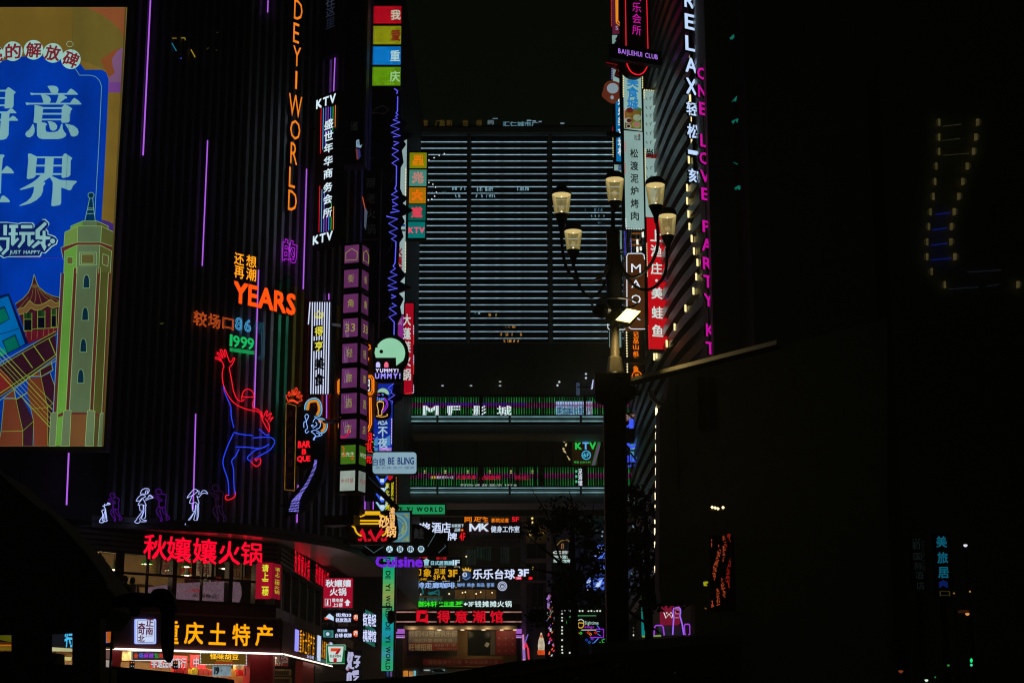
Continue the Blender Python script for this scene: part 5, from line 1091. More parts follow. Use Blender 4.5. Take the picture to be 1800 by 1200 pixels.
# ---- signs below the canopy
t = fsign('character_sign', 'large red glowing characters hung under the canopy edge', p=(358, 995), off=1.0)
rs = em(255, 6, 44, 1.3)
PFc = Plane(0, 0, 0, 46, origin=PF.o + PF.n * .4)
for ch, x0, y0, x1, y1 in (('秋', 253, 939.5, 293, 982), ('孃', 294, 943.5, 336, 987), ('孃', 340, 946.5, 381, 990), ('火', 385, 951, 422, 991), ('锅', 424, 953, 460.5, 993)):
    text(PFc, ch, (x0, y0, x1, y1), rs, t, 0, .012, .12)
MB(IRON).tube([PFc.pt(250, 942, -.1), PFc.pt(462, 956, -.1)], .03).build('hanging_rail', t)
for k_, (xa, xb, ya, yb, yc, yd, lab) in enumerate(((505, 533.5, 965, 1005, 985, 1021, 'foreshortened red characters on the side wall, nearer group'), (543, 568, 989, 1024, 1003, 1038, 'foreshortened red characters on the side wall, farther group with pale lower edge'))):
    t = thing('character_sign', lab, 'neon sign', PS.pt(xa, yb, .3))
    s0, s1 = PS.st(xa, ya)[0], PS.st(xb, yc)[0]; zt2 = PS.st(xa, ya)[1]; zb2 = PS.st(xa, yb)[1]
    n = 5
    for i, ch in enumerate('秋孃孃火锅'):
        text(PS, ch, ST((s0 + (s1 - s0) * i / n, s0 + (s1 - s0) * (i + .72) / n, zb2, zt2)), rs, t, .3, .0, .006)
P20 = Plane(468, 1015, 57.0, 12)
t = sign('red_banner_box', 'red box sign with yellow vertical characters at the corner of the restaurant', 'lightbox sign', P20, (451.5, 988, 478, 1050), em(148, 10, 34, 1, .12, 1), 0, .6)
for i, ch in enumerate('请上二楼'): text(P20, ch, (460.5, 991.5 + i * 14, 472, 1004 + i * 14), em(214, 220, 50, 1.1), t, .04, .03, .02)
P20s = Plane(0, 0, 0, 80, origin=P20.P(P20.rect(451.5, 988, 478, 1050)[1], 0))
MB(em(120, 10, 30, 1, .12, 1)).pbox(P20s, (.0, 1.0, P20.rect(451.5, 988, 478, 1050)[2], P20.rect(451.5, 988, 478, 1050)[3]), .0, .02).build('side_board', t)
for i, ch in enumerate('请上二楼火锅'): text(P20s, ch, ST((.25, .8, P20.st(465, 1001 + i * 8)[1], P20.st(465, 994.5 + i * 8)[1])), em(200, 200, 50), t, .02, .0, .01, join=True)
P21 = FP(66.0)
t = sign('square_red_sign', 'square red lightbox with white characters, lift icon and up arrow', 'lightbox sign', P21, (568.5, 1015.5, 620, 1067.5), em(160, 8, 40, 1, .1, .8), 0, .3, frame=BLACK, fw=.03)
wt = em(214, 226, 232, 1.05)
text(P21, '秋孃孃', (572.5, 1018, 617, 1031), wt, t, .04, .04, .02); text(P21, '火锅', (580, 1033, 608.5, 1046), wt, t, .04, .04, .02)
text(P21, '乘电梯', (583.5, 1051, 603, 1057.5), wt, t, .04, .02, .02, join=True); text(P21, '上2楼', (585, 1059, 602, 1066), wt, t, .04, .02, .02, join=True)
MB(wt).neon(P21, R4(571.5, 1052, 581, 1064), .04, .012, True).flat(P21, [(575, 1053), (577, 1053), (577, 1063), (574, 1063)], .04).build('lift_icon', t)
MB(wt).flat(P21, [(611, 1052.5), (616.5, 1058.5), (613.5, 1058.5), (613.5, 1064), (608, 1064), (608, 1058.5), (605, 1058.5)], .04).build('arrow_icon', t)
# 7F guest house signs
P22 = FP(67.0)
t = sign('guest_house_sign', 'black sign with pale house icon, white characters and orange 7F disc', 'neon sign', P22, (566, 1072, 637, 1094), BLACK, -.05, .3)
wb = em(206, 214, 255, 1.2); od2 = em(222, 70, 34, 1.1)
MB(em(190, 214, 240, 1.1)).flat(P22, [(571.5, 1085), (579, 1077.5), (586.5, 1083.5), (586.5, 1090.5), (578, 1087)], .05).use(od2).flat(P22, [(570, 1084), (580, 1087.5), (571, 1088.5)], .06).build('house_icon', t)
text(P22, '街角33', (590.5, 1077, 617, 1083.5), wb, t, .05, .03, .03, join=True, gap=.15); text(P22, '轻旅酒店', (590, 1085.5, 617, 1092.5), wb, t, .05, .03, .03, join=True)
MB(od2).disc(P22, 626.5, 1084.5, 5.6, 5.6, .05, 18).build('floor_disc', t); text(P22, '7F', (622.5, 1081, 630.5, 1087), em(235, 235, 225), t, .07, .04, .02, join=True)
t = sign('billiards_sign', 'black sign with teal disc, white characters and orange 7F disc below the guest house sign', 'neon sign', P22, (566, 1100, 637, 1122), BLACK, -.05, .3)
MB(em(60, 130, 124)).flat(P22, [(568, 1107), (586, 1107), (586, 1120), (568, 1119)], .04).use(em(40, 92, 98)).disc(P22, 577, 1113.5, 6.5, 6.5, .05).use(em(190, 214, 230)).disc(P22, 576, 1113.5, 3.2, 3.2, .06).build('ball_icon', t)
text(P22, '棋谷角', (593, 1104.5, 610, 1110), wb, t, .05, .03, .03, join=True); text(P22, '台球·棋牌', (589, 1112.5, 618, 1119.5), wb, t, .05, .03, .03, join=True)
MB(od2).disc(P22, 626, 1112.5, 5.8, 5.8, .05, 18).build('floor_disc', t); text(P22, '7F', (622, 1109, 630, 1115), em(235, 235, 225), t, .07, .04, .02, join=True)
P23 = Plane(648, 1090, 66, 62)
t = thing('angled_signs', 'two slanting white-lettered signs on teal strips left of the light column', 'neon sign', P23.pt(650, 1125))
MB(BLACK).solid(P23, [(636, 1072), (664, 1085), (663, 1135), (636, 1124)], -.05, .2).build('board', t)
text(P23, '街角轻', (638, 1078, 661, 1100), wb, t, .05, .04, .03, join=False); text(P23, '棋牌馆', (638, 1107, 661, 1127), wb, t, .05, .04, .03, join=False)
for y in (1070, 1096, 1121): MB(em(30, 96, 84, .9, .3, 2)).flat(P23, [(642, y), (659, y + 9), (659, y + 16), (642, y + 7)], .02).build('teal_strip', t)
# 7-Eleven
P24 = FP(64.5)
t = sign('store_sign', 'square green and white convenience store lightbox with a big orange and red 7', 'lightbox sign', P24, (573.5, 1132.5, 606.5, 1165.5), em(10, 104, 54), 0, .4)
MB(em(190, 215, 205)).neon(P24, R4(573.5, 1132.5, 606.5, 1165.5), .01, .012, True).build('edge_trim', t)
ke = lambda p: T(480, 1060, 8.571, p)
MB(em(206, 220, 216)).flat(P24, ke([(830, 645), (1060, 645), (1062, 660), (1035, 870), (1020, 878), (865, 878), (850, 870), (826, 660)]), .02).build('white_panel', t)
MB(em(216, 70, 20)).flat(P24, ke([(868, 672), (1018, 672), (1000, 700), (960, 720), (868, 720)]), .025).use(em(170, 20, 34)).flat(P24, ke([(1018, 675), (1018, 700), (975, 765), (930, 765), (960, 715)]), .03).flat(P24, ke([(910, 822), (960, 822), (960, 885), (910, 885)]), .03).build('numeral', t)
text(P24, 'ELEVEN', ke([(862, 775), (1018, 808)])[0] + ke([(862, 775), (1018, 808)])[1], em(10, 84, 50), t, .035, .04, .01, gap=.1, join=True)
# 好吃
P25 = FP(63.5)
t = thing('character_sign', 'two large pale hand-drawn characters stacked beside the store sign', 'neon sign', P25.pt(622, 1199))
MB(BLACK).solid(P25, R4(606, 1142, 636, 1215), -.1, .1).build('board', t)
lv = em(170, 170, 206, 1.1)
for p in ([(1135, 740), (1150, 730), (1130, 850), (1165, 960)], [(1190, 730), (1175, 860), (1120, 950), (1110, 990)], [(1125, 780), (1215, 775)], [(1160, 850), (1170, 970), (1220, 975)], [(1230, 800), (1305, 800), (1265, 850), (1275, 930), (1240, 960)], [(1215, 890), (1310, 885)], [(1130, 1050), (1165, 1045), (1165, 1180), (1125, 1190), (1130, 1050)], [(1215, 1020), (1195, 1070)], [(1195, 1065), (1290, 1055)], [(1210, 1100), (1280, 1095), (1200, 1180), (1280, 1190)], [(1205, 1030), (1290, 1020)]):
    MB(lv).neon(P25, ke(p), .08, .05).build('stroke', t)
MB(em(160, 110, 130)).disc(P25, 611, 1174, 3, 4, .1).build('drop_mark', t)
# 重庆土特产 fascia
t = fsign('shop_fascia', 'dark maroon shop fascia with big yellow-orange characters over the bright souvenir shop', p=(330, 1144), cat='shop fascia', off=.3)
rF = (PF.st(186, 1110)[0], aR + .02, ZF0 + .05, ZF1)
MB(pm(.09, .015, .02, .7)).pbox(PF, rF, .3, .3).build('board', t)
MB(pm(.35, .27, .16, .4, .5)).pbox(PF, (rF[0], rF[1], ZF1, ZF1 + .07), .36, .2).build('top_trim', t)
fo = em(255, 166, 10, 1.15, .06, 2)
for ch, x0, y0, x1, y1 in (('重', 290, 1091, 314, 1130), ('庆', 325, 1093, 357, 1130.5), ('土', 368, 1094.5, 397, 1132), ('特', 409, 1096.5, 439, 1133.5), ('产', 450, 1098, 479, 1134)):
    text(PF, ch, (x0, y0, x1, y1), fo, t, .36, .05, .08)
MB(em(150, 170, 255, 1.2)).solid(PF, rrect(238.5, 1087, 274.5, 1131, 2.5), .38, .08).build('panel_halo', t)
MB(em(196, 208, 238, 1.1)).solid(PF, rrect(240, 1088.5, 273, 1129.5, 2), .40, .06).build('white_panel', t)
MB(em(20, 24, 80)).neon(PF, rrect(241.5, 1090, 271.5, 1128, 2), .41, .008, True).build('inner_line', t)
for ch, x0, y0, x1, y1 in (('正', 257, 1087, 270, 1100), ('南', 256.5, 1102, 269, 1115), ('奇', 243, 1094, 255, 1114), ('北', 243, 1116, 254, 1128)): text(PF, ch, (x0, y0, x1, y1), em(84, 12, 50), t, .42, .02, .01)
text(PF, '重庆特产', (256, 1116, 269, 1119), em(90, 110, 160), t, .42, 0, .005, join=True)
t = thing('shop_fascia', 'foreshortened dark fascia with orange characters and white-edged panels on the side street', 'shop fascia', PS.P(3, ZF0, .3))
sA, sB = 0, PSa(573, 1100)
MB(pm(.10, .015, .02, .85)).pbox(PS, (.1, sB, ZF0 + .05, ZF1), .25, .25).build('board', t)
MB(em(150, 150, 255, 1.1)).pbox(PS, (PSa(507, 1110), PSa(512.5, 1110), ZF0 + .25, ZF1 - .15), .3, .04).build('light_panel', t)
z0_, z1_ = ZF0 + .25, ZF1 - .1
s0, s1 = PSa(513, 1110), PSa(541.5, 1110)
for i, ch in enumerate('重庆土特产店'): text(PS, ch, ST((s0 + (s1 - s0) * i / 6, s0 + (s1 - s0) * (i + .7) / 6, z0_, z1_)), fo, t, .32, .0, .006)
MB(em(190, 206, 240, 1.1)).pbox(PS, (PSa(547, 1110), PSa(552, 1110), ZF0 + .1, ZF1 - .05), .32, .04).build('light_panel', t)
s0, s1 = PSa(553.5, 1110), PSa(568, 1110)
for i, ch in enumerate('火锅底料'): text(PS, ch, ST((s0 + (s1 - s0) * i / 4, s0 + (s1 - s0) * (i + .7) / 4, z0_, z1_ - .1)), fo, t, .32, .0, .006)
MB(em(180, 196, 240, 1.1)).pbox(PS, (PSa(569, 1110), PSa(572.5, 1110), ZF0 + .1, ZF1 - .15), .33, .04).build('light_panel', t)
text(PS, '24小时', ST((PSa(526, 1110), PSa(539, 1110), ZF0 + .08, ZF0 + .24)), em(190, 200, 240), t, .34, .02, .02, join=True)
MB(em(60, 92, 84, .9, .3, 2)).pbox(PS, (PSa(543, 1150), PSa(570, 1150), ZF0 + .06, ZF0 + .22), .30, .03).build('glass_strip', t)
# ================================================================== LAMPS THAT THE PHOTO SHOWS LIT
def lamp(kind, loc, power, col, size=.3, rot=None, name='lamp_light', parent=None, size_y=None):
    d = bpy.data.lights.new(name, kind); d.energy = power; d.color = col
    if kind == 'AREA':
        d.size = size
        if size_y: d.shape = 'RECTANGLE'; d.size_y = size_y
    else: d.shadow_soft_size = size
    o = bpy.data.objects.new(name, d); S.collection.objects.link(o); o.location = Vector(loc) - org(parent)
    if rot: o.rotation_euler = rot
    if parent is not None: o.parent = parent
    return o
# ---- restaurant interior
PR1 = Plane(0, 0, 0, 46, origin=PF.o - PF.n * 2.6)
PRb = Plane(0, 0, 0, 46, origin=PF.o - PF.n * 5.28)
for i, (px, py, g) in enumerate(((175.5, 982, 0), (200, 998, 0), (258, 988, 1), (328, 993, 1), (328, 1008, 0), (394, 996, 0), (362, 1022, 0), (300, 999, 0))):
    p = PR1.pt(px, py + 3); t = thing('pendant_lamp', ['black pendant lamp hanging nearest the left pillar', 'large glowing pendant lamp in the left window bay', 'pendant lamp with greenish shade under the first red character', 'pendant lamp with green shade in the middle window bay', 'lower black pendant lamp in the middle window bay', 'black pendant lamp under the last red character', 'lowest pendant lamp above the patterned screen', 'tiny pendant lamp below the second red character'][i], 'lamp', p, 'pendant lamps in the upstairs restaurant')
    sh = pm(.04, .05, .03, .4) if not g else pm(.05, .3, .06, .4)
    MB(sh).lathe(p, [(.03, .38), (.05, .22), (.20, .06), (.22, .0)], 12).build('lamp_shade', t)
    MB(IRON).tube([p + Vector((0, 0, .3)), Vector((p.x, p.y, ZC - .25))], .012, 4).build('cord', t)
    MB(em(255, 232, 196, 4)).lathe(p, [(.01, -.03), (.09, -.01), (.10, .03), (.02, .06)], 8).build('bulb', t)
    lamp('POINT', p - Vector((0, 0, .12)), 19 if i != 1 else 28, (1, .70, .36), .08, parent=t)
for px, py in ((233, 970.5), (245, 973.5), (297, 999), (422, 971)):
    p = PR1.pt(px, py); t = thing('spot_lamp', 'small white ceiling spot at x%d' % px, 'lamp', p, 'ceiling spots in the upstairs restaurant')
    t['label'] = {233: 'small white ceiling spot left of the red characters', 245: 'brighter white ceiling spot just left of the red characters', 297: 'small ceiling spot below the second red character', 422: 'small white ceiling spot seen through the last red character'}[px]
    MB(em(255, 240, 225, 3)).lathe(p, [(.01, -.04), (.05, -.02), (.05, .05), (.01, .07)], 8).build('bulb', t); MB(IRON).tube([p + Vector((0, 0, .06)), Vector((p.x, p.y, ZC - .25))], .01, 4).build('stem', t)
# posters on the back wall
def poster(px, py, w, h, col, s_, tc, lab, k=None):
    t = thing('poster', lab, 'poster', PRb.pt(px, py + h / 2), 'posters in the upstairs restaurant')
    MB(pm(*col, .6)).pbox(PRb, PRb.rect(px - w / 2, py - h / 2, px + w / 2, py + h / 2), .04, .03).build('paper', t)
    if s_: text(PRb, s_, (px - w * .38, py - h * .4, px + w * .38, py + h * .4), pm(*tc, .6), t, .05, .02, .005, vertical=True)
poster(163, 988, 20, 46, (.85, .7, .4), '服务', (.6, .02, .02), 'cream poster with red characters at the far left of the restaurant')
poster(327, 1000, 18, 34, (.55, .03, .03), '', (0, 0, 0), 'plain red poster in the middle bay of the restaurant')
poster(358, 994, 26, 36, (.7, .7, .66), '火锅', (.25, .05, .12), 'grey poster with maroon characters below the third red character')
poster(416, 1000, 17, 36, (.6, .5, .35), '豪山', (.35, .1, .04), 'tan poster with brown characters below the last red character')
poster(436, 1004, 17, 30, (.45, .28, .1), '豪', (.05, .03, .02), 'ochre poster with one black character near the red box sign')
poster(290, 994, 24, 34, (.25, .22, .2), '味', (.2, .05, .05), 'dim poster below the second red character')
poster(383, 1018, 9, 9, (.6, .05, .03), '', (0, 0, 0), 'small red paper diamond near the patterned screen')
# patterned LED mesh screen along the window
t = thing('led_mesh_screen', 'pinkish patterned mesh screen with faint characters behind the restaurant windows', 'light screen', PF.pt(350, 1057, -.3))
PM = Plane(0, 0, 0, 46, origin=PF.o - PF.n * .35)
MB(em(96, 74, 84, .9, .75, 16, True, 3)).flat(PM, [(259, 1032), (305, 1025), (360, 1022), (420, 1020.5), (424, 1030), (425, 1044), (421, 1058), (306, 1053), (259, 1048)], 0).build('mesh', t)
MB(pm(.02, .02, .02)).flat(PM, [(259, 1048), (306, 1053), (421, 1058), (421, 1064), (259, 1060)], -.01).build('mesh_base', t)
text(PM, '上海路', (329, 1034, 352, 1040), em(120, 20, 30), t, .03, .02, .01, join=True); text(PM, '火锅食品', (338, 1043, 382, 1050), em(16, 12, 14), t, .03, .02, .01, join=True)
# diners
def person(pl, px, py, h_px, lab, shirt, seated=True, turn=0):
    """seated figure: one continuous skinned body, hair as a child"""
    foot = pl.pt(px, py + h_px); top_ = pl.pt(px, py); H = (top_ - foot).z
    base = Vector((foot.x, foot.y, top_.z - 1.28))
    t = thing('person', lab, 'person', base, 'diners at the restaurant window')
    vs = [(0, 0, .50), (0, .02, .75), (0, .02, .98), (0, .0, 1.08), (0, -.02, 1.17), (.17, .02, .96), (.24, -.06, .74), (.15, -.28, .72), (-.17, .02, .96), (-.24, -.06, .74), (-.12, -.30, .74), (.10, -.02, .48), (.12, -.42, .48), (.12, -.44, .05), (-.10, -.02, .48), (-.12, -.42, .48), (-.12, -.44, .05)]
    ed_ = [(0, 1), (1, 2), (2, 3), (3, 4), (2, 5), (5, 6), (6, 7), (2, 8), (8, 9), (9, 10), (0, 11), (11, 12), (12, 13), (0, 14), (14, 15), (15, 16)]
    rad = [.15, .14, .13, .055, .10, .07, .05, .035, .07, .05, .035, .09, .07, .05, .09, .07, .05]
    me = bpy.data.meshes.new('body'); ca, sa = math.cos(turn), math.sin(turn)
    me.from_pydata([(x * ca - y * sa, x * sa + y * ca, z) for x, y, z in vs], ed_, []); me.materials.append(shirt)
    b = bpy.data.objects.new('body', me); S.collection.objects.link(b); b.parent = t
    m = b.modifiers.new('s', 'SKIN'); m2 = b.modifiers.new('u', 'SUBSURF'); m2.levels = m2.render_levels = 1
    for i, r in enumerate(rad): me.skin_vertices[0].data[i].radius = (r, r)
    me.skin_vertices[0].data[0].use_root = True
    MB(pm(.01, .008, .006, .5)).lathe(base + Vector((0, 0, 1.14)), [(.01, .17), (.07, .15), (.105, .08), (.11, .01), (.08, -.06)], 10).build('hair', t, smooth=True)
    return t
PR0 = Plane(0, 0, 0, 46, origin=PF.o - PF.n * 1.2)
person(PR0, 200, 1009, 60, 'dark silhouette of a diner beside the left window pillar', pm(.03, .03, .04), turn=.5)
person(PR0, 217, 1012, 60, 'dark diner just right of the window pillar', pm(.03, .03, .04), turn=1.2)
person(PR0, 230, 1015, 60, 'diner in a pale shirt at the left restaurant window', pm(.55, .5, .42), turn=-.8)
t = thing('dining_table', 'dim round table in front of the diners', 'table', PR0.pt(243, 1045))
pt_ = PR0.pt(243, 1032); MB(pm(.3, .2, .1)).lathe(Vector((pt_.x, pt_.y, ZF1 + .3)), [(.05, 0), (.05, .72), (.55, .73), (.55, .77), (.02, .775)], 16).build('tabletop', t)
# ---- souvenir shop interior
for i in range(7):
    p = PF.P(PF.st(200 + i * 42, 1150)[0], ZF0 + .03, -1.3)
    lamp('AREA', p, 19, (1, .80, .54), .8, name='ceiling_light', parent=mall)
    MB(em(255, 240, 215, 1.5)).pbox(PF, (PF.st(200 + i * 42, 1150)[0] - .4, PF.st(200 + i * 42, 1150)[0] + .4, ZF0 + .045, ZF0 + .05), -1.1, .4).build('ceiling_lamp', mall)
p = PS.P(2.4, ZF0 - .02, -.7); lamp('AREA', p, 19, (1, .80, .54), .8, name='ceiling_light', parent=mall)
PH = Plane(0, 0, 0, 46, origin=PF.o - PF.n * 1.6)
PHb = Plane(0, 0, 0, 46, origin=PF.o - PF.n * 3.1)
rdm = pm(.50, .03, .04, .5); whm = pm(.85, .85, .85, .5); odm = pm(.75, .42, .14, .5)
def hang(name, lab, box, mat, pl, chars=None, cbox=None, cmat=None, cat='shop sign', bold=.03, **kw):
    t = sign(name, lab, cat, pl, box, mat, 0, .06, 'signs hanging in the souvenir shop')
    if chars: text(pl, chars, cbox, cmat, t, .02, bold, .02, **kw)
    return t
hang('hanging_sign', 'maroon board with white characters in the shop, left of centre', (266, 1151, 329, 1174), rdm, PH, '非遗品牌商行', (266, 1155, 327, 1173), em(210, 210, 215, 1), bold=.03)
hang('hanging_sign', 'maroon board with one large white character beside the bulb-framed sign', (335, 1150, 362, 1174), rdm, PH, '中', (340, 1155, 350, 1172), em(215, 210, 210, 1), bold=.04)
t = hang('led_text_board', 'grey LED board with multicoloured characters at the left of the souvenir shop', (232, 1144, 292, 1160), pm(.12, .1, .1), Plane(0, 0, 0, 46, origin=PF.o - PF.n * .8))
P_ = Plane(0, 0, 0, 46, origin=PF.o - PF.n * .8)
for i, (ch, c) in enumerate(zip('全场麻辣包邮', ((230, 80, 40), (90, 110, 240), (170, 60, 220), (150, 70, 230), (60, 170, 80), (220, 60, 50)))): text(P_, ch, (235 + i * 9, 1147, 243 + i * 9, 1155.5), em(*c), t, .03, .01, .01, join=True)
MB(em(230, 225, 220, 1.1)).neon(P_, R4(232, 1143.5, 292, 1160), .03, .014, True).build('frame_tube', t)
Pb = Plane(0, 0, 0, 46, origin=PF.o - PF.n * .3)
t = hang('bulb_framed_sign', 'ochre sign with yellow characters framed by white bulbs under the fascia', (352, 1146.5, 433, 1167), em(86, 62, 18), Pb, '怪味胡豆', (369, 1148.5, 419, 1158), em(255, 190, 40, 1.2), gap=.3)
text(Pb, 'GUAIWEIHUDOU', (380, 1159.5, 408, 1161.5), em(240, 170, 40), t, .03, .01, .01, join=True); text(Pb, '地道重庆·麻辣特产', (377, 1163, 412, 1165.5), em(214, 24, 24), t, .03, .01, .01, join=True)
bulbs(Pb, [(352, 1146.5), (433, 1147.5), (433, 1168), (353, 1167)], 2.6, [em(214, 232, 225, 1.2, light=False)], t, .04, .02, True)
t = hang('price_board', 'white hanging price board showing 19', (375, 1170, 406, 1187), em(120, 140, 150, 1, .2, 4), Pb, '19', (377.5, 1171.5, 385, 1184), pm(.02, .02, .03)); text(Pb, '.9', (386, 1176, 391, 1180), pm(.02, .02, .03), t, .02, 0, .01, join=True)  # glow added to the board, whose front gets no lamplight
t = hang('hanging_sign', 'maroon board with four white characters in the side bay', (480, 1148, 507, 1170), rdm, Plane(500, 1160, 64, 60), '重庆', (481, 1148, 506, 1158), whm); text(Plane(500, 1160, 64, 60), '特产', (481, 1159, 506, 1169), whm, t, .02, .03, .02)
for i, (x, y) in enumerate(((233, 1167), (309, 1168), (436, 1180), (436, 1194))):
    t = hang('pillar_card', ['small black card with orange dots by the left red pier', 'small black card behind the hanging dark arm', 'upper small card on the beige pier', 'lower small card on the beige pier'][i], (x - 4, y - 7, x + 4, y + 7), pm(.02, .02, .02), Pb)
    for dx in (-2, 2): MB(em(200, 120, 70)).disc(Pb, x + dx, y - 3.5, 1.3, 1.3, .01, 8).use(em(150, 160, 190)).disc(Pb, x + dx, y + 3, 1.1, 1.1, .01, 8).build('printed_dots', t)
# slatted wood panel, counters with goods
for i in range(9): MB(pm(.7, .5, .22)).pbox(PH, PH.rect(216 + i * 2.1, 1144, 217.3 + i * 2.1, 1160), 0, .05).build('wood_batten', mall)
r = PH.rect(216, 1160, 440, 1166); MB(pm(.35, .22, .08)).pbox(PHb, PHb.rect(210, 1160, 440, 1164), 0, .1).build('shelf_beam', mall)
t = thing('display_counter', 'long wooden shop counter heaped with coloured packets', 'counter', PH.pt(350, 1215))
MB(odm).pbox(PH, (PH.st(220, 1190)[0], PH.st(440, 1190)[0], .05, PH.st(340, 1186)[1]), .3, .8).build('counter', t)
random.seed(5)
for i in range(46):
    x = 300 + i * 3.0; y = 1181 + random.uniform(-1, 1.5) + (x - 300) * .03
    c = [(.6, .03, .03), (.8, .6, .05), (.7, .1, .08), (.8, .75, .6), (.75, .45, .1)][int((x - 300) / 22) % 5]
    m_ = MB(pm(*c, .35)); a_, z_ = PH.st(x, y); w = .09; m_.pbox(PH, (a_ - w, a_ + w, z_ - .12, z_ + .12 + random.uniform(0, .05)), .25 + random.uniform(-.1, .1), .12)
    o = m_.build('goods_packet', None, None, None); o.parent = t; o.location = -Vector(t.location)
for k_, (x0, y0) in enumerate(((480, 1180), (481, 1194))):
    t = sign('goods_shelf', ['upper ochre shelf with dark printed packets in the side bay', 'lower ochre shelf with dark printed packets in the side bay'][k_], 'shelf', Plane(500, 1160, 63.5, 60), (x0 - 3, y0 - 5, x0 + 32, y0 + 7), odm, 0, .3)
    for i in range(7): MB(pm(.15, .1, .05)).pbox(Plane(500, 1160, 63.5, 60), Plane(500, 1160, 63.5, 60).rect(x0 + i * 4, y0 - 2, x0 + 3 + i * 4, y0 + 5), .03, .03).build('goods_packet', t)

# ================================================================== CENTRE SIGNS
PX = FP(105.4)
def csign(name, lab, box=None, mat=None, pl=PX, group='shop signs on the mall block', frame=None, off=0):
    if box: return sign(name, lab, 'shop sign', pl, box, mat, off, .25, group, frame)
    return thing(name, lab, 'shop sign', pl.pt(800, 1000), group)
wC = em(206, 218, 250, 1.15); 
t = csign('hotel_sign', 'white hotel characters with small lettering beside a maroon panel marked MK', (708, 917, 917, 937), pm(.10, .012, .02, .5))
for ch, x0, x1 in (('知', 724, 740), ('旅', 741, 756), ('酒', 759, 775), ('店', 776, 792)): text(PX, ch, (x0, 918, x1, 936), wC, t, .1, .02, .08)
text(PX, '如家旗下', (794, 920.5, 815, 926), em(190, 220, 235), t, .1, .02, .04, join=True); text(PX, '品牌', (799, 928, 809, 933.5), em(190, 220, 235), t, .1, .02, .04, join=True); MB(em(255, 110, 20, 1.1)).disc(PX, 812.5, 931, 2, 2, .1).build('orange_dot', t)
for p in ([(825, 933), (825, 919.5), (828.5, 919.5), (835, 928), (841.5, 919.5), (845, 919.5), (845, 933), (841.5, 933), (841.5, 925), (835.5, 932), (834.5, 932), (828.5, 925), (828.5, 933)], [(846, 919.5), (849.5, 919.5), (849.5, 924), (855, 919.5), (859, 919.5), (851.5, 926), (859, 933), (854.5, 933), (849.5, 928.5), (846, 931)]): MB(em(206, 222, 240, 1.15)).solid(PX, p, .12, .08).build('letter', t)
text(PX, '健身工作室', (863, 924, 913, 935), em(200, 214, 235, 1.1), t, .12, .03, .06)
t = csign('card_room_sign', 'white character beside a red 4F on the dark fourth floor band'); text(PX, '牌', (787, 936, 803, 949), wC, t, .1, .03, .08); text(PX, '4F', (808, 936, 817.5, 949), em(214, 16, 30, 1.15), t, .1, .03, .08)
t = csign('foot_massage_sign', 'orange brush characters and red 5F above the MK panel')
oc = em(236, 120, 14, 1.15)
for ch, x0, y0, x1, y1 in (('尚', 817, 903, 829, 917), ('足', 833, 905, 845, 916), ('养', 843, 903, 852, 912), ('生', 850, 908, 858, 917)): text(PX, ch, (x0, y0, x1, y1), oc, t, .1, .02, .06)
text(PX, 'PROJECTIONWATCH', (865, 905.5, 894, 908.5), oc, t, .1, .03, .04, join=True); text(PX, '影院足道', (864, 910.5, 894, 917.5), oc, t, .1, .02, .04, join=True); text(PX, '5F', (900, 908, 912, 916), em(226, 20, 34, 1.15), t, .1, .04, .06)
MB(DARK).tube([PX.pt(815, 918, 0), PX.pt(914, 918, 0)], .04, 4).build('rail', t)
t = csign('unlit_sign', 'unlit grey band with faint dark characters below the MK panel', (826, 937, 914, 947), pm(.16, .16, .15, .5)); text(PX, '重庆特色小吃馆 TEL', (832, 938.5, 905, 945.5), pm(.06, .06, .06), t, .02, .01, .01, join=True)
t = csign('izakaya_sign', 'pale characters with red small ones and 1F right of the purple Cuisine', (700, 979, 812, 994), pm(.02, .02, .02))
text(PX, '會', (744, 981, 755, 993), em(150, 206, 220, 1.1), t, .06, .02, .05); text(PX, '日式居酒屋', (757.5, 985, 795, 992.5), em(150, 210, 226, 1.1), t, .06, .02, .05, join=True); text(PX, '1F', (796, 984, 807.5, 992.5), em(190, 220, 235, 1.15), t, .06, .03, .05)
text(PX, '烧夕寿', (722, 978, 752, 981), em(220, 24, 30), t, .06, .03, .04, join=True); text(PX, '婚卜酒', (767, 978.5, 784.5, 982.5), em(230, 20, 30), t, .06, .03, .04, join=True)
for x0, y0 in ((710, 983), (722, 990)): MB(em(200, 214, 220)).dot(PX.pt(x0, y0, .1), .08).build('bulb', t)
t = csign('spa_sign', 'bulb-framed black sign with golden characters, SPA and 3F', (694, 996, 808, 1020), pm(.02, .02, .015))
go = em(206, 150, 20, 1.15)
for ch, x0, x1 in (('帝', 694, 703), ('都', 708, 721), ('印', 727, 740), ('象', 744.5, 758)): text(PX, ch, (x0, 999, x1, 1013), go, t, .06, .03, .06)
text(PX, '足道', (763, 999, 783, 1008.5), go, t, .06, .02, .06); text(PX, 'SPA', (762, 1010.5, 783, 1017.5), go, t, .06, .03, .06, gap=.2); text(PX, '3F', (788, 1001, 803.5, 1013), go, t, .06, .04, .06)
text(PX, '影视 住宿 24小时', (699, 1015, 750, 1019.5), go, t, .06, .02, .03, join=True)
bulbs(PX, [(693, 995.5), (808, 995.5), (808, 1020.5), (693, 1021)], 2.2, [em(214, 206, 190, 1.1, light=False), None], t, .08, .03, True)
t = csign('billiards_hall_sign', 'white billiards hall characters with crowned eight ball and 3F', (810, 996, 930, 1019), pm(.09, .085, .08))
for ch, x0, x1 in (('乐', 831, 848), ('乐', 849.5, 867), ('台', 870, 885), ('球', 887, 905)): text(PX, ch, (x0, 1000, x1, 1017), wC, t, .1, .04, .08)
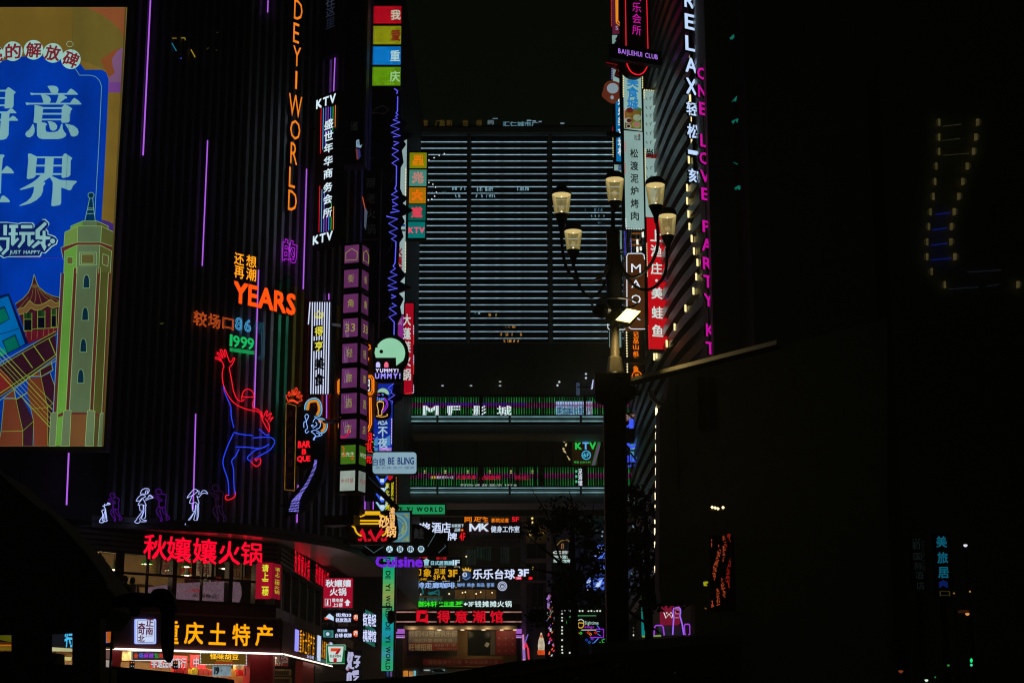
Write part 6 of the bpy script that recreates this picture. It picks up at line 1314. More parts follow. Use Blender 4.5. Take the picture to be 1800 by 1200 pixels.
text(PX, '3F', (911, 1000, 929, 1012), wC, t, .1, .04, .08); MB(em(214, 16, 30, 1.1)).solid(PX, R4(906, 1013, 917.5, 1018), .05, .05).solid(PX, rrect(929, 1013, 936, 1018, 2), .7, .05).build('red_tag', t); text(PX, '24H', (908, 1014, 915, 1017), wC, t, .08, .02, .01, join=True)
MB(em(30, 62, 110)).disc(PX, 820, 1011, 8, 8, .06).use(em(200, 214, 235)).disc(PX, 817, 1009.5, 4.2, 4.2, .08).use(em(110, 150, 200)).ribbon(PX, [(813, 1015), (819, 1018.5), (826, 1014)], 1, .08).build('ball_icon', t); text(PX, '8', (815.2, 1007, 818.8, 1012), em(20, 30, 60), t, .1, .02, .01, join=True)
MB(em(220, 170, 60, 1.1)).solid(PX, [(814, 1003), (812.5, 997.5), (816.5, 1000.5), (818, 996), (821, 1000.5), (824, 996), (824.5, 1001), (828.5, 998.5), (827, 1004), (820, 1002)], .1, .05).build('crown_icon', t)
t = csign('cafe_sign', 'long blue-white corridor cafe lettering ending in a round badge')
cb_ = em(150, 186, 246, 1.15)
for i, ch in enumerate('夏洛特走廊咖啡'): text(PX, ch, (706 + i * 13.5, 1023, 718.5 + i * 13.5, 1033), cb_, t, .1, .03, .07)
text(PX, '咖啡 美食 甜品 茗茶', (804, 1024, 869, 1030.5), em(120, 160, 220, 1.1), t, .1, .02, .05, join=True)
MB(em(30, 40, 70)).disc(PX, 883, 1029.5, 8, 8, .06).use(em(190, 200, 225)).neon(PX, [(883 + 7.6 * math.cos(a_ * .4), 1029.5 + 7.6 * math.sin(a_ * .4)) for a_ in range(17)], .1, .03).neon(PX, [(883 + 5 * math.cos(a_ * .4), 1029.5 + 5 * math.sin(a_ * .4)) for a_ in range(17)], .1, .03).disc(PX, 883, 1030, 2.8, 2, .09).build('round_badge', t)
MB(DARK).tube([PX.pt(700, 1033.6, 0), PX.pt(892, 1033.6, 0)], .05, 4).build('rail', t)
t = csign('neon_mural', 'dim teal neon shapes and reflected cafe characters behind glass')
tl = em(20, 100, 104, 1)
for p in ([(722, 1036), (733, 1035), (727, 1041), (720, 1046)], [(742, 1034), (744, 1041), (740, 1045)], [(752, 1042), (763, 1040), (771, 1036), (772, 1046), (766, 1042), (754, 1044)], [(720, 1047), (728, 1045)]): MB(tl).neon(PX, p, .12, .05).build('neon_tube', t)
text(PX, '夏洛特 咖啡厅', (719, 1050, 777, 1056), em(50, 92, 96, 1, .4, 5), t, .12, .02, .03, join=True); MB(em(66, 52, 20)).tube([PX.pt(726, 1048, .1), PX.pt(779, 1048.5, .1)], .04, 4).build('warm_line', t)
t = csign('green_foot_bath_sign', 'bright green characters with 3F underlined')
gn = em(50, 226, 40, 1.15)
for i, ch in enumerate('御沐轩'): text(PX, ch, (734.5 + i * 11.5, 1056, 745.5 + i * 11.5, 1066), gn, t, .1, .02, .06)
text(PX, '24h', (771.5, 1057, 779, 1060), gn, t, .1, .02, .04, join=True); text(PX, '足道', (780, 1056.5, 798, 1064), gn, t, .1, .02, .06); text(PX, '3F', (801, 1056.5, 813, 1062.5), gn, t, .1, .03, .06); MB(gn).solid(PX, [(772, 1065), (778, 1062.5), (777, 1064.2), (813, 1064.2), (813, 1065.5), (772, 1065.5)], .1, .05).build('underline', t)
t = csign('white_hotpot_sign', 'white characters after a left arrow and 3F, right of the green ones')
wg = em(200, 226, 226, 1.15); MB(wg).tube([PX.pt(817, 1061, .1), PX.pt(822.5, 1061, .1)], .04, 4).tube([PX.pt(819, 1058.8, .1), PX.pt(816, 1061, .1), PX.pt(819, 1063.2, .1)], .04, 4).build('arrow', t)
text(PX, '3F', (823.5, 1057, 832.5, 1065), wg, t, .1, .02, .06)
for i, ch in enumerate('钱摊摊火锅'): text(PX, ch, (834.5 + i * 13.3, 1055.5, 846 + i * 13.3, 1066), wg, t, .1, .03, .06)
t = sign('entrance_sign', 'large red characters with square logo between two thin light lines over the mall entrance', 'entrance sign', PX, (693, 1070.5, 917, 1097), pm(.012, .012, .012, .4), .3, .6)
re_ = em(206, 8, 34, 1.15, .2, 2)
for i, ch in enumerate('得意潮馆'): text(PX, ch, (769 + i * 31, 1072.5, 790.5 + i * 31, 1093.5), re_, t, .55, .035, .15)
MB(re_).solid(PX, [(732, 1072), (751, 1072), (751, 1076), (746, 1078.5), (739, 1077), (737.5, 1087), (735, 1091), (732, 1092)], .55, .15).solid(PX, [(752, 1078), (752, 1091), (753.5, 1095), (744, 1091.5), (736, 1091.5), (739, 1087.5), (748, 1086), (748, 1080)], .55, .15).build('logo', t)
for yy in (1075, 1092):
    for a_, b_ in ((693, 731), (752, 768), (791, 799), (822, 830), (853, 861), (884, 917)): MB(em(170, 120, 110, 1, .5, 2)).tube([PX.pt(a_, yy, .35), PX.pt(b_, yy, .35)], .04, 4).build('light_line', t)
for x0, x1, n_ in ((692, 711.5, 'left'), (907, 917, 'right')):
    t = csign('purple_cap_light', 'purple lit stepped capital on the %s entrance pillar' % n_); pv = em(160, 90, 190, 1.05)
    xm = x0 if n_ == 'right' else x0 + 7
    for b in ((xm, 1105, x1, 1110), (x0, 1110.5, x1, 1113), (x0, 1116, x1, 1118)): MB(pv).pbox(PX, PX.rect(*b), .3, .3).build('light_panel', t)
    MB(em(200, 150, 220, light=False)).tube([PX.pt(x0, 1119.6, .3), PX.pt(x1, 1119.6, .3)], .03, 4).build('light_line', t)
t = csign('leasing_banner', 'grey and maroon leasing banner in the left entrance window', (718, 1106, 804, 1143), pm(.2, .19, .18, .5), PX)
MB(pm(.3, .03, .03)).pbox(PX, PX.rect(718, 1129, 804, 1143), .01, .01).build('red_panel', t)
text(PX, '领航1413轻创俱乐部', (719, 1107, 803, 1118), pm(.5, .5, .45), t, .03, .02, .02, join=True); text(PX, '领航共富·越享生活', (727, 1122, 795, 1128), pm(.45, .45, .4), t, .03, .02, .02, join=True)
text(PX, '旺铺招租', (719, 1131, 760, 1142.5), pm(.7, .68, .5), t, .03, .02, .02); text(PX, '13983311357', (768, 1138, 803, 1142), pm(.5, .3, .2), t, .03, .01, .02, join=True); text(PX, '400千平', (763, 1130, 802, 1136), pm(.45, .42, .35), t, .03, .01, .02, join=True)
t = csign('slogan_banner', 'long dark red banner with pale slogan characters over the street entrance', (744, 1157.5, 883, 1169), pm(.32, .02, .03, .5), PX)
text(PX, '消防事关千万家 平安和谐靠大家', (752, 1159.5, 876, 1167), pm(.6, .42, .36), t, .03, .0, .02, join=True)
t = csign('poster_grid', 'dim red poster wall with small brand-like marks right of the entrance', (872, 1107, 907, 1150), pm(.25, .02, .03, .5), PX); t['label'] = 'dim red poster wall with small pale marks right of the entrance'
for i in range(9): MB(pm(.5, .35, .3)).flat(PX, [(877 + (i % 3) * 12 - 2, 1122 + (i // 3) * 11), (877 + (i % 3) * 12 + 2, 1122 + (i // 3) * 11), (877 + (i % 3) * 12, 1119 + (i // 3) * 11)], .02).build('printed_mark', t)
t = csign('notice_paper', 'small white paper tilted in the dark entrance window'); MB(pm(.55, .6, .55)).flat(PX, [(855, 1128), (861, 1130), (857, 1137), (851, 1134)], .05).build('paper', t)
for i in range(6): p = PX.pt(725 + i * 33, 1109, 1.0); lamp('POINT', p, 11, (1, .68, .36), .15, name='entrance_light', parent=cen)
# awnings seen under the entrance
t = csign('parasol', 'pale triangular parasol top glimpsed under the slogan banner'); MB(pm(.6, .7, .7)).solid(FP(98), [(758, 1178), (762, 1175), (775, 1175), (783, 1179.5), (765, 1180)], 0, 1.5).build('canopy', t); t['category'] = 'parasol'; del t['group']
# cinema lettering behind the upper bridge
t = sign('cinema_sign', 'white cinema lettering reading MF and two characters behind the upper railing', 'cinema sign', FP(94.8), (735, 708, 1062, 731), pm(.01, .01, .03), 0, .2)
Pm_ = FP(94.8); wm = em(214, 232, 238, 1.1)
text(Pm_, 'M', (744, 713.5, 770, 729.5), wm, t, .06, .04, .05); text(Pm_, 'F', (788, 713.5, 807, 725), wm, t, .06, .04, .05)
MB(wm).pbox(Pm_, Pm_.rect(787.5, 713.5, 794, 729.5), .07, .03).build('letter', t)
text(Pm_, '影', (831, 713, 854, 729.5), wm, t, .06, .03, .05); text(Pm_, '城', (874, 713, 899, 729.5), wm, t, .06, .03, .05)
MB(em(6, 8, 110, .8, .5, 2)).flat(Pm_, R4(745, 708, 925, 712), .02).build('blue_glow_panel', t)
MB(em(150, 176, 220, 1, .25, 4)).pbox(Pm_, Pm_.rect(977, 705.5, 1041, 711.5), .05, .03).build('light_panel', t); MB(em(130, 168, 205, 1, .35, 3)).pbox(Pm_, Pm_.rect(977, 713.5, 1041, 728.5), .05, .03).build('light_panel', t)
text(Pm_, '美食娱乐城', (979, 714.5, 1026, 728), em(20, 60, 110), t, .08, .01, .02); text(Pm_, '欢唱', (1028, 706, 1040, 728), em(130, 40, 70), t, .08, .01, .02)
t = sign('bridge_text_strip', 'row of small yellow, white and red lettering behind the lower railing', 'shop sign', FP(94.8), (695, 834, 955, 845), pm(.01, .01, .01), 0, .1)
text(Pm_, '美食', (757, 836, 766, 841), em(220, 190, 60), t, .05, .02, .03, join=True); text(Pm_, '重庆夜市小吃', (767, 836, 797, 841), em(190, 180, 200), t, .05, .02, .03, join=True); text(Pm_, '火锅串串', (802, 835, 836, 842), em(200, 16, 40), t, .05, .02, .03, join=True)
text(Pm_, '火锅烧烤', (842, 835, 880, 843), em(190, 14, 40), t, .05, .02, .03, join=True); text(Pm_, '特色小面王', (905, 835, 930, 843), em(160, 14, 40), t, .05, .02, .03, join=True)
text(Pm_, '时尚·美食·娱乐 1978', (810, 850, 908, 854), em(170, 176, 170), t, .25, .01, .02, join=True)
for i, x in enumerate((746, 783, 822, 861, 898, 936)):
    for dy in (0, 3.5): MB(em(206, 200, 120, 1.1)).pbox(Pm_, Pm_.rect(x - 1.5, 826.5 + dy, x + 1.5, 828 + dy), .06, .03).build('bulb', t)
t = sign('vertical_sign', 'narrow vertical sign of white and green characters crossing the lower bridge near the lamp post', 'shop sign', FP(93.5), (1012, 824, 1024, 854), pm(.01, .012, .012), 0, .1)
for i, ch in enumerate('足浴馆'): text(FP(93.5), ch, (1016.5, 824 + i * 10, 1023.5, 833 + i * 10), em(214, 224, 235, 1.1), t, .05, .02, .03, join=True)
for i in range(3): MB(em(60, 190, 130)).disc(FP(93.5), 1013, 828 + i * 9, 2, 2.4, .05).build('green_mark', t)
# KTV sign
t = sign('karaoke_sign', 'brown sign with green and blue K PARTY, KTV and a ringed 6F', 'shop sign', FP(97.0), (1006, 762, 1050, 818), em(34, 22, 8, 1, .3, 1), 0, .3)
Pk_ = FP(97.0); g1, b1c = em(28, 190, 74, 1.15), em(90, 170, 230, 1.15)
text(Pk_, 'K.', (1008.5, 767, 1015, 772.5), g1, t, .05, .03, .04, join=True); text(Pk_, '朋.', (1016.5, 767, 1024.5, 772.5), em(60, 190, 150, 1.1), t, .05, .02, .04, join=True); text(Pk_, 'PA', (1026, 767, 1037, 772.5), b1c, t, .05, .03, .04, join=True); text(Pk_, 'RTY', (1038, 767, 1050, 772.5), g1, t, .05, .03, .04, join=True)
text(Pk_, 'K', (1011.5, 778, 1022, 789), g1, t, .05, .035, .05); text(Pk_, 'T', (1024.5, 777.5, 1034.5, 789), b1c, t, .05, .035, .05); text(Pk_, 'V', (1036.5, 777.5, 1047, 789), g1, t, .05, .035, .05)
MB(em(60, 170, 210, 1.1)).neon(Pk_, [(1030.5 + 7.3 * math.cos(a_ * .33), 799.5 + 7.3 * math.sin(a_ * .33)) for a_ in range(20)], .05, .035).build('ring', t); text(Pk_, '6F', (1025.5, 796, 1035.5, 803), em(70, 180, 214, 1.1), t, .05, .02, .04, join=True); text(Pk_, '电话 6221-0-39', (1009, 810, 1038, 813.5), g1, t, .05, .01, .03, join=True)
MB(em(30, 96, 50)).flat(Pk_, [(1053, 767), (1056, 780), (1046, 819), (1039, 819)], .05).use(em(110, 60, 116)).flat(Pk_, [(1053, 778), (1054, 786), (1044, 818), (1041, 818)], .06).build('striped_banner', t)
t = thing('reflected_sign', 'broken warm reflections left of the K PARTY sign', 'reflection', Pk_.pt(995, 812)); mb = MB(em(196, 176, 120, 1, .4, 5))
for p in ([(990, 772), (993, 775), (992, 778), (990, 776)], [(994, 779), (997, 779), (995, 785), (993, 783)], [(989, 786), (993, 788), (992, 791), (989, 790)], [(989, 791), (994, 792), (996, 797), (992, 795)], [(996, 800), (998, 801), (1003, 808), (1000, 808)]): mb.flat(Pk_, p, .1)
mb.build('glint', t); t['label'] = 'broken warm lit shop shapes left of the K PARTY sign'; t['category'] = 'light'; t.name = 'wall_lights'  # reflections painted as small glowing patches
t = sign('cafe_box_sign', 'small ochre framed sign with CC and three rows of white characters among the branches', 'shop sign', PX, (971, 966, 1008, 990), pm(.25, .17, .05, .5), 0, .1)
text(PX, 'CC日料', (972.5, 967.5, 1007, 973), em(206, 220, 225, 1.1), t, .05, .03, .03, join=True); text(PX, '咖啡·酒水', (973, 975.5, 1002, 981), em(180, 214, 214, 1.1), t, .05, .03, .03, join=True); text(PX, '简餐·烧烤', (973, 982.5, 1002, 988), em(180, 214, 214, 1.1), t, .05, .03, .03, join=True)
MB(em(190, 170, 200)).flat(PX, R4(1003, 976, 1007, 987), .05).build('print', t)
MB(em(110, 84, 30)).neon(PX, [(977, 960), (986, 950), (997, 948), (1006, 956), (1008, 962)], .1, .04).use(em(130, 90, 50)).neon(PX, [(987, 964), (987.5, 955), (990, 955), (990, 964)], .1, .04).build('neon_arch', t)
t = sign('small_sign', 'small red and white sign under the lower bridge near the lamp post', 'shop sign', PX, (1009, 884, 1028, 891), pm(.02, .02, .02), 0, .1)
MB(em(190, 200, 205)).flat(PX, [(1009, 885), (1016, 885), (1014, 887), (1011, 887)], .03).use(em(150, 24, 30)).flat(PX, [(1010, 887), (1015, 887), (1013, 890)], .03).build('mark', t); text(PX, '图文', (1017.5, 884.5, 1027, 890), em(180, 214, 230), t, .05, .03, .03, join=True)
t = sign('green_lightbox', 'plain bright green lightbox half hidden by leaves near the lamp post', 'light panel', PX, (1035, 885, 1052, 899), em(30, 150, 88, 1, .15, .5), 0, .2)
# lights and posters seen through the branches
Pq = FP(104.0)
t = thing('lit_posters', 'column of bright blue-white lit posters broken up by tree branches', 'poster', Pq.pt(1055, 1035))
for x0, y0, x1, y1 in ((1043, 957, 1063, 981), (1042, 993, 1063, 1010), (1043, 1015, 1062, 1036), (1031, 1014, 1038, 1031)): 
    MB(em(70, 104, 214, 1.15, .6, 1.6)).pbox(Pq, Pq.rect(x0, y0, x1, y1), 0, .1).build('light_panel', t)
    MB(em(180, 206, 240, 1.15, .3, 3)).flat(Pq, [(x0 + 2, y1 - 3), (x0 + 8, y0 + 6), (x1 - 3, y0 + 3), (x1 - 8, y1 - 6)], .03).build('printed_shape', t)
for i, (x, y, c, r2) in enumerate(((1032, 907, (220, 30, 40), 1.6), (1026, 914, (120, 140, 240), 2), (1031.5, 915.5, (240, 30, 40), 2), (1036.5, 914.5, (30, 190, 70), 2), (1034, 927, (230, 60, 30), 1.8), (1035.5, 928, (200, 200, 40), 1.4), (1039, 924, (30, 160, 90), 2.2), (1038.5, 929, (20, 150, 80), 2), (1038.5, 937.5, (30, 190, 100), 1.4), (1032, 953, (220, 24, 34), 2), (1022, 904, (20, 90, 80), 1.6), (1049, 933, (120, 140, 140), 2), (1059, 934, (110, 130, 150), 2), (1058, 941.5, (130, 150, 150), 2), (1026, 971, (40, 70, 230), 2.8), (1022, 963, (16, 70, 60), 2), (1033, 1036, (200, 190, 220), 1.2), (1043, 1041, (190, 180, 230), 2.2))):
    MB(em(*c, 1.1)).flat(Pq, [(x - r2, y), (x, y - r2 * .8), (x + r2, y - r2 * .3), (x + r2 * .5, y + r2)], .1 + i * .01).build('light_panel', t)
# ================================================================== RIGHT SIDE SIGNS
dotY, dotR, dotW, dotV = em(226, 216, 150, 1.2, light=False), em(220, 40, 50, 1.1, light=False), em(214, 226, 226, 1.2, light=False), em(150, 140, 226, 1.2, light=False)
GR = 'vertical signs on the curved building'
def rsign(name, lab, px, Y, deg, box, mat=None, frame=BLACK, off=0, d=.35):
    pl = Plane(px, (box[1] + box[3]) / 2, Y, deg); return pl, sign(name, lab, 'lightbox sign', pl, box, mat, off, d, GR, frame if mat else None)
# club sign
pl = Plane(1119, 60, 66, 22); t = thing('club_sign', 'black rounded vertical club sign outlined by red neon with magenta characters', 'neon sign', pl.pt(1119, 134), GR)
sh = [(1096, -30), (1143, -30), (1144, 105)] + [(1119.5 + 24.5 * math.cos(a_ * .3), 110 + 26 * math.sin(a_ * .3)) for a_ in range(1, 10)] + [(1095.5, 105)]
MB(BLACK).solid(pl, sh, 0, .35).build('board', t)
ol = [(1099, -30), (1100.5, 82)]; MB(em(214, 26, 44, 1.15)).neon(pl, ol, .1, .022).neon(pl, [(1136, -30), (1139, 86)], .1, .022).build('neon_tube', t)
MB(em(234, 26, 44, 1.2)).neon(pl, [(1100.8, 101), (1101.5, 110), (1104, 118), (1109, 126), (1116, 130.5), (1124, 131.5), (1131, 128), (1136, 121), (1138.5, 113), (1139, 105)], .1, .026, smooth=2).build('neon_tube', t)
mg_ = em(190, 20, 150, 1.2)
for ch, y in (('娱', -15.5), ('乐', 5), ('会', 24.5), ('所', 45)): text(pl, ch, (1111.5, y, 1127, y + 17), mg_, t, .1, .0, .04)
plb = Plane(1121, 97, 65.3, 22)
t = sign('name_board', 'black board across the club sign with violet letters ending in CLUB', 'neon sign', plb, (1075, 84, 1163, 109), BLACK, 0, .3, GR)
text(plb, 'BAIJLEHUI CLUB', (1087, 91, 1156, 102), em(170, 112, 226, 1.15), t, .08, .012, .05, gap=.14)
# food city + mud stove lightboxes
pl, t = rsign('tall_lightbox', 'white lightbox with blue characters above a printed picture of dishes', 1112, 67, 20, (1096.5, 112, 1127.5, 228), em(140, 176, 168, 1, .16, .5, True, .4))
bz = em(18, 120, 190, 1.05)
for ch, y in (('美', 133), ('食', 153), ('城', 173)): text(pl, ch, (1103, y, 1122, y + 19), bz, t, .04, .02, .02)
MB(em(104, 80, 30, 1, .4, 3)).flat(pl, [(1098, 196), (1103, 190), (1112, 193), (1120, 188), (1127, 191), (1127.5, 227), (1098, 226)], .02).build('printed_picture', t)
for i, (x, y, r1, c) in enumerate(((1104, 212, 6.5, (150, 160, 140)), (1106, 212, 4.5, (70, 20, 22)), (1120, 207, 7.5, (130, 146, 120)), (1119, 219, 8, (100, 130, 50)), (1119, 219, 5.5, (150, 96, 100)), (1105, 222, 5, (150, 150, 135)), (1105, 222, 3, (40, 16, 10)), (1107, 194, 6, (90, 30, 26)), (1124, 193, 4, (60, 100, 36)))): MB(em(*c, 1, .2, 4)).disc(pl, x, y, r1, r1 * .8, .03 + i * .004, 14).build('printed_dish', t)
bulbs(pl, [(1095.5, 114), (1095.8, 170)], 3.1, [dotY], t, .06, .035); bulbs(pl, [(1129.3, 136), (1129.5, 156)], 3.1, [dotY], t, .06, .035); bulbs(pl, [(1097, 172), (1099, 228)], 3.3, [None, dotR], t, .06, .03)
pl, t = rsign('tall_lightbox', 'white lightbox with a column of black characters, red brush mark at its top', 1114, 67, 14, (1098.5, 231, 1131, 401), em(138, 168, 162, 1, .16, .5, True, .4))
bkc = em(14, 16, 16)
for ch, y in (('松', 261), ('渡', 283), ('泥', 305), ('炉', 327), ('烤', 349), ('肉', 371)): text(pl, ch, (1108 + (y - 261) * .012, y + 1, 1121.5 + (y - 261) * .012, y + 16), bkc, t, .04, .01, .02)
text(pl, '松渡', (1115, 237, 1126, 247), em(40, 34, 30), t, .04, .01, .01, join=True); MB(em(160, 40, 30)).disc(pl, 1124, 237, 1.6, 1.6, .04, 8).build('red_mark', t)
for i in range(7): MB(em(120, 144, 138)).neon(pl, [(1114.5 + 10.5 * math.cos(a_ * .4), 270 + i * 19 + 11 * math.sin(a_ * .4)) for a_ in range(16)], .02, .004, True).build('printed_ring', t)
bulbs(pl, [(1099, 250), (1099.5, 320)], 3.2, [dotR, None], t, .06, .03); bulbs(pl, [(1100, 385), (1101, 402), (1130, 403)], 2.9, [dotW], t, .06, .03)
# middle white lightbox
pl, t = rsign('tall_lightbox', 'pale lightbox with rows of small grey curved strokes and a dark red stripe', 1149, 71, 20, (1133.5, 161, 1163.5, 400), em(142, 172, 166, 1, .16, .5, True, .4))
gk = em(84, 98, 96)
for i, y in enumerate((174, 190, 204, 219, 235, 251, 296, 312)):
    for j in range(4):
        x = 1137.5 + j * 7 + (y - 200) * .008
        MB(gk).neon(pl, ([(x - 2, y - 3), (x, y + 2)] if j % 3 == 0 else [(x - 2, y + 3), (x + 1, y + 1.5), (x + 1.5, y - 3)]) if j != 1 else [(x - 1, y + 2), (x - 2, y - 2), (x + 1.5, y - 3)], .03, .022).build('printed_stroke', t)
MB(em(140, 26, 24)).flat(pl, [(1135.5, 270), (1163, 273), (1163.5, 280), (1135.5, 277)], .02).build('red_stripe', t); text(pl, '尚', (1137, 262, 1148, 277), em(20, 20, 20), t, .04, .02, .02); text(pl, 'iK', (1151, 266, 1163, 279), em(20, 20, 20), t, .04, .01, .02, join=True)
bulbs(pl, [(1132.5, 172), (1132, 158), (1163, 161)], 3.0, [dotY], t, .06, .035); bulbs(pl, [(1164.8, 194), (1165.5, 250)], 3.3, [dotY, dotY, dotR], t, .06, .033); bulbs(pl, [(1134, 262), (1135, 318)], 3.1, [dotY], t, .06, .033); bulbs(pl, [(1168.5, 345), (1168, 372)], 3.2, [em(230, 90, 50, 1.1, light=False)], t, -.3, .033)
# red fish sign
pl, t = rsign('tall_red_lightbox', 'tall bright red lightbox with white brush characters and a white dot', 1154, 69, 13, (1139, 384, 1171, 613), em(190, 8, 22, 1, .12, .5))
wr = em(206, 222, 214, 1.05)
for ch, y in (('上', 404), ('渔', 431), ('庄', 462), ('美', 505), ('蛙', 539), ('鱼', 571)): text(pl, ch, (1143.5 + (y - 404) * .018, y, 1162.5 + (y - 404) * .018, y + 20), wr, t, .05, .02, .03)
MB(wr).disc(pl, 1154, 493, 2.4, 2.4, .05, 10).build('white_dot', t)
bulbs(pl, [(1136.8, 428), (1138.3, 486)], 3.2, [em(226, 196, 150, 1.2, light=False)], t, .06, .03); bulbs(pl, [(1172.3, 480), (1174, 556)], 3.4, [dotV], t, .06, .03); bulbs(pl, [(1140, 572), (1141, 613), (1158, 614)], 3.2, [dotR], t, .06, .03)
MB(pm(.3, .3, .3, .5)).pbox(pl, pl.rect(1141, 614.5, 1174, 617), .1, .5).build('sill', t)
# mask sign
pl = Plane(1117, 510, 68, 10); t = thing('brown_neon_sign', 'brown rounded sign with a white neon border and widely spaced white letters', 'neon sign', pl.pt(1117, 580), GR)
MB(em(70, 36, 14, 1, .15, .6)).solid(pl, rrect(1102, 446, 1133, 579, 4), 0, .3).build('board', t)
wn = em(216, 226, 236, 1.2)
MB(wn).neon(pl, [(1134, 578), (1110, 578), (1105.5, 575), (1104, 568)] , .08, .018).neon(pl, [(1102.2, 545), (1101.8, 450), (1104, 446), (1108, 445.5), (1128, 445.5), (1132, 448), (1133, 456)], .08, .02).build('neon_border', t)
for ch, y0, y1 in (('M', 464, 479), ('A', 492, 506), ('O', 518, 533), ('K', 548, 562)): text(pl, ch, (1109.5, y0, 1126.5, y1), wn, t, .08, 0, .04)
pl, t = rsign('narrow_sign', 'narrow black sign with glowing orange characters and a ringed one below', 1117, 68.5, 10, (1104, 581, 1132, 668), em(10, 7, 4))
og = em(246, 116, 14, 1.2)
for ch, y in (('记', 583), ('巫', 594), ('山', 605), ('纸', 617), ('包', 627), ('鱼', 643)): text(pl, ch, (1113, y, 1122.5, y + 9), og, t, .05, .015, .03)
MB(og).neon(pl, [(1119.5 + 8.5 * math.cos(a_ * .4), 661 + 8.5 * math.sin(a_ * .4)) for a_ in range(16)], .05, .018, True).build('ring', t); text(pl, '烤', (1116, 656, 1123, 664), og, t, .05, .01, .02)
bulbs(pl, [(1101, 566), (1103, 660)], 4.6, [em(240, 226, 170, 1.3, light=False)], t, .1, .045)
MB(pm(.08, .10, .16, .4)).pbox(pl, pl.rect(1098, 632, 1136, 641), .4, .3).build('cross_beam', t)
# framework between
t = thing('sign_framework', 'steel framework with orange brackets, white lights and a violet tube between the white lightbox and the brown sign', 'framework', Plane(1115, 430, 69, 10).pt(1115, 446)); t['label'] = 'steel framework with orange brackets between the white lightbox and the brown sign'
pl = Plane(1115, 430, 69, 10)
for y in (410, 421, 430): MB(em(120, 66, 16)).solid(pl, R4(1111, y - 1, 1126, y + 1), .1, .1).build('bracket', t)
for x, y0, y1 in ((1129.5, 407, 417), (1120, 421, 430), (1120, 434, 443), (1126, 434, 440)): MB(em(236, 232, 214, 1.2)).neon(pl, [(x, y0), (x + .5, y1)], .1, .05).build('light_bar', t)
MB(em(70, 60, 190, 1.1)).neon(pl, [(1098, 404), (1099, 448)], .1, .02).build('violet_tube', t); bulbs(pl, [(1109, 420), (1110, 444)], 2.9, [dotV], t, .1, .025)
for x in (1103, 1112): MB(DARK).neon(pl, [(x, 402), (x + 1, 446)], 0, .04).build('upright', t)
# blue strip sign partly hidden
pl, t = rsign('blue_strip_sign', 'blue strip sign with white characters half hidden behind the dish lightbox', 1088, 72, 12, (1083, 174, 1100, 284), em(6, 104, 164, 1, .15, .6))
for ch, y in (('好', 170), ('乐', 189), ('美', 206), ('食', 224), ('城', 243), ('村', 259)): text(pl, ch, (1086, y, 1101, y + 15), em(200, 220, 226, 1.1), t, .12, .02, .05)
t = sign('pale_strip_lightbox', 'pale strip lightbox edged with bulbs behind the blue strip sign', 'lightbox sign', FP(74), (1078.5, 110, 1092, 306), em(130, 160, 156, 1, .15, .5), 0, .3, GR, BLACK)
text(FP(74), '酒', (1086, 288, 1092, 300), em(20, 60, 110), t, .04, .02, .02); bulbs(FP(74), [(1075.7, 115), (1075.7, 140)], 3, [dotV], t, .06, .03); bulbs(FP(74), [(1077.3, 224), (1077.8, 278)], 3.2, [dotR, dotY, dotY], t, .06, .03)
# generic round brown cut-out lightbox in place of the cartoon
t = thing('round_lightbox', 'round brown cut-out lightbox with a plain pale disc beside the blue strip sign', 'lightbox sign', FP(71).pt(1076, 175), GR); p7 = FP(71)
MB(em(92, 40, 24, 1, .15, 1)).solid(p7, catmull([(1060, 160), (1063, 148), (1072, 142), (1084, 144), (1092, 150), (1092, 166), (1086, 174), (1080, 180), (1072, 178), (1064, 172), (1058, 166)], 2, True), .05, .2).build('board', t)
MB(em(130, 146, 156)).disc(p7, 1077, 155.5, 10.3, 9.2, .06).disc(p7, 1076, 171.5, 3, 3.6, .06).build('pale_disc', t)
# topmost left strip: maroon lightbox, orange neon, spiked boards
t = sign('maroon_strip_lightbox', 'maroon strip lightbox with a small pale S at the top edge of the photo', 'lightbox sign', FP(72), (1076, -20, 1088, 60), em(84, 24, 50, 1, .15, .6), 0, .3, GR, BLACK)
text(FP(72), 'S', (1082, 46, 1086.5, 53), em(170, 150, 160), t, .05, .01, .02); bulbs(FP(72), [(1074.5, -5), (1075, 46)], 3, [em(226, 60, 40, 1.1, light=False)], t, .06, .03)
t = thing('orange_neon_line', 'thick orange neon line bending down beside the club sign', 'neon sign', FP(70).pt(1086, 52), GR)
MB(em(226, 136, 20, 1.15)).neon(FP(70), [(1082.5, -20), (1083.5, 40)], .1, .035).neon(FP(70), [(1085.5, -20), (1085.5, 37), (1095, 46), (1095, 52)], .1, .03).neon(FP(70), [(1083.5, 41), (1092, 47), (1094, 53)], .1, .02).build('neon_tube', t)
t = thing('zigzag_neon', 'small violet zigzag neon on red-edged spiked boards under the orange neon line', 'neon sign', FP(70).pt(1086, 135), GR)
MB(em(70, 80, 220, 1.1)).neon(FP(70), [(1092, 57), (1091, 62), (1094, 66), (1091, 69), (1094, 72), (1091, 75), (1095, 76)], .1, .018).build('neon_tube', t)
MB(pm(.3, .04, .03)).solid(FP(70), [(1088, 62), (1082, 68), (1086, 72), (1081, 78), (1095, 80), (1095, 60)], 0, .15).solid(FP(70), [(1063, 108), (1080, 106), (1095, 112), (1095, 126), (1086, 120), (1092, 138), (1080, 132), (1084, 120), (1066, 114)], 0, .15).build('spiked_board', t)
MB(em(96, 20, 18)).neon(FP(70), [(1065, 110), (1085, 114), (1078, 121), (1090, 125), (1081, 131), (1092, 135)], .05, .025).build('dim_neon', t)
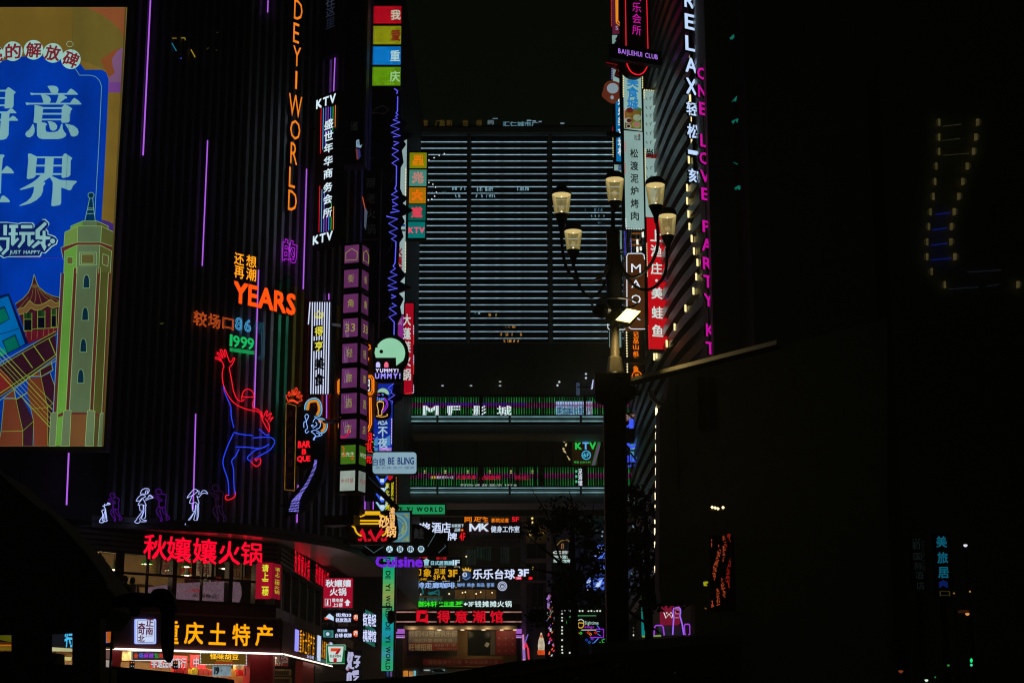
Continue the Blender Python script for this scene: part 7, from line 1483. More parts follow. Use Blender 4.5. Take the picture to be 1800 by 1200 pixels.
MB(em(120, 150, 145)).flat(FP(71.5), [(1076, 62), (1085, 62), (1084, 70), (1080, 76), (1076, 82)], .05).build('pale_board', t)
MB(em(120, 150, 145)).flat(FP(71.5), [(1077, 116), (1085, 120), (1082, 128), (1088, 134), (1077, 138)], .05).build('pale_board', t)
MB(em(30, 42, 50)).flat(FP(71.2), [(1075, 105), (1081, 100), (1094, 101), (1094, 110), (1078, 109)], .05).build('pale_board', t)
MB(BLACK).solid(FP(69), [(1065, 232), (1080, 230), (1095, 236), (1084, 240), (1068, 238)], 0, .2).build('spiked_board', t)
# lightboxes behind the lamp post
for i, (x0, y0, x1, y1) in enumerate(((1069, 405, 1093, 438), (1069, 448, 1093, 470), (1070, 484, 1092, 540), (1071, 582, 1092, 610))):
    t = sign('small_lightbox', ['uppermost pale lightbox behind the lamp post column', 'second pale lightbox behind the lamp post column', 'third pale lightbox behind the lamp post arms', 'lowest pale lightbox behind the lit part of the lamp post'][i], 'lightbox sign', FP(75), (x0, y0, x1, y1), em(104, 134, 132, 1, .15, .6), 0, .3, GR, BLACK)
t = thing('round_corner_neon', 'white rounded neon outline peeking out both sides of the lamp post', 'neon sign', FP(70).pt(1084, 580), GR)
MB(em(206, 216, 214, 1.15)).neon(FP(70), rrect(1068.5, 560, 1100, 579, 4), .1, .02, True).build('neon_tube', t)
# RELAX column
PRX = Plane(1217, 160, 60.5, 28)
t = thing('letter_sign', 'column of bold white letters reading RELAX followed by four white characters', 'neon sign', PRX.pt(1220, 322))
wx = em(186, 210, 246, 1.15, .06, 2)
for ch, x0, y0, x1, y1 in (('R', 1203.5, -10, 1219.5, 13.5), ('E', 1204.5, 26, 1220.5, 51.5), ('L', 1205.5, 64.5, 1221, 89), ('A', 1205.5, 103, 1224.5, 127.5), ('X', 1206.5, 139, 1224, 165.5)): text(PRX, ch, (x0, y0, x1, y1), wx, t, .12, .02, .15)
for ch, x0, y0, x1, y1 in (('轻', 1207, 180, 1226.5, 203), ('松', 1208.5, 219, 1228, 243), ('一', 1210, 266, 1229.5, 271), ('刻', 1211, 298, 1231.5, 321)): text(PRX, ch, (x0, y0, x1, y1), wx, t, .12, .02, .15)
MB(BLACK).tube([PRX.pt(1212, -10, -.2), PRX.pt(1222, 320, -.2)], .06).build('rail', t)
PLV = Plane(1240, 350, 58, 30)
t = thing('letter_sign', 'column of magenta letters reading ONE LOVE PARTY KT', 'neon sign', PLV.pt(1245, 624))
ml = em(186, 14, 146, 1.15)
for ch, x0, y0, x1, y1 in (('O', 1226, 120, 1242.5, 139.5), ('N', 1227.5, 151, 1242.5, 171.5), ('E', 1229.5, 181, 1242, 202), ('L', 1231.5, 237, 1243, 258), ('O', 1230, 268.5, 1246.5, 288.5), ('V', 1231.5, 300, 1247.5, 320), ('E', 1233.5, 331, 1246.5, 351.5), ('P', 1235.5, 388.5, 1248.5, 408), ('A', 1234.5, 420, 1251, 441), ('R', 1236, 453, 1250.5, 473.5), ('T', 1237, 484.5, 1251.5, 505), ('Y', 1238, 517, 1252.5, 538), ('K', 1241.5, 570, 1255.5, 591), ('T', 1241, 601.5, 1255.5, 622)): text(PLV, ch, (x0, y0, x1, y1), ml, t, .12, .02, .12)
MB(BLACK).tube([PLV.pt(1236, 110, -.2), PLV.pt(1249, 625, -.2)], .05).build('rail', t)
# lights and lettering reflected / lit on the dark building at right
PDk = FP(52.0)
db = thing('dark_building', 'unlit dark building filling the right side with a few faint teal marks', 'building', at(1500, 1100, 56))
MB(pm(.4, .4, .36, .9)).box(at(1262, 600, 56).x, at(1262, 600, 56).x + 6, 57.2, 70, 0, 38).build('wall', db)
def glints(c, polys, pl=PDk, name='faint_light', lab=None):
    for p in polys: MB(em(*c, 1, .3, 5)).solid(pl, p, .05, .04).build(name, db)
PDk = FP(57.1)
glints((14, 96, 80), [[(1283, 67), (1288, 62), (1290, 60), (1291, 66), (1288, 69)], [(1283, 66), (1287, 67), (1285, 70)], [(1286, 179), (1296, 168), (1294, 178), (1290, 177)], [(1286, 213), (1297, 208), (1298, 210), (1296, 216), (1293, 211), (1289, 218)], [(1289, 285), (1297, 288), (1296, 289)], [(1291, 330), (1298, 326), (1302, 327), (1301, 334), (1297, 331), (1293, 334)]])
PT3 = FP(115.0); fb = thing('far_office_block', 'far unlit office block with small green window marks behind the dark building', 'building', at(1480, 1100, 118))
MB(pm(.5, .5, .45, .9)).box(at(1340, 400, 116).x, at(1535, 400, 116).x, 116.5, 130, 0, 52).build('wall', fb)
for c, p in (((8, 96, 58), [(1480, 155), (1483, 141.5), (1484.5, 142), (1484, 154)]), ((8, 96, 58), [(1489, 141), (1491, 141), (1494, 151), (1493, 151.5)]), ((6, 66, 36), [(1505, 223), (1508, 227), (1507, 227.5)]), ((6, 66, 36), [(1510, 221), (1511.5, 226), (1510, 226)]), ((6, 66, 36), [(1513, 221), (1517, 222), (1516, 226), (1514, 225)]), ((6, 60, 32), [(1508, 250), (1516, 249), (1517, 246), (1516.5, 251)]),
             ((6, 50, 30), [(1489, 249), (1492, 255), (1492.5, 249), (1491, 255)]), ((20, 90, 100), [(1355, 261), (1362, 259), (1362, 265), (1356, 267)]), ((24, 70, 30), [(1377, 425), (1389, 425), (1387, 427), (1378, 426.5)]), ((110, 80, 20), [(1360, 427), (1364, 426), (1363, 432), (1361, 432)]), ((30, 40, 20), [(1472, 429), (1483, 430), (1483, 431), (1473, 430.5)])):
    MB(em(*c, 1, .2, 4)).solid(PT3, p, .1, .05).build('lit_window', fb)
PN = FP(55.0)
# far signs bottom right
t = sign('cyan_character_sign', 'three bright teal characters and blue chevrons at the lower right', 'neon sign', PT3, (1642, 936, 1674, 1048), pm(.01, .01, .01), .0, .3)
MB(DARK).tube([at(1658, 1048, 115.2), Vector((at(1658, 1048, 115.2).x, 115.2, 0))], .25).build('post', t)
for ch, x, y in (('美', 1646, 942), ('旅', 1648, 970), ('居', 1649.5, 996)): text(PT3, ch, (x, y, x + 18, y + 19), em(10, 88, 110), t, .1, .03, .05)
for i in range(3): MB(em(12, 30, 96)).neon(PT3, [(1651, 1024.5 + i * 3.5), (1658, 1020 + i * 3.5), (1666, 1024.5 + i * 3.5)], .1, .05).build('chevron', t)
text(PT3, '口', (1652, 1038, 1670, 1047), em(50, 44, 16), t, .1, .01, .03)
t = sign('dim_character_sign', 'dim grey column of characters left of the teal ones', 'neon sign', PT3, (1600, 943, 1630, 1038), pm(.01, .01, .01), .0, .3)
MB(DARK).tube([at(1615, 1038, 115.2), Vector((at(1615, 1038, 115.2).x, 115.2, 0))], .25).build('post', t)
for ch, x, y in (('兴', 1604, 945), ('和', 1603, 953), ('国', 1606, 971), ('际', 1608, 988), ('酒', 1609, 1004), ('店', 1611, 1022)): text(PT3, ch, (x, y, x + 14, y + 13), em(18, 24, 24), t, .1, .0, .03)
text(PT3, 'DINGXIN ROAD', (1621, 950, 1626, 1004), em(14, 18, 18), t, .1, 0, .02, rot=True, join=True)
for i, (x, y, r1, c, nm) in enumerate(((1697, 958, .14, (220, 224, 235), 'tiny white street light right of the teal characters'), (1700.5, 1078.5, .14, (210, 140, 80), 'tiny warm light over a faint glow at the lower right'), (1566, 1116.5, .11, (150, 120, 30), 'tiny amber light low at the right'), (1583.5, 1179, .16, (110, 50, 22), 'tiny red-brown light near the bottom right'), (1628.5, 1195, .12, (200, 230, 200), 'tiny white light at the bottom edge, right side'), (1667, 1169, .08, (40, 130, 50), 'tiny green light at the bottom right'), (1705, 1039.5, .07, (160, 110, 40), 'tiny orange light under the white street light'), (1677, 1042.5, .07, (120, 90, 20), 'tiny yellow light beside the chevrons'), (1644, 1190, .06, (30, 110, 40), 'tiny green dot by the bottom edge'))):
    p = at(x, y, 112); t = thing('street_light', nm, 'street light', Vector((p.x, p.y, 0)), 'far tiny street lights')
    MB(em(*c, 1.2)).lathe(p, [(.01, -r1), (r1, -.02), (r1, .05), (.01, .08)], 8).build('lamp_head', t); MB(DARK).tube([Vector((p.x, p.y, 0)), p], .05, 5).build('post', t)
MB(em(52, 26, 10, 1, .5, 1)).flat(FP(114), [(1684, 1072), (1702, 1071), (1704, 1077), (1684, 1077)], .1).build('glow_panel', fb)
t = thing('traffic_light', 'small green traffic light with two lit lenses at the bottom right', 'traffic light', Vector((at(1707, 1160, 100).x, 100, 0)))
MB(DARK).box(at(1704, 1160, 100).x, at(1711.5, 1160, 100).x, 100, 100.3, at(1707, 1172, 100).z, at(1707, 1152, 100).z).build('housing', t); MB(DARK).tube([Vector((at(1707, 1160, 100).x, 100.15, 0)), at(1707, 1172, 100.15)], .06).build('post', t)
for y, c in ((1160, (20, 226, 120)), (1168, (60, 210, 150))): MB(em(*c, 1.2)).disc(FP(99.9), 1707.5, y, 2.4, 4 if y < 1165 else 2.4, .02, 10).build('lens', t)
# warm wall lights cluster
t = thing('cluster_lamp', 'cluster of three warm twinkling lamps on the dark wall right of the light strip', 'lamp', FP(34).pt(1261, 897))
for x, y in ((1252, 891), (1257, 892), (1262, 893.5), (1271, 891.5)): MB(em(255, 226, 160, 2.5)).dot(FP(34).pt(x, y), .035).build('bulb', t)
MB(BLACK).pbox(FP(34), FP(34).rect(1248, 893, 1275, 897), -.05, .1).build('holder', t)
# orange LED matrix seen through dark foliage
PO = Plane(1268, 1000, 34, -30)
t = sign('led_matrix_screen', 'tall LED screen of orange and red dots on the dark wall at lower right', 'led screen', PO, (1248, 940, 1286, 1074), pm(.01, .01, .01), 0, .2)
mb = MB(); random.seed(11)
for i in range(22):
    for j in range(60):
        x = 1251 + i * 1.55; y = 948 + j * 2.0 - i * .5
        v = math.sin(x * .55 + math.sin(y * .07) * 2) + math.sin(y * .09 + x * .2)
        if v > .45 and random.random() < .6: mb.use(em(170, 70, 36, 1, light=False) if x < 1275 else em(140, 28, 16, 1, light=False)).dot(PO.pt(x, y, .02), .011)
mb.build('pixel_lights', t, kind='stuff')
for c, p in (((150, 150, 20), [(1236, 1022), (1243, 1021), (1244, 1024), (1240, 1025), (1243, 1029), (1237, 1029)]), ((120, 70, 20), [(1238, 1067), (1241, 1068), (1240, 1070)])): MB(em(*c)).solid(PO, p, .05, .03).build('side_light', t)
MB(em(60, 22, 10, 1, .5, 5)).flat(FP(34), [(1366, 714), (1368, 700), (1371, 686), (1381, 682), (1382, 725), (1376, 745), (1368, 748)], .05).build('dim_reflection', db) if False else None
# cinema neon seen right of the lamp post
PCN = FP(88.0)
t = thing('cinema_neon', 'blue neon film camera shape over the word ending in E and Cineplex in blue', 'neon sign', PCN.pt(1120, 825))
MB(em(70, 40, 34, 1, .4, 2)).flat(PCN, R4(1099, 727, 1124, 740), .0).build('panel', t); text(PCN, '我们', (1101, 728, 1118, 738), em(150, 130, 120), t, .05, .01, .03, join=True)
bn = em(58, 84, 236, 1.15)
MB(bn).solid(PCN, R4(1106, 736, 1121.5, 752), .1, .1).build('camera_body', t); MB(em(190, 206, 255, 1.1)).flat(PCN, R4(1117.5, 739, 1120, 743), .12).flat(PCN, R4(1117.5, 746, 1120, 750), .12).build('white_square', t)
MB(bn).neon(PCN, [(1122, 739), (1128, 738), (1133, 742), (1135.5, 748), (1134, 754), (1130, 759)], .1, .05, smooth=2).neon(PCN, [(1102, 750), (1106, 747), (1109, 746)], .12, .05).neon(PCN, [(1103, 779), (1110, 786), (1118, 783), (1121, 778)], .1, .08).build('neon_tube', t)
MB(em(70, 140, 170, 1, .3, 2)).flat(PCN, R4(1108, 780, 1125, 811), .02).build('pale_panel', t); text(PCN, 'YOUTES', (1108, 784, 1124, 789), em(150, 190, 210), t, .05, .01, .02, join=True)
for x in (1103, 1109, 1114): MB(em(50, 60, 226, 1.1)).solid(PCN, R4(x, 800, x + 3, 812), .08, .05).build('letter_part', t)
text(PCN, 'E', (1127.5, 800, 1138, 812), em(116, 120, 250, 1.15), t, .1, .03, .08); text(PCN, 'Cineplex', (1114, 815.5, 1138, 820.5), em(70, 80, 250, 1.1), t, .1, .02, .03); text(PCN, 'al', (1103.5, 816, 1109, 820), em(70, 80, 250, 1.1), t, .1, .02, .03, join=True)
for p in ([(1100, 726), (1139, 726)], [(1106, 775), (1137, 775)], [(1100, 791.5), (1138, 791.5)], [(1108, 795), (1120, 811)], [(1132, 796), (1120, 811)], [(1136, 726), (1139, 812)], [(1103, 727), (1122, 742)]): MB(pm(.1, .1, .1)).neon(PCN, p, .2, .05).build('truss_bar', t)
MB(BLACK).solid(PCN, [(1098, 753), (1125, 752), (1128, 760), (1126, 776), (1098, 778)], .35, .2).build('dark_box', t)
text(PCN, 'ITS', (1104, 866, 1135, 879), em(130, 150, 150, 1, .5, 4), t, .1, .03, .05); text(PCN, '秀台', (1112, 882, 1132, 897), em(96, 116, 116, 1, .5, 4), t, .1, .02, .05)
for i in range(26):
    random.seed(i); x, y = random.uniform(1103, 1128), random.uniform(908, 1010); c = random.choice(((110, 130, 150), (60, 110, 100), (130, 140, 120), (90, 80, 130), (150, 170, 60)))
    if y > 960 and y < 985: continue
    MB(em(*c)).flat(PCN, [(x, y), (x + 2, y - 1.5), (x + 4, y + 4), (x + 1, y + 3)], .1).build('lit_fragment', t)
# teal column, pink box, purple neon shapes at lower right
P30 = FP(60.0)
t = sign('light_column', 'short teal to yellow lit column with black sideways letters right of the lamp post', 'light column', P30, (1128.5, 1015, 1145.5, 1117), None, 0, .5)
r_ = P30.rect(1128.5, 1015, 1145.5, 1117)
for i, c in enumerate(((90, 104, 54), (84, 100, 50), (60, 100, 50), (16, 110, 90), (8, 116, 104), (4, 120, 116), (6, 124, 120), (6, 124, 120))):
    z1 = r_[3] + (r_[2] - r_[3]) * i / 8; z0 = r_[3] + (r_[2] - r_[3]) * (i + 1) / 8; MB(em(*c, .95, .2, .6)).pbox(P30, (r_[0], r_[1], z0 + .002, z1), 0, .4).build('light_panel', t)
for ch, y in (('W', 1044), ('O', 1057), ('R', 1068), ('D', 1077), ('D', 1091), ('E', 1100)): text(P30, ch, (1132.5, y, 1139, y + 7), bk2, t, .05, .02, .02, rot=True)
MB(em(120, 150, 70)).tube([P30.pt(1129, 1118, .2), P30.pt(1162, 1116.5, .2)], .03).build('base_light', t)
t = thing('cube_lightbox', 'rounded pinkish red lightbox with a white neon W and pale sparkles', 'lightbox sign', P30.pt(1180, 1098))
MB(em(116, 20, 46, 1, .12, .8)).solid(P30, rrect(1162, 1064, 1196, 1097, 4), -.3, .5).build('panel', t)
MB(em(226, 214, 214, 1.2)).neon(P30, [(1166.5, 1074.5), (1170.5, 1085.5), (1176, 1078), (1181, 1085.5), (1184, 1074)], .1, .02).build('neon_letter', t)
for x, y in ((1172, 1076.5), (1179.5, 1076.5)): MB(em(226, 200, 200, 1.1)).neon(P30, [(x - 1.5, y), (x + 1.5, y)], .1, .012).neon(P30, [(x, y - 1.8), (x, y + 1.8)], .1, .012).build('sparkle', t)
MB(em(200, 150, 165)).neon(P30, [(1195, 1071), (1187, 1071), (1187, 1078), (1194, 1078)], .08, .012).neon(P30, [(1186, 1085), (1194, 1085)], .08, .012).build('neon_line', t)
t = sign('grey_plinth', 'grey plinth under the pinkish red lightbox', 'plinth', P30, (1160, 1098, 1206, 1117), pm(.4, .4, .42, .6), -.4, .6)
vt = em(150, 100, 240, 1.15); vt2 = em(150, 60, 206, 1.15)
for nm, p, m_ in (('low purple neon trapezoid left of the tall one', [(1149.5, 1116.5), (1151, 1101), (1153, 1098.5), (1163, 1098.5), (1165.5, 1101), (1167.5, 1116)], vt2), ('tall violet neon bottle outline in front of the pinkish red lightbox', [(1182.5, 1115), (1184.5, 1083), (1183.5, 1076), (1184, 1069), (1186, 1067.5), (1194, 1067.5), (1196, 1070), (1196, 1077), (1195, 1081), (1199, 1096), (1202, 1115)], vt), ('low purple neon trapezoid right of the tall one', [(1206, 1114.5), (1203.5, 1113), (1203, 1099), (1204.5, 1096.5), (1211, 1096.5), (1212.5, 1099), (1213, 1113.5), (1210, 1114.5)], vt2)):
    t = thing('neon_outline', nm, 'neon sign', FP(59).pt(sum(q_[0] for q_ in p) / len(p), 1117), 'purple neon outlines on the ledge'); MB(m_).neon(FP(59), p, .05, .026).build('neon_tube', t)
# black board with bulbs
P31 = FP(62.0)
t = sign('bulb_framed_board', 'black board framed by round white bulbs with small coloured neon drawings', 'neon sign', P31, (975, 1062, 1066, 1158), BLACK, 0, .3)
bm = em(196, 206, 190, 1.15)
pts = [(988 + i * 5.15, 1073) for i in range(14)] + [(988, 1078.5 + i * 5.7) for i in range(12)] + [(988.5, 1146.5), (1001.5, 1146.5), (1007, 1146), (1014, 1145.5)]
for i, (x, y) in enumerate(pts):
    if i in (8, 17, 21, 23): continue
    MB(bm).lathe(P31.pt(x, y, .12), [(.005, -.035), (.03, -.02), (.036, 0), (.03, .02), (.005, .035)], 8).build('bulb', t)
MB(em(30, 170, 60, 1.1)).neon(P31, [(996.5, 1095), (997, 1089), (1000, 1084.5), (1006, 1082), (1018, 1081.5)], .08, .02, smooth=2).use(em(60, 130, 80, 1.1)).neon(P31, [(1018, 1081.5), (1048, 1081.5)], .08, .018).build('neon_tube', t)
MB(em(200, 206, 190, 1.1)).neon(P31, [(1014, 1096), (1013, 1091), (1018, 1089), (1022, 1088), (1026, 1091), (1026, 1095)], .08, .016, smooth=2).use(em(206, 160, 40, 1.1)).neon(P31, [(1017, 1094), (1016, 1100), (1020, 1103), (1025, 1101), (1026, 1095), (1021, 1094)], .08, .02, True, 2).build('neon_drawing', t)
text(P31, 'Sightime', (1028, 1091, 1052, 1098.5), em(160, 196, 180, 1.1), t, .08, .01, .02, join=True); text(P31, 'kings', (1028, 1099, 1044, 1104), em(170, 40, 200, 1.1), t, .08, .01, .02, join=True)
MB(em(160, 40, 226, 1.15)).neon(P31, [(1048, 1105), (1061, 1105), (1061, 1119.5), (1037, 1119.5)], .08, .018).neon(P31, [(1009, 1106), (1008, 1110)], .08, .012).use(em(190, 190, 190, 1.1)).neon(P31, [(1022, 1106.5), (1048, 1106.5)], .08, .016).use(em(70, 130, 230, 1.1)).neon(P31, [(1049, 1109), (1055, 1109)], .08, .012).neon(P31, [(1050, 1113), (1056, 1117)], .08, .012).neon(P31, [(1049, 1098), (1054, 1104)], .08, .012).neon(P31, [(1044, 1129), (1052, 1121)], .08, .018).neon(P31, [(1036, 1135), (1043, 1129)], .08, .018).use(em(40, 190, 60, 1.1)).neon(P31, [(1063, 1122), (1058, 1124), (1059, 1128), (1063, 1129)], .08, .016).build('neon_drawing', t)
for x, y, c in ((1016, 1112, (206, 60, 20)), (1021, 1112, (40, 190, 60)), (1034, 1111, (206, 50, 20)), (1038, 1114, (206, 120, 30)), (1047, 1111, (220, 30, 20)), (1031, 1124, (30, 60, 160)), (1036, 1128, (30, 90, 160)), (1041, 1122, (90, 60, 190)), (1055, 1130, (30, 160, 50))): MB(em(*c)).neon(P31, [(x - 2, y), (x, y - 2), (x + 2, y), (x, y + 2)], .08, .02, True).build('neon_drawing', t)
for y in (1079, 1103, 1109, 1115.5): MB(bm if y in (1079, 1115.5) else em(60, 60, 40)).lathe(FP(61).pt(1113.5, y, .1), [(.005, -.04), (.036, 0), (.005, .04)], 8).build('bulb', t)
# kiosk fronts with red and purple lights left of the board
t = sign('lit_stall_front', 'slanted stall front with pink, red and orange lights left of the bulb-framed board', 'stall', FP(64), (958, 1040, 975, 1155), pm(.03, .02, .02), 0, .5); random.seed(4)
for i in range(40):
    y = 1045 + i * 2.7; x = random.uniform(961, 973); c = ((190, 130, 220), (226, 110, 60), (226, 60, 30), (150, 60, 226), (200, 200, 210), (226, 40, 90))[(i // 5) % 6 if i % 3 else random.randrange(6)]
    if i % 7 == 6: continue
    MB(em(*c, 1.05)).flat(FP(64), [(x, y), (x + random.uniform(1.5, 3), y - 1.5), (x + 2, y + 2), (x - 1, y + 2.5)], .05).build('light_patch', t)
for p in ([(962, 1090), (974, 1068)], [(962, 1084), (970, 1068)], [(962, 1078), (966, 1062)]): MB(em(120, 130, 120)).neon(FP(64), p, .08, .02).build('light_bar', t)
MB(em(150, 110, 200)).flat(FP(64), [(962, 1050), (966, 1042), (967, 1060), (962, 1075)], .08).use(em(180, 90, 40)).flat(FP(64), [(966, 1042), (967.5, 1042), (967, 1056)], .09).build('light_patch', t)
t = thing('lit_column_sign', 'pair of leaning pink and violet lit strips at the foot of the mall pillar', 'light column', FP(66).pt(925, 1160))
for p, c in (([(918, 1115), (921, 1114), (924, 1159), (919, 1160)], (210, 130, 190)), ([(920, 1130), (924, 1126), (927, 1135), (921, 1140)], (226, 40, 70)), ([(927, 1114), (929, 1114), (922, 1135), (920, 1133)], (120, 90, 190)), ([(925, 1128), (930, 1140), (931, 1158), (928, 1158)], (220, 50, 80)), ([(919, 1140), (923, 1142), (924, 1159), (919, 1159)], (110, 100, 190))): MB(em(*c, 1.05, .2, 2)).solid(FP(66), p, .05, .06).build('light_strip', t)
t = thing('figurine_lamp', 'small orange and white glowing bottle-shaped lamp among the leaves', 'lamp', FP(66).pt(952, 1149))
MB(em(190, 176, 150, 1, .4, 6)).lathe(FP(66).pt(951.5, 1138), [(.05, -.2), (.12, -.1), (.14, .1), (.10, .35), (.04, .5), (.03, .6)], 10).build('body', t); MB(em(206, 70, 20, 1, .3, 6)).lathe(FP(66).pt(951.5, 1142, .01), [(.14, -.18), (.16, -.1), (.155, 0)], 10).lathe(FP(66).pt(951.5, 1124, .01), [(.06, 0), (.07, .1), (.03, .2)], 10).build('orange_band', t)

ob_ = thing('overhanging_block', 'dark block under the gold awning edge carrying the warm lamp cluster', 'building', FP(36).pt(1240, 1040))
MB(pm(.4, .4, .36, .9)).slab(FP(36), [FP(36).pt(x, y) for x, y in ((1162, 1056), (1158, 1030), (1160, 716), (1172, 700), (1176, 655), (1262, 636), (1560, 560), (1560, 1300), (1222, 1300), (1222, 1056))], 1.0).build('wall', ob_)
for x, c in ((1191, (.10, .10, .09)), (1228, (.05, .05, .05)), (1246, (.05, .05, .05))): MB(pm(*c, .5)).pbox(FP(35.8), FP(35.8).rect(x, 662 if x > 1200 else 676, x + (1.2 if x < 1200 else 12), 750 if x > 1200 else 860), 0, .1).build('pilaster', ob_)
# ================================================================== LAMP POST
LP = at(1082, 700, 28.5); lx, ly = LP.x, LP.y
lp = thing('lamp_post', 'tall black ornate lamp post with five warm glass lanterns on curved arms', 'street lamp', Vector((lx, ly, 0)))
z = lambda py, Y=ly: at(1082, py, Y).z
BK = pm(.012, .012, .012, .4, .3)
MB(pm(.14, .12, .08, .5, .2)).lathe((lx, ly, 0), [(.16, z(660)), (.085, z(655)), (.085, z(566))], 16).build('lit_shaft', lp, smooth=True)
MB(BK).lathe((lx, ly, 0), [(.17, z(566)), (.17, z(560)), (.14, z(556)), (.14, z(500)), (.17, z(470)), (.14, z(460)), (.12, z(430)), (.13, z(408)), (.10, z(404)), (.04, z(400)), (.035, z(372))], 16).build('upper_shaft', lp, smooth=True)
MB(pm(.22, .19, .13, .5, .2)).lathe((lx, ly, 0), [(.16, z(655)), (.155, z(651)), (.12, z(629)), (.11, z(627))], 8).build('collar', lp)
x5 = at(1082.5, 900, ly).x
MB(BK).lathe((x5, ly, 0), [(.24, 0), (.24, .5), (.2, .6), (.2, z(712)), (.26, z(708)), (.30, z(690)), (.30, z(664)), (.22, z(656))], 16).build('base_shaft', lp, smooth=True)
glass = glassy(158, 142, 84, 1.0, .66); capm = pm(.03, .03, .03, .4); refl = em(238, 210, 140, 1.0, .05, 3)
for (cx, ytop, ybot, hy, Y, dx, sc) in ((987, 343, 377, 420, 27.7, -1, 1), (1007.5, 407, 440, 470, 30.0, -1, 1), (1080.5, 316, 355, 372, 28.5, 0, 1), (1152, 326, 362, 392, 27.3, 1, 1), (1173, 380, 415, 440, 29.2, 1, 1)):
    p = at(cx, ytop + 4, Y); Z = lambda py: at(cx, py, Y).z
    g_ = MB(glass).lathe((p.x, p.y, 0), [(.125, Z(ybot)), (.172, Z(ytop))], 20).build('lantern_glass', lp, smooth=True)
    MB(capm).lathe((p.x, p.y, 0), [(.178, Z(ytop)), (.182, Z(ytop - 3)), (.17, Z(ytop - 8)), (.11, Z(ytop - 13)), (.02, Z(ytop - 15))], 20).build('lantern_cap', lp, smooth=True)
    MB(refl).lathe((p.x, p.y, 0), [(.001, Z(ytop) + .005), (.168, Z(ytop) + .004)], 20).build('lantern_reflector', lp)
    MB(BK).lathe((p.x, p.y, 0), [(.002, Z(hy) - .02), (.03, Z(hy)), (.045, Z((hy + ybot) / 2 + 4)), (.11, Z(ybot + 4)), (.13, Z(ybot)), (.002, Z(ybot) + .004)], 16).build('lantern_cup', lp, smooth=True)
    MB(em(255, 236, 180, 2)).dot(Vector((p.x, p.y, Z(ybot) + .05)), .022).build('bulb', lp)
    MB(em(255, 236, 180, 2)).dot(Vector((p.x, p.y, Z(ytop) - .03)), .018).build('bulb', lp)
    lamp('POINT', (p.x, p.y, Z(ytop) - .12), 1.2, (1, .78, .45), .05, name='lantern_light', parent=lp)
def arm3(pxs, Ys, r=.028):
    n = len(pxs); P_ = [at(x, y, Ys[0] + (Ys[1] - Ys[0]) * i / (n - 1)) for i, (x, y) in enumerate(pxs)]; return MB(BK).tube(P_, r, 8).build('arm', lp, smooth=True)
arm3(catmull([(987, 418), (989, 440), (994, 465), (1004, 483), (1022, 493), (1042, 493), (1060, 484), (1074, 460)], 4), (27.7, 28.4))
arm3(catmull([(1008, 465), (1013, 480), (1018, 500), (1028, 516), (1040, 522), (1052, 515), (1062, 500), (1074, 475)], 4), (30.0, 28.6))
arm3(catmull([(1154, 390), (1157, 415), (1154, 442), (1144, 464), (1130, 480), (1112, 487), (1098, 478), (1088, 455)], 4), (27.3, 28.4))
arm3(catmull([(1172, 437), (1172, 460), (1168, 483), (1156, 500), (1140, 509), (1122, 506), (1104, 490), (1088, 462)], 4), (29.2, 28.6))
# dark ring with camera housings and the flood lamp
MB(BK).tube([Vector((lx + .42 * math.cos(a_ * .4), ly + .42 * math.sin(a_ * .4), z(533))) for a_ in range(16)], .02, 6, True).build('ring', lp)
fl = thing('flood_lamp', 'blazing rectangular flood lamp clamped to the lamp post', 'flood lamp', at(1104, 570, 28.0))
q0 = [at(1082.5, 562, 27.9), at(1102, 542, 28.3), at(1126, 547, 28.3), at(1107, 567, 27.9)]
MB(em(255, 226, 120, 5)).add(q0, [(0, 1, 2, 3)]).build('lit_panel', fl)
nn = (q0[1] - q0[0]).cross(q0[3] - q0[0]).normalized(); nn = nn if nn.dot(q0[0] - CAM) > 0 else -nn
hb = [p + nn * .012 for p in q0]; ht = [p + nn * .09 for p in q0]
MB(BK).add(hb + ht, [(0, 1, 2, 3), (7, 6, 5, 4), (0, 4, 5, 1), (1, 5, 6, 2), (2, 6, 7, 3), (3, 7, 4, 0)]).build('housing', fl)
MB(BK).tube([at(1100, 545, 28.3), at(1092, 540, 28.5)], .03).build('clamp', fl)
gl_ = (q0[0] + q0[2]) / 2
d_ = lamp('AREA', gl_ - nn * .02, 14, (1, .84, .5), .2, name='flood_light', parent=fl); d_.rotation_euler = nn.to_track_quat('Z', 'Y').to_euler()
fs_ = lamp('SPOT', gl_ - nn * .12 + Vector((-.1, .1, 0)), 330, (1, .74, .30), .1, name='flood_light', parent=fl)
fs_.data.spot_size = math.radians(125); fs_.data.spot_blend = 1; fs_.rotation_euler = (gl_ - at(1120, 690, 27.6)).to_track_quat('Z', 'Y').to_euler()
for nm, lab, pts in (('speaker_horn', 'dark round camera housing at the left of the flood lamp', ((1058, 540, .20), (1042, 538, .12))),):
    t = thing(nm, lab, 'camera', at(1055, 555, 28.2)); MB(BK).lathe(at(1058, 548, 28.1), [(.01, -.12), (.14, -.08), (.18, .02), (.12, .12), (.02, .15)], 14).build('housing', t); MB(BK).tube([at(1058, 542, 28.1), at(1078, 540, 28.45)], .03).build('bracket', t)
t = thing('dark_box_camera', 'bulky dark control boxes below the lit collar of the lamp post', 'box', at(1075, 714, 28.3))
MB(BK).pbox(FP(28.2), FP(28.2).rect(1046, 655, 1108, 690), 0, .5).build('box_body', t); MB(BK).lathe(at(1060, 700, 28), [(.02, -.12), (.14, -.06), (.16, .1)], 12).lathe(at(1100, 690, 28), [(.02, -.16), (.16, -.1), (.18, .1)], 12).build('camera_dome', t)
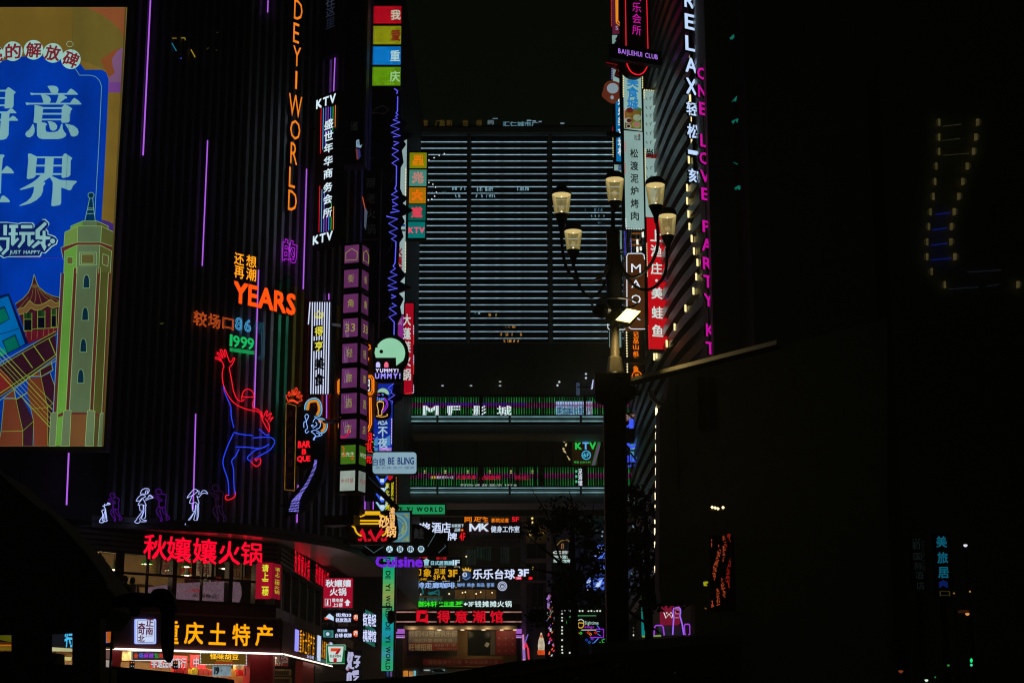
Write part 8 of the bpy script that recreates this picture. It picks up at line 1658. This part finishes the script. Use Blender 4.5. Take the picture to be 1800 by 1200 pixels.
MB(pm(.3, .26, .15, .4)).pbox(FP(27.9), FP(27.9).rect(1050, 667, 1056, 670), 0, .1).pbox(FP(27.9), FP(27.9).rect(1087, 660, 1096, 663), 0, .1).pbox(FP(27.9), FP(27.9).rect(1086, 672, 1092, 674), 0, .1).build('latch', t)
MB(BK).tube([at(1068, 690, 28.3), at(1125, 690, 28)], .05).build('cross_arm', t)

# ================================================================== AWNING EDGE, TREES, FOREGROUND
aw = thing('awning', 'dark sloping awning on the right with its metal edge lit gold by the flood lamp', 'awning', at(1250, 760, 27))
A0, A1 = at(1104, 671, 29), at(1365, 605, 24.0)
dirn = (A1 - A0).normalized(); upv = Vector((0, 0, 1)); bckv = Vector((.5, .9, 0)).normalized()
def strip(z0, z1, y0, y1, m_, nm):
    a_, b_ = A0, A1; P_ = []
    for p in (a_, b_): P_.append([p + upv * z0 + bckv * y1, p + upv * z1 + bckv * y1, p + upv * z1 + bckv * y0, p + upv * z0 + bckv * y0])
    v = P_[0] + P_[1]; MB(m_).add(v, [(0, 1, 2, 3), (7, 6, 5, 4), (0, 4, 5, 1), (1, 5, 6, 2), (2, 6, 7, 3), (3, 7, 4, 0)]).build(nm, aw)
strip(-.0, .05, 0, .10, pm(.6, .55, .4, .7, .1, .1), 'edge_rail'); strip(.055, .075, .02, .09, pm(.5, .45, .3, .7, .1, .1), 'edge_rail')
strip(-.02, -.003, .03, .25, pm(.015, .015, .015, .6), 'roof_sheet')
MB(pm(.22, .22, .17, .3, .6)).solid(FP(70), [(1139, 688), (1147, 686), (1152, 698), (1160, 706), (1168, 710), (1160, 712), (1150, 706), (1143, 698)], 0, .2).build('curved_trim', rb)
# trees: tapered trunk, limbs, leaf clumps
leafm = pm(.03, .05, .02, .6); barkm = pm(.04, .03, .02, .8)
def tree(lab, cx, Y, ybase_z, blobs, limbs, n, seed, cat='tree'):
    random.seed(seed); p0 = at(cx, 1100, Y); t = thing('tree', lab, cat, Vector((p0.x, Y, 0)), 'street trees in front of the mall')
    top = at(cx, 900, Y)
    MB(barkm).tube([Vector((p0.x, Y, 0)), Vector((p0.x + .1, Y, 2.0)), Vector((top.x, Y, top.z))], .22, 8, r2=.05).build('trunk', t)
    mb = MB(barkm)
    for L_ in limbs: mb.tube([at(x, y, Y + random.uniform(-.5, .5)) for x, y in L_], .045, 5, r2=.008)
    mb.build('limbs', t, kind='stuff')
    mb = MB(leafm)
    for bx, by, br, bn in blobs:
        for i in range(int(bn * n)):
            a_, rr3 = random.uniform(0, 6.283), min(1.35, abs(random.gauss(0, .62))) * br; x, y = bx + rr3 * math.cos(a_) * 1.1, by + rr3 * math.sin(a_) * .8
            p = at(x, y, Y + random.uniform(-1.3, 1.3)); s_ = random.uniform(.04, .11)
            u_ = Vector((random.uniform(-1, 1), random.uniform(-1, 1), random.uniform(-.8, .5))).normalized(); w_ = u_.cross(Vector((random.random(), random.random(), random.random()))).normalized() * s_ * .45
            mb.add([p - u_ * s_, p + w_, p + u_ * s_, p - w_], [(0, 1, 2, 3)])
    mb.build('crown', t, kind='stuff')
tree('dark leafy tree in front of the mall left of the lamp post', 1005, 44, 0, [(990, 905, 30, .8), (1028, 928, 30, .9), (975, 925, 22, .6), (1010, 1020, 34, 1.0), (1045, 1052, 18, .7), (1036, 958, 18, .45), (948, 1085, 22, .5), (985, 1060, 20, .5), (1000, 1040, 26, .8), (940, 930, 20, .35), (1030, 985, 14, .35), (1052, 1002, 18, .4), (1050, 968, 12, .2)],
     [[(1000, 1100), (990, 1000), (960, 900), (935, 860)], [(1003, 1050), (1030, 960), (1045, 880)], [(1000, 1000), (950, 960), (925, 940)], [(1000, 980), (1010, 900), (1000, 860)], [(1005, 1040), (1050, 1000), (1070, 960)], [(990, 1010), (940, 1000), (915, 985)]], 480, 21)
tree('dark leafy tree between the lamp post and the warm light strip', 1135, 42, 0, [(1115, 868, 20, .4), (1120, 895, 26, .6), (1125, 950, 30, 1), (1115, 985, 24, .8), (1140, 1030, 30, 1), (1155, 905, 10, .15), (1175, 1045, 28, 1), (1140, 1060, 18, .5), (1150, 985, 10, .12), (1190, 1050, 16, .5), (1155, 945, 9, .1)],
     [[(1135, 1100), (1125, 1000), (1115, 900), (1108, 840)], [(1130, 1050), (1150, 980), (1160, 900)], [(1130, 1020), (1110, 960), (1100, 930)], [(1100, 1070), (1150, 1105), (1165, 1115)]], 560, 22)
# ledge right with lights
led_ = thing('parapet', 'dark stone parapet rising to the right of the lamp post', 'wall', at(1180, 1200, 20))
MB(pm(.35, .34, .3, .9)).slab(Plane(0, 0, 0, 0, origin=Vector((0, 19.5, 0))), [FP(19.5).pt(x, y) for x, y in ((1040, 1130), (1220, 1117), (1305, 1112), (1305, 1300), (1040, 1300))], .6).build('wall', led_)
MB(em(140, 130, 96)).tube([FP(19.3).pt(1172, 1140.5), FP(19.3).pt(1177, 1139.5)], .012).build('tip_light', led_)
st_ = thing('stair_parapet', 'dark sloping stair parapet with hedge along the bottom of the photo', 'wall', at(900, 1230, 16))
pw = FP(16.0)
MB(pm(.35, .32, .28, .9)).slab(pw, [pw.pt(x, y) for x, y in ((560, 1199), (700, 1190), (790, 1182), (900, 1162), (1000, 1153), (1064, 1146), (1300, 1128), (1300, 1420), (560, 1420))], .4).build('wall', st_)
MB(pm(.7, .45, .22, .6)).slab(FP(15.9), [FP(15.9).pt(x, y) for x, y in ((850, 1188), (930, 1172), (1062, 1155), (1062, 1161), (960, 1177), (880, 1190))], .08).build('lit_coping', st_)  # warm light on the coping put into its brown colour
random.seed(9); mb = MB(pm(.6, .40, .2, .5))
for i in range(2600):
    x = random.uniform(840, 1260); yt = 1192 - (x - 840) * .10; y = random.uniform(yt, yt + 60)
    p = at(x, y, 15.6 + random.uniform(-.2, .2)); s_ = random.uniform(.008, .016); u_ = Vector((random.uniform(-1, 1), random.uniform(-1, 1), random.uniform(-1, 1))).normalized(); w_ = u_.cross(Vector((random.random(), random.random(), random.random()))).normalized() * s_ * .6
    mb.add([p - u_ * s_, p + w_, p + u_ * s_, p - w_], [(0, 1, 2, 3)])
h_ = mb.build('hedge', None, None, None, None, 'stuff'); 
# left foreground: dark kiosk with sloping roof and rounded metal edge
ks = thing('kiosk', 'big dark out-of-focus kiosk with a steep curved roof edge at the lower left', 'kiosk', at(90, 1230, 14))
pk = FP(14.0)
ro = [(-250, 690), (0, 832), (32, 862), (67, 891), (90, 909), (115, 937), (150, 975), (187, 1027), (198, 1050), (197, 1070), (176, 1100), (126, 1103), (20, 1108), (-250, 1108)]
MB(pm(.3, .3, .26, .9)).slab(pk, [pk.pt(x, y) for x, y in ro], .8).build('roof', ks)
MB(pm(.3, .3, .26, .9)).slab(FP(13.9), [FP(13.9).pt(x, y) for x, y in ((-250, 1142), (80, 1145), (80, 1165), (130, 1168), (176, 1172), (176, 1420), (-250, 1420))], .6).build('lower_wall', ks)
MB(pm(.3, .3, .26, .9)).slab(FP(13.8), [FP(13.8).pt(x, y) for x, y in ((127, 1085), (176, 1085), (176, 1420), (127, 1420))], .2).slab(FP(13.8), [FP(13.8).pt(x, y) for x, y in ((20, 1095), (80, 1095), (80, 1420), (20, 1420))], .2).build('post', ks)
MB(pm(.22, .24, .24, .3, .7)).tube([FP(13.7).pt(x, y) for x, y in ((78, 897), (92, 909), (116, 936), (151, 974), (187, 1025))], .012, 6).build('edge_trim', ks)
MB(pm(.5, .5, .45, .25, .8)).tube([FP(13.7).pt(x, y) for x, y in catmull([(189, 1036), (194, 1038), (198, 1044), (199, 1056), (198, 1100), (195, 1150), (192, 1210)], 3)], .011, 6).build('metal_tube', ks)
pk2 = FP(17.0)
t = thing('lit_window_scene', 'blurred bright strips seen through the openings of the dark kiosk', 'light', pk2.pt(80, 1170)); t.name = 'shop_light_strips'
for pts, c in (([(0, 1108), (19, 1112), (20, 1128), (0, 1124)], (70, 70, 8)), ([(-40, 1124), (20, 1128), (20, 1132), (-40, 1132)], (60, 30, 14)), ([(-40, 1132), (20, 1132), (20, 1134.5), (-40, 1134.5)], (170, 96, 20)), ([(-40, 1136), (20, 1136.5), (20, 1142), (-40, 1142)], (100, 80, 16)),
               ([(80, 1106), (126, 1104), (127, 1136), (80, 1136)], (18, 20, 26)), ([(80, 1136), (126, 1139), (125, 1144), (80, 1143)], (176, 176, 130)), ([(78, 1151), (122, 1154), (120, 1160), (79, 1157)], (190, 180, 110)), ([(66, 1110), (82, 1104), (81, 1138), (66, 1140)], (30, 44, 42))):
    MB(em(*c, 1, .25, 4)).solid(pk2, pts, 0, .1).build('light_strip', t)
text(pk2, '特', (114, 1102, 131, 1136), em(70, 180, 226, 1.1), t, .03, .02, .03)
for pts, c in (([(181, 1090), (187, 1088), (187, 1128), (180, 1129)], (70, 110, 190)), ([(184, 1096), (195, 1094), (195, 1108), (188, 1108)], (20, 110, 60)), ([(187, 1104), (195, 1102), (194, 1126), (187, 1128)], (190, 90, 20)), ([(178, 1140), (190, 1142), (190, 1158), (178, 1156)], (96, 70, 66)), ([(178, 1158), (193, 1160), (192, 1172), (178, 1170)], (160, 150, 140))):
    MB(em(*c, 1, .25, 4)).solid(pk2, pts, 0, .1).build('light_strip', t)
# dark hanging arm (out-of-focus camera with long lens) in front of the fascia
ca_ = thing('security_camera', 'black blurred camera with long drooping housing in front of the shop fascia', 'camera', at(295, 1166, 12)); pc3 = FP(12.0)
def arm_body(pts, Y=12.0): return [at(x, y, Y) for x, y in pts]
bodym = pm(.012, .012, .012, .6)
mb = MB(bodym); P_ = arm_body([(296, 1062), (295.5, 1085), (295, 1110), (295, 1140), (296, 1156), (297, 1164)]); rs_ = [.050, .050, .050, .046, .036, .010]
vs = []; fs = []
for p, r3 in zip(P_, rs_): vs += [p + Vector((math.cos(k * .5236) * r3, math.sin(k * .5236) * r3, 0)) for k in range(12)]
for i in range(len(P_) - 1):
    for k in range(12): fs.append((i * 12 + k, i * 12 + (k + 1) % 12, (i + 1) * 12 + (k + 1) % 12, (i + 1) * 12 + k))
mb.add(vs, fs).build('long_housing', ca_, smooth=True)
MB(bodym).slab(pc3, [pc3.pt(x, y) for x, y in catmull([(264, 1058), (264, 1044), (272, 1035), (290, 1034), (303, 1044), (308, 1060), (307, 1075), (284, 1078), (280, 1068), (264, 1064)], 3, True)], .09).build('mount_head', ca_)
MB(bodym).slab(pc3, [pc3.pt(x, y) for x, y in ((196, 1050), (215, 1044), (235, 1040), (266, 1042), (266, 1066), (246, 1066), (240, 1082), (230, 1082), (226, 1066), (196, 1066))], .06).build('arm', ca_)
# sloped dark awning bottom edge in front of the shop
t = thing('front_canopy', 'dark sloping canopy edge cutting across the bottom of the souvenir shop', 'canopy', at(300, 1230, 20)); pf = FP(20)
MB(pm(.035, .025, .012, .7)).slab(pf, [pf.pt(x, y) for x, y in ((150, 1165), (195, 1170), (300, 1180), (399, 1192), (402, 1205), (402, 1400), (150, 1400))], .5).build('canopy_sheet', t)
# three pairs of neon dancers on the canopy
PNd = Plane(0, 0, 0, 46, origin=PF.o + PF.n * 1.2)
kn = lambda p: T(160, 830, 7.2, p)
wbn, ppn = em(176, 190, 255, 1.25), em(74, 10, 128, 1.0)
for lab, ps in (('small blue-white neon figure of a dancing person at the left end of the canopy', [[(145, 425), (170, 420), (165, 435), (180, 455), (185, 475), (200, 580)], [(175, 395), (172, 410), (190, 415), (215, 390), (240, 400), (210, 410)], [(205, 385), (225, 385), (245, 400)], [(135, 485), (160, 470), (180, 480), (155, 545), (120, 590), (105, 625), (140, 635), (165, 620), (140, 600), (160, 560)], [(135, 485), (150, 530), (140, 570)], [(180, 480), (190, 590), (210, 605), (175, 620), (165, 600), (165, 540)]]),
                ('middle blue-white neon figure in a tall hat on the canopy', [[(625, 270), (640, 225), (680, 203), (730, 207), (735, 235), (715, 265), (690, 270), (625, 270)], [(690, 270), (690, 240), (710, 225), (720, 245), (710, 265)], [(570, 360), (600, 310), (650, 280), (690, 300), (680, 310), (640, 330), (620, 355), (570, 362)], [(690, 355), (740, 330), (785, 320), (760, 290), (735, 285), (725, 315), (690, 335)], [(740, 300), (760, 305), (790, 320)], [(650, 330), (610, 380), (595, 415), (640, 405), (690, 420), (698, 410), (660, 335)], [(612, 412), (620, 480), (650, 490), (585, 575), (575, 600), (550, 620), (575, 640), (610, 635), (625, 605), (615, 585), (655, 520), (660, 410)], [(665, 412), (670, 490), (640, 570), (640, 585), (665, 600), (700, 605), (690, 620), (630, 622)], [(690, 420), (690, 560), (670, 580)]]),
                ('right blue-white neon figure crossed by a purple tube on the canopy', [[(1215, 320), (1240, 280), (1300, 215), (1330, 215), (1350, 240), (1280, 290), (1215, 322)], [(1345, 230), (1370, 235), (1360, 275), (1395, 255), (1410, 230), (1450, 232), (1478, 270), (1440, 260), (1400, 270), (1370, 310), (1345, 305)], [(1290, 280), (1270, 320), (1245, 385), (1290, 390), (1320, 375), (1350, 400), (1368, 385), (1350, 330), (1340, 290)], [(1280, 400), (1285, 485), (1310, 495), (1235, 595), (1215, 620), (1190, 655), (1220, 675), (1270, 670), (1280, 655), (1245, 635), (1245, 605), (1310, 500), (1325, 405)], [(1330, 405), (1325, 500), (1300, 595), (1345, 600), (1362, 500), (1360, 400)], [(1345, 410), (1345, 500), (1340, 595)]])):
    t = thing('neon_figure', lab, 'neon sign', PNd.pt(ps[0][0][0] / 7.2 + 160, 920), 'neon dancers on the canopy')
    for p in ps: MB(wbn).neon(PNd, kn(p), 0, .011 if 'small' not in lab else .013, smooth=2).build('neon_tube', t)
for lab, dx, sc, mt in (('dim violet neon partner of the small dancing figure', -530, .87, ppn), ('dim violet neon partner of the middle dancing figure', 0, 1, ppn), ('faintest violet neon partner beside the climber', 700, 1.02, em(44, 14, 60))):
    ps = [[(825, 215), (860, 205), (890, 230), (890, 265), (850, 280), (820, 250), (825, 215)], [(790, 295), (830, 295), (900, 350), (880, 360), (800, 310)], [(890, 270), (940, 280), (955, 320), (940, 350), (945, 430), (890, 440), (865, 430), (860, 360)], [(860, 430), (822, 480), (850, 540), (885, 580), (880, 610), (895, 615), (900, 580), (870, 480), (890, 445)], [(900, 445), (910, 500), (960, 560), (950, 600), (990, 590), (990, 565), (950, 510), (935, 440)]]
    by = 620; t = thing('neon_figure', lab, 'neon sign', PNd.pt(160 + (880 + dx) / 7.2, 918), 'neon dancers on the canopy')
    for p in ps:
        q_ = [((905 + (x - 905) * sc + dx + (-60 if dx < 0 else 20 * (dx > 0))), by + (y - by) * sc * (1 if dx <= 0 else 1.15) + (20 if dx > 0 else 0)) for x, y in p]; MB(mt).neon(PNd, kn(q_), 0, .012, smooth=2).build('neon_tube', t)
# ================================================================== THIN HAZE ADDED TO LIFT THE BLACKS
hm, hnt, hout = node_mat('night_air'); pv_ = hnt.nodes.new('ShaderNodeVolumePrincipled')
pv_.inputs['Density'].default_value = .0011; pv_.inputs['Anisotropy'].default_value = .55; pv_.inputs['Color'].default_value = (.92, 1, .72, 1)
hnt.links.new(pv_.outputs[0], hout.inputs['Volume']); cy.volume_bounces = 0
hb_ = MB(hm).box(-150, 150, -40, 420, -1, 62); hb_.f = [tuple(reversed(f)) for f in hb_.f]
hb_.build('haze', None, None, None, None, 'stuff')
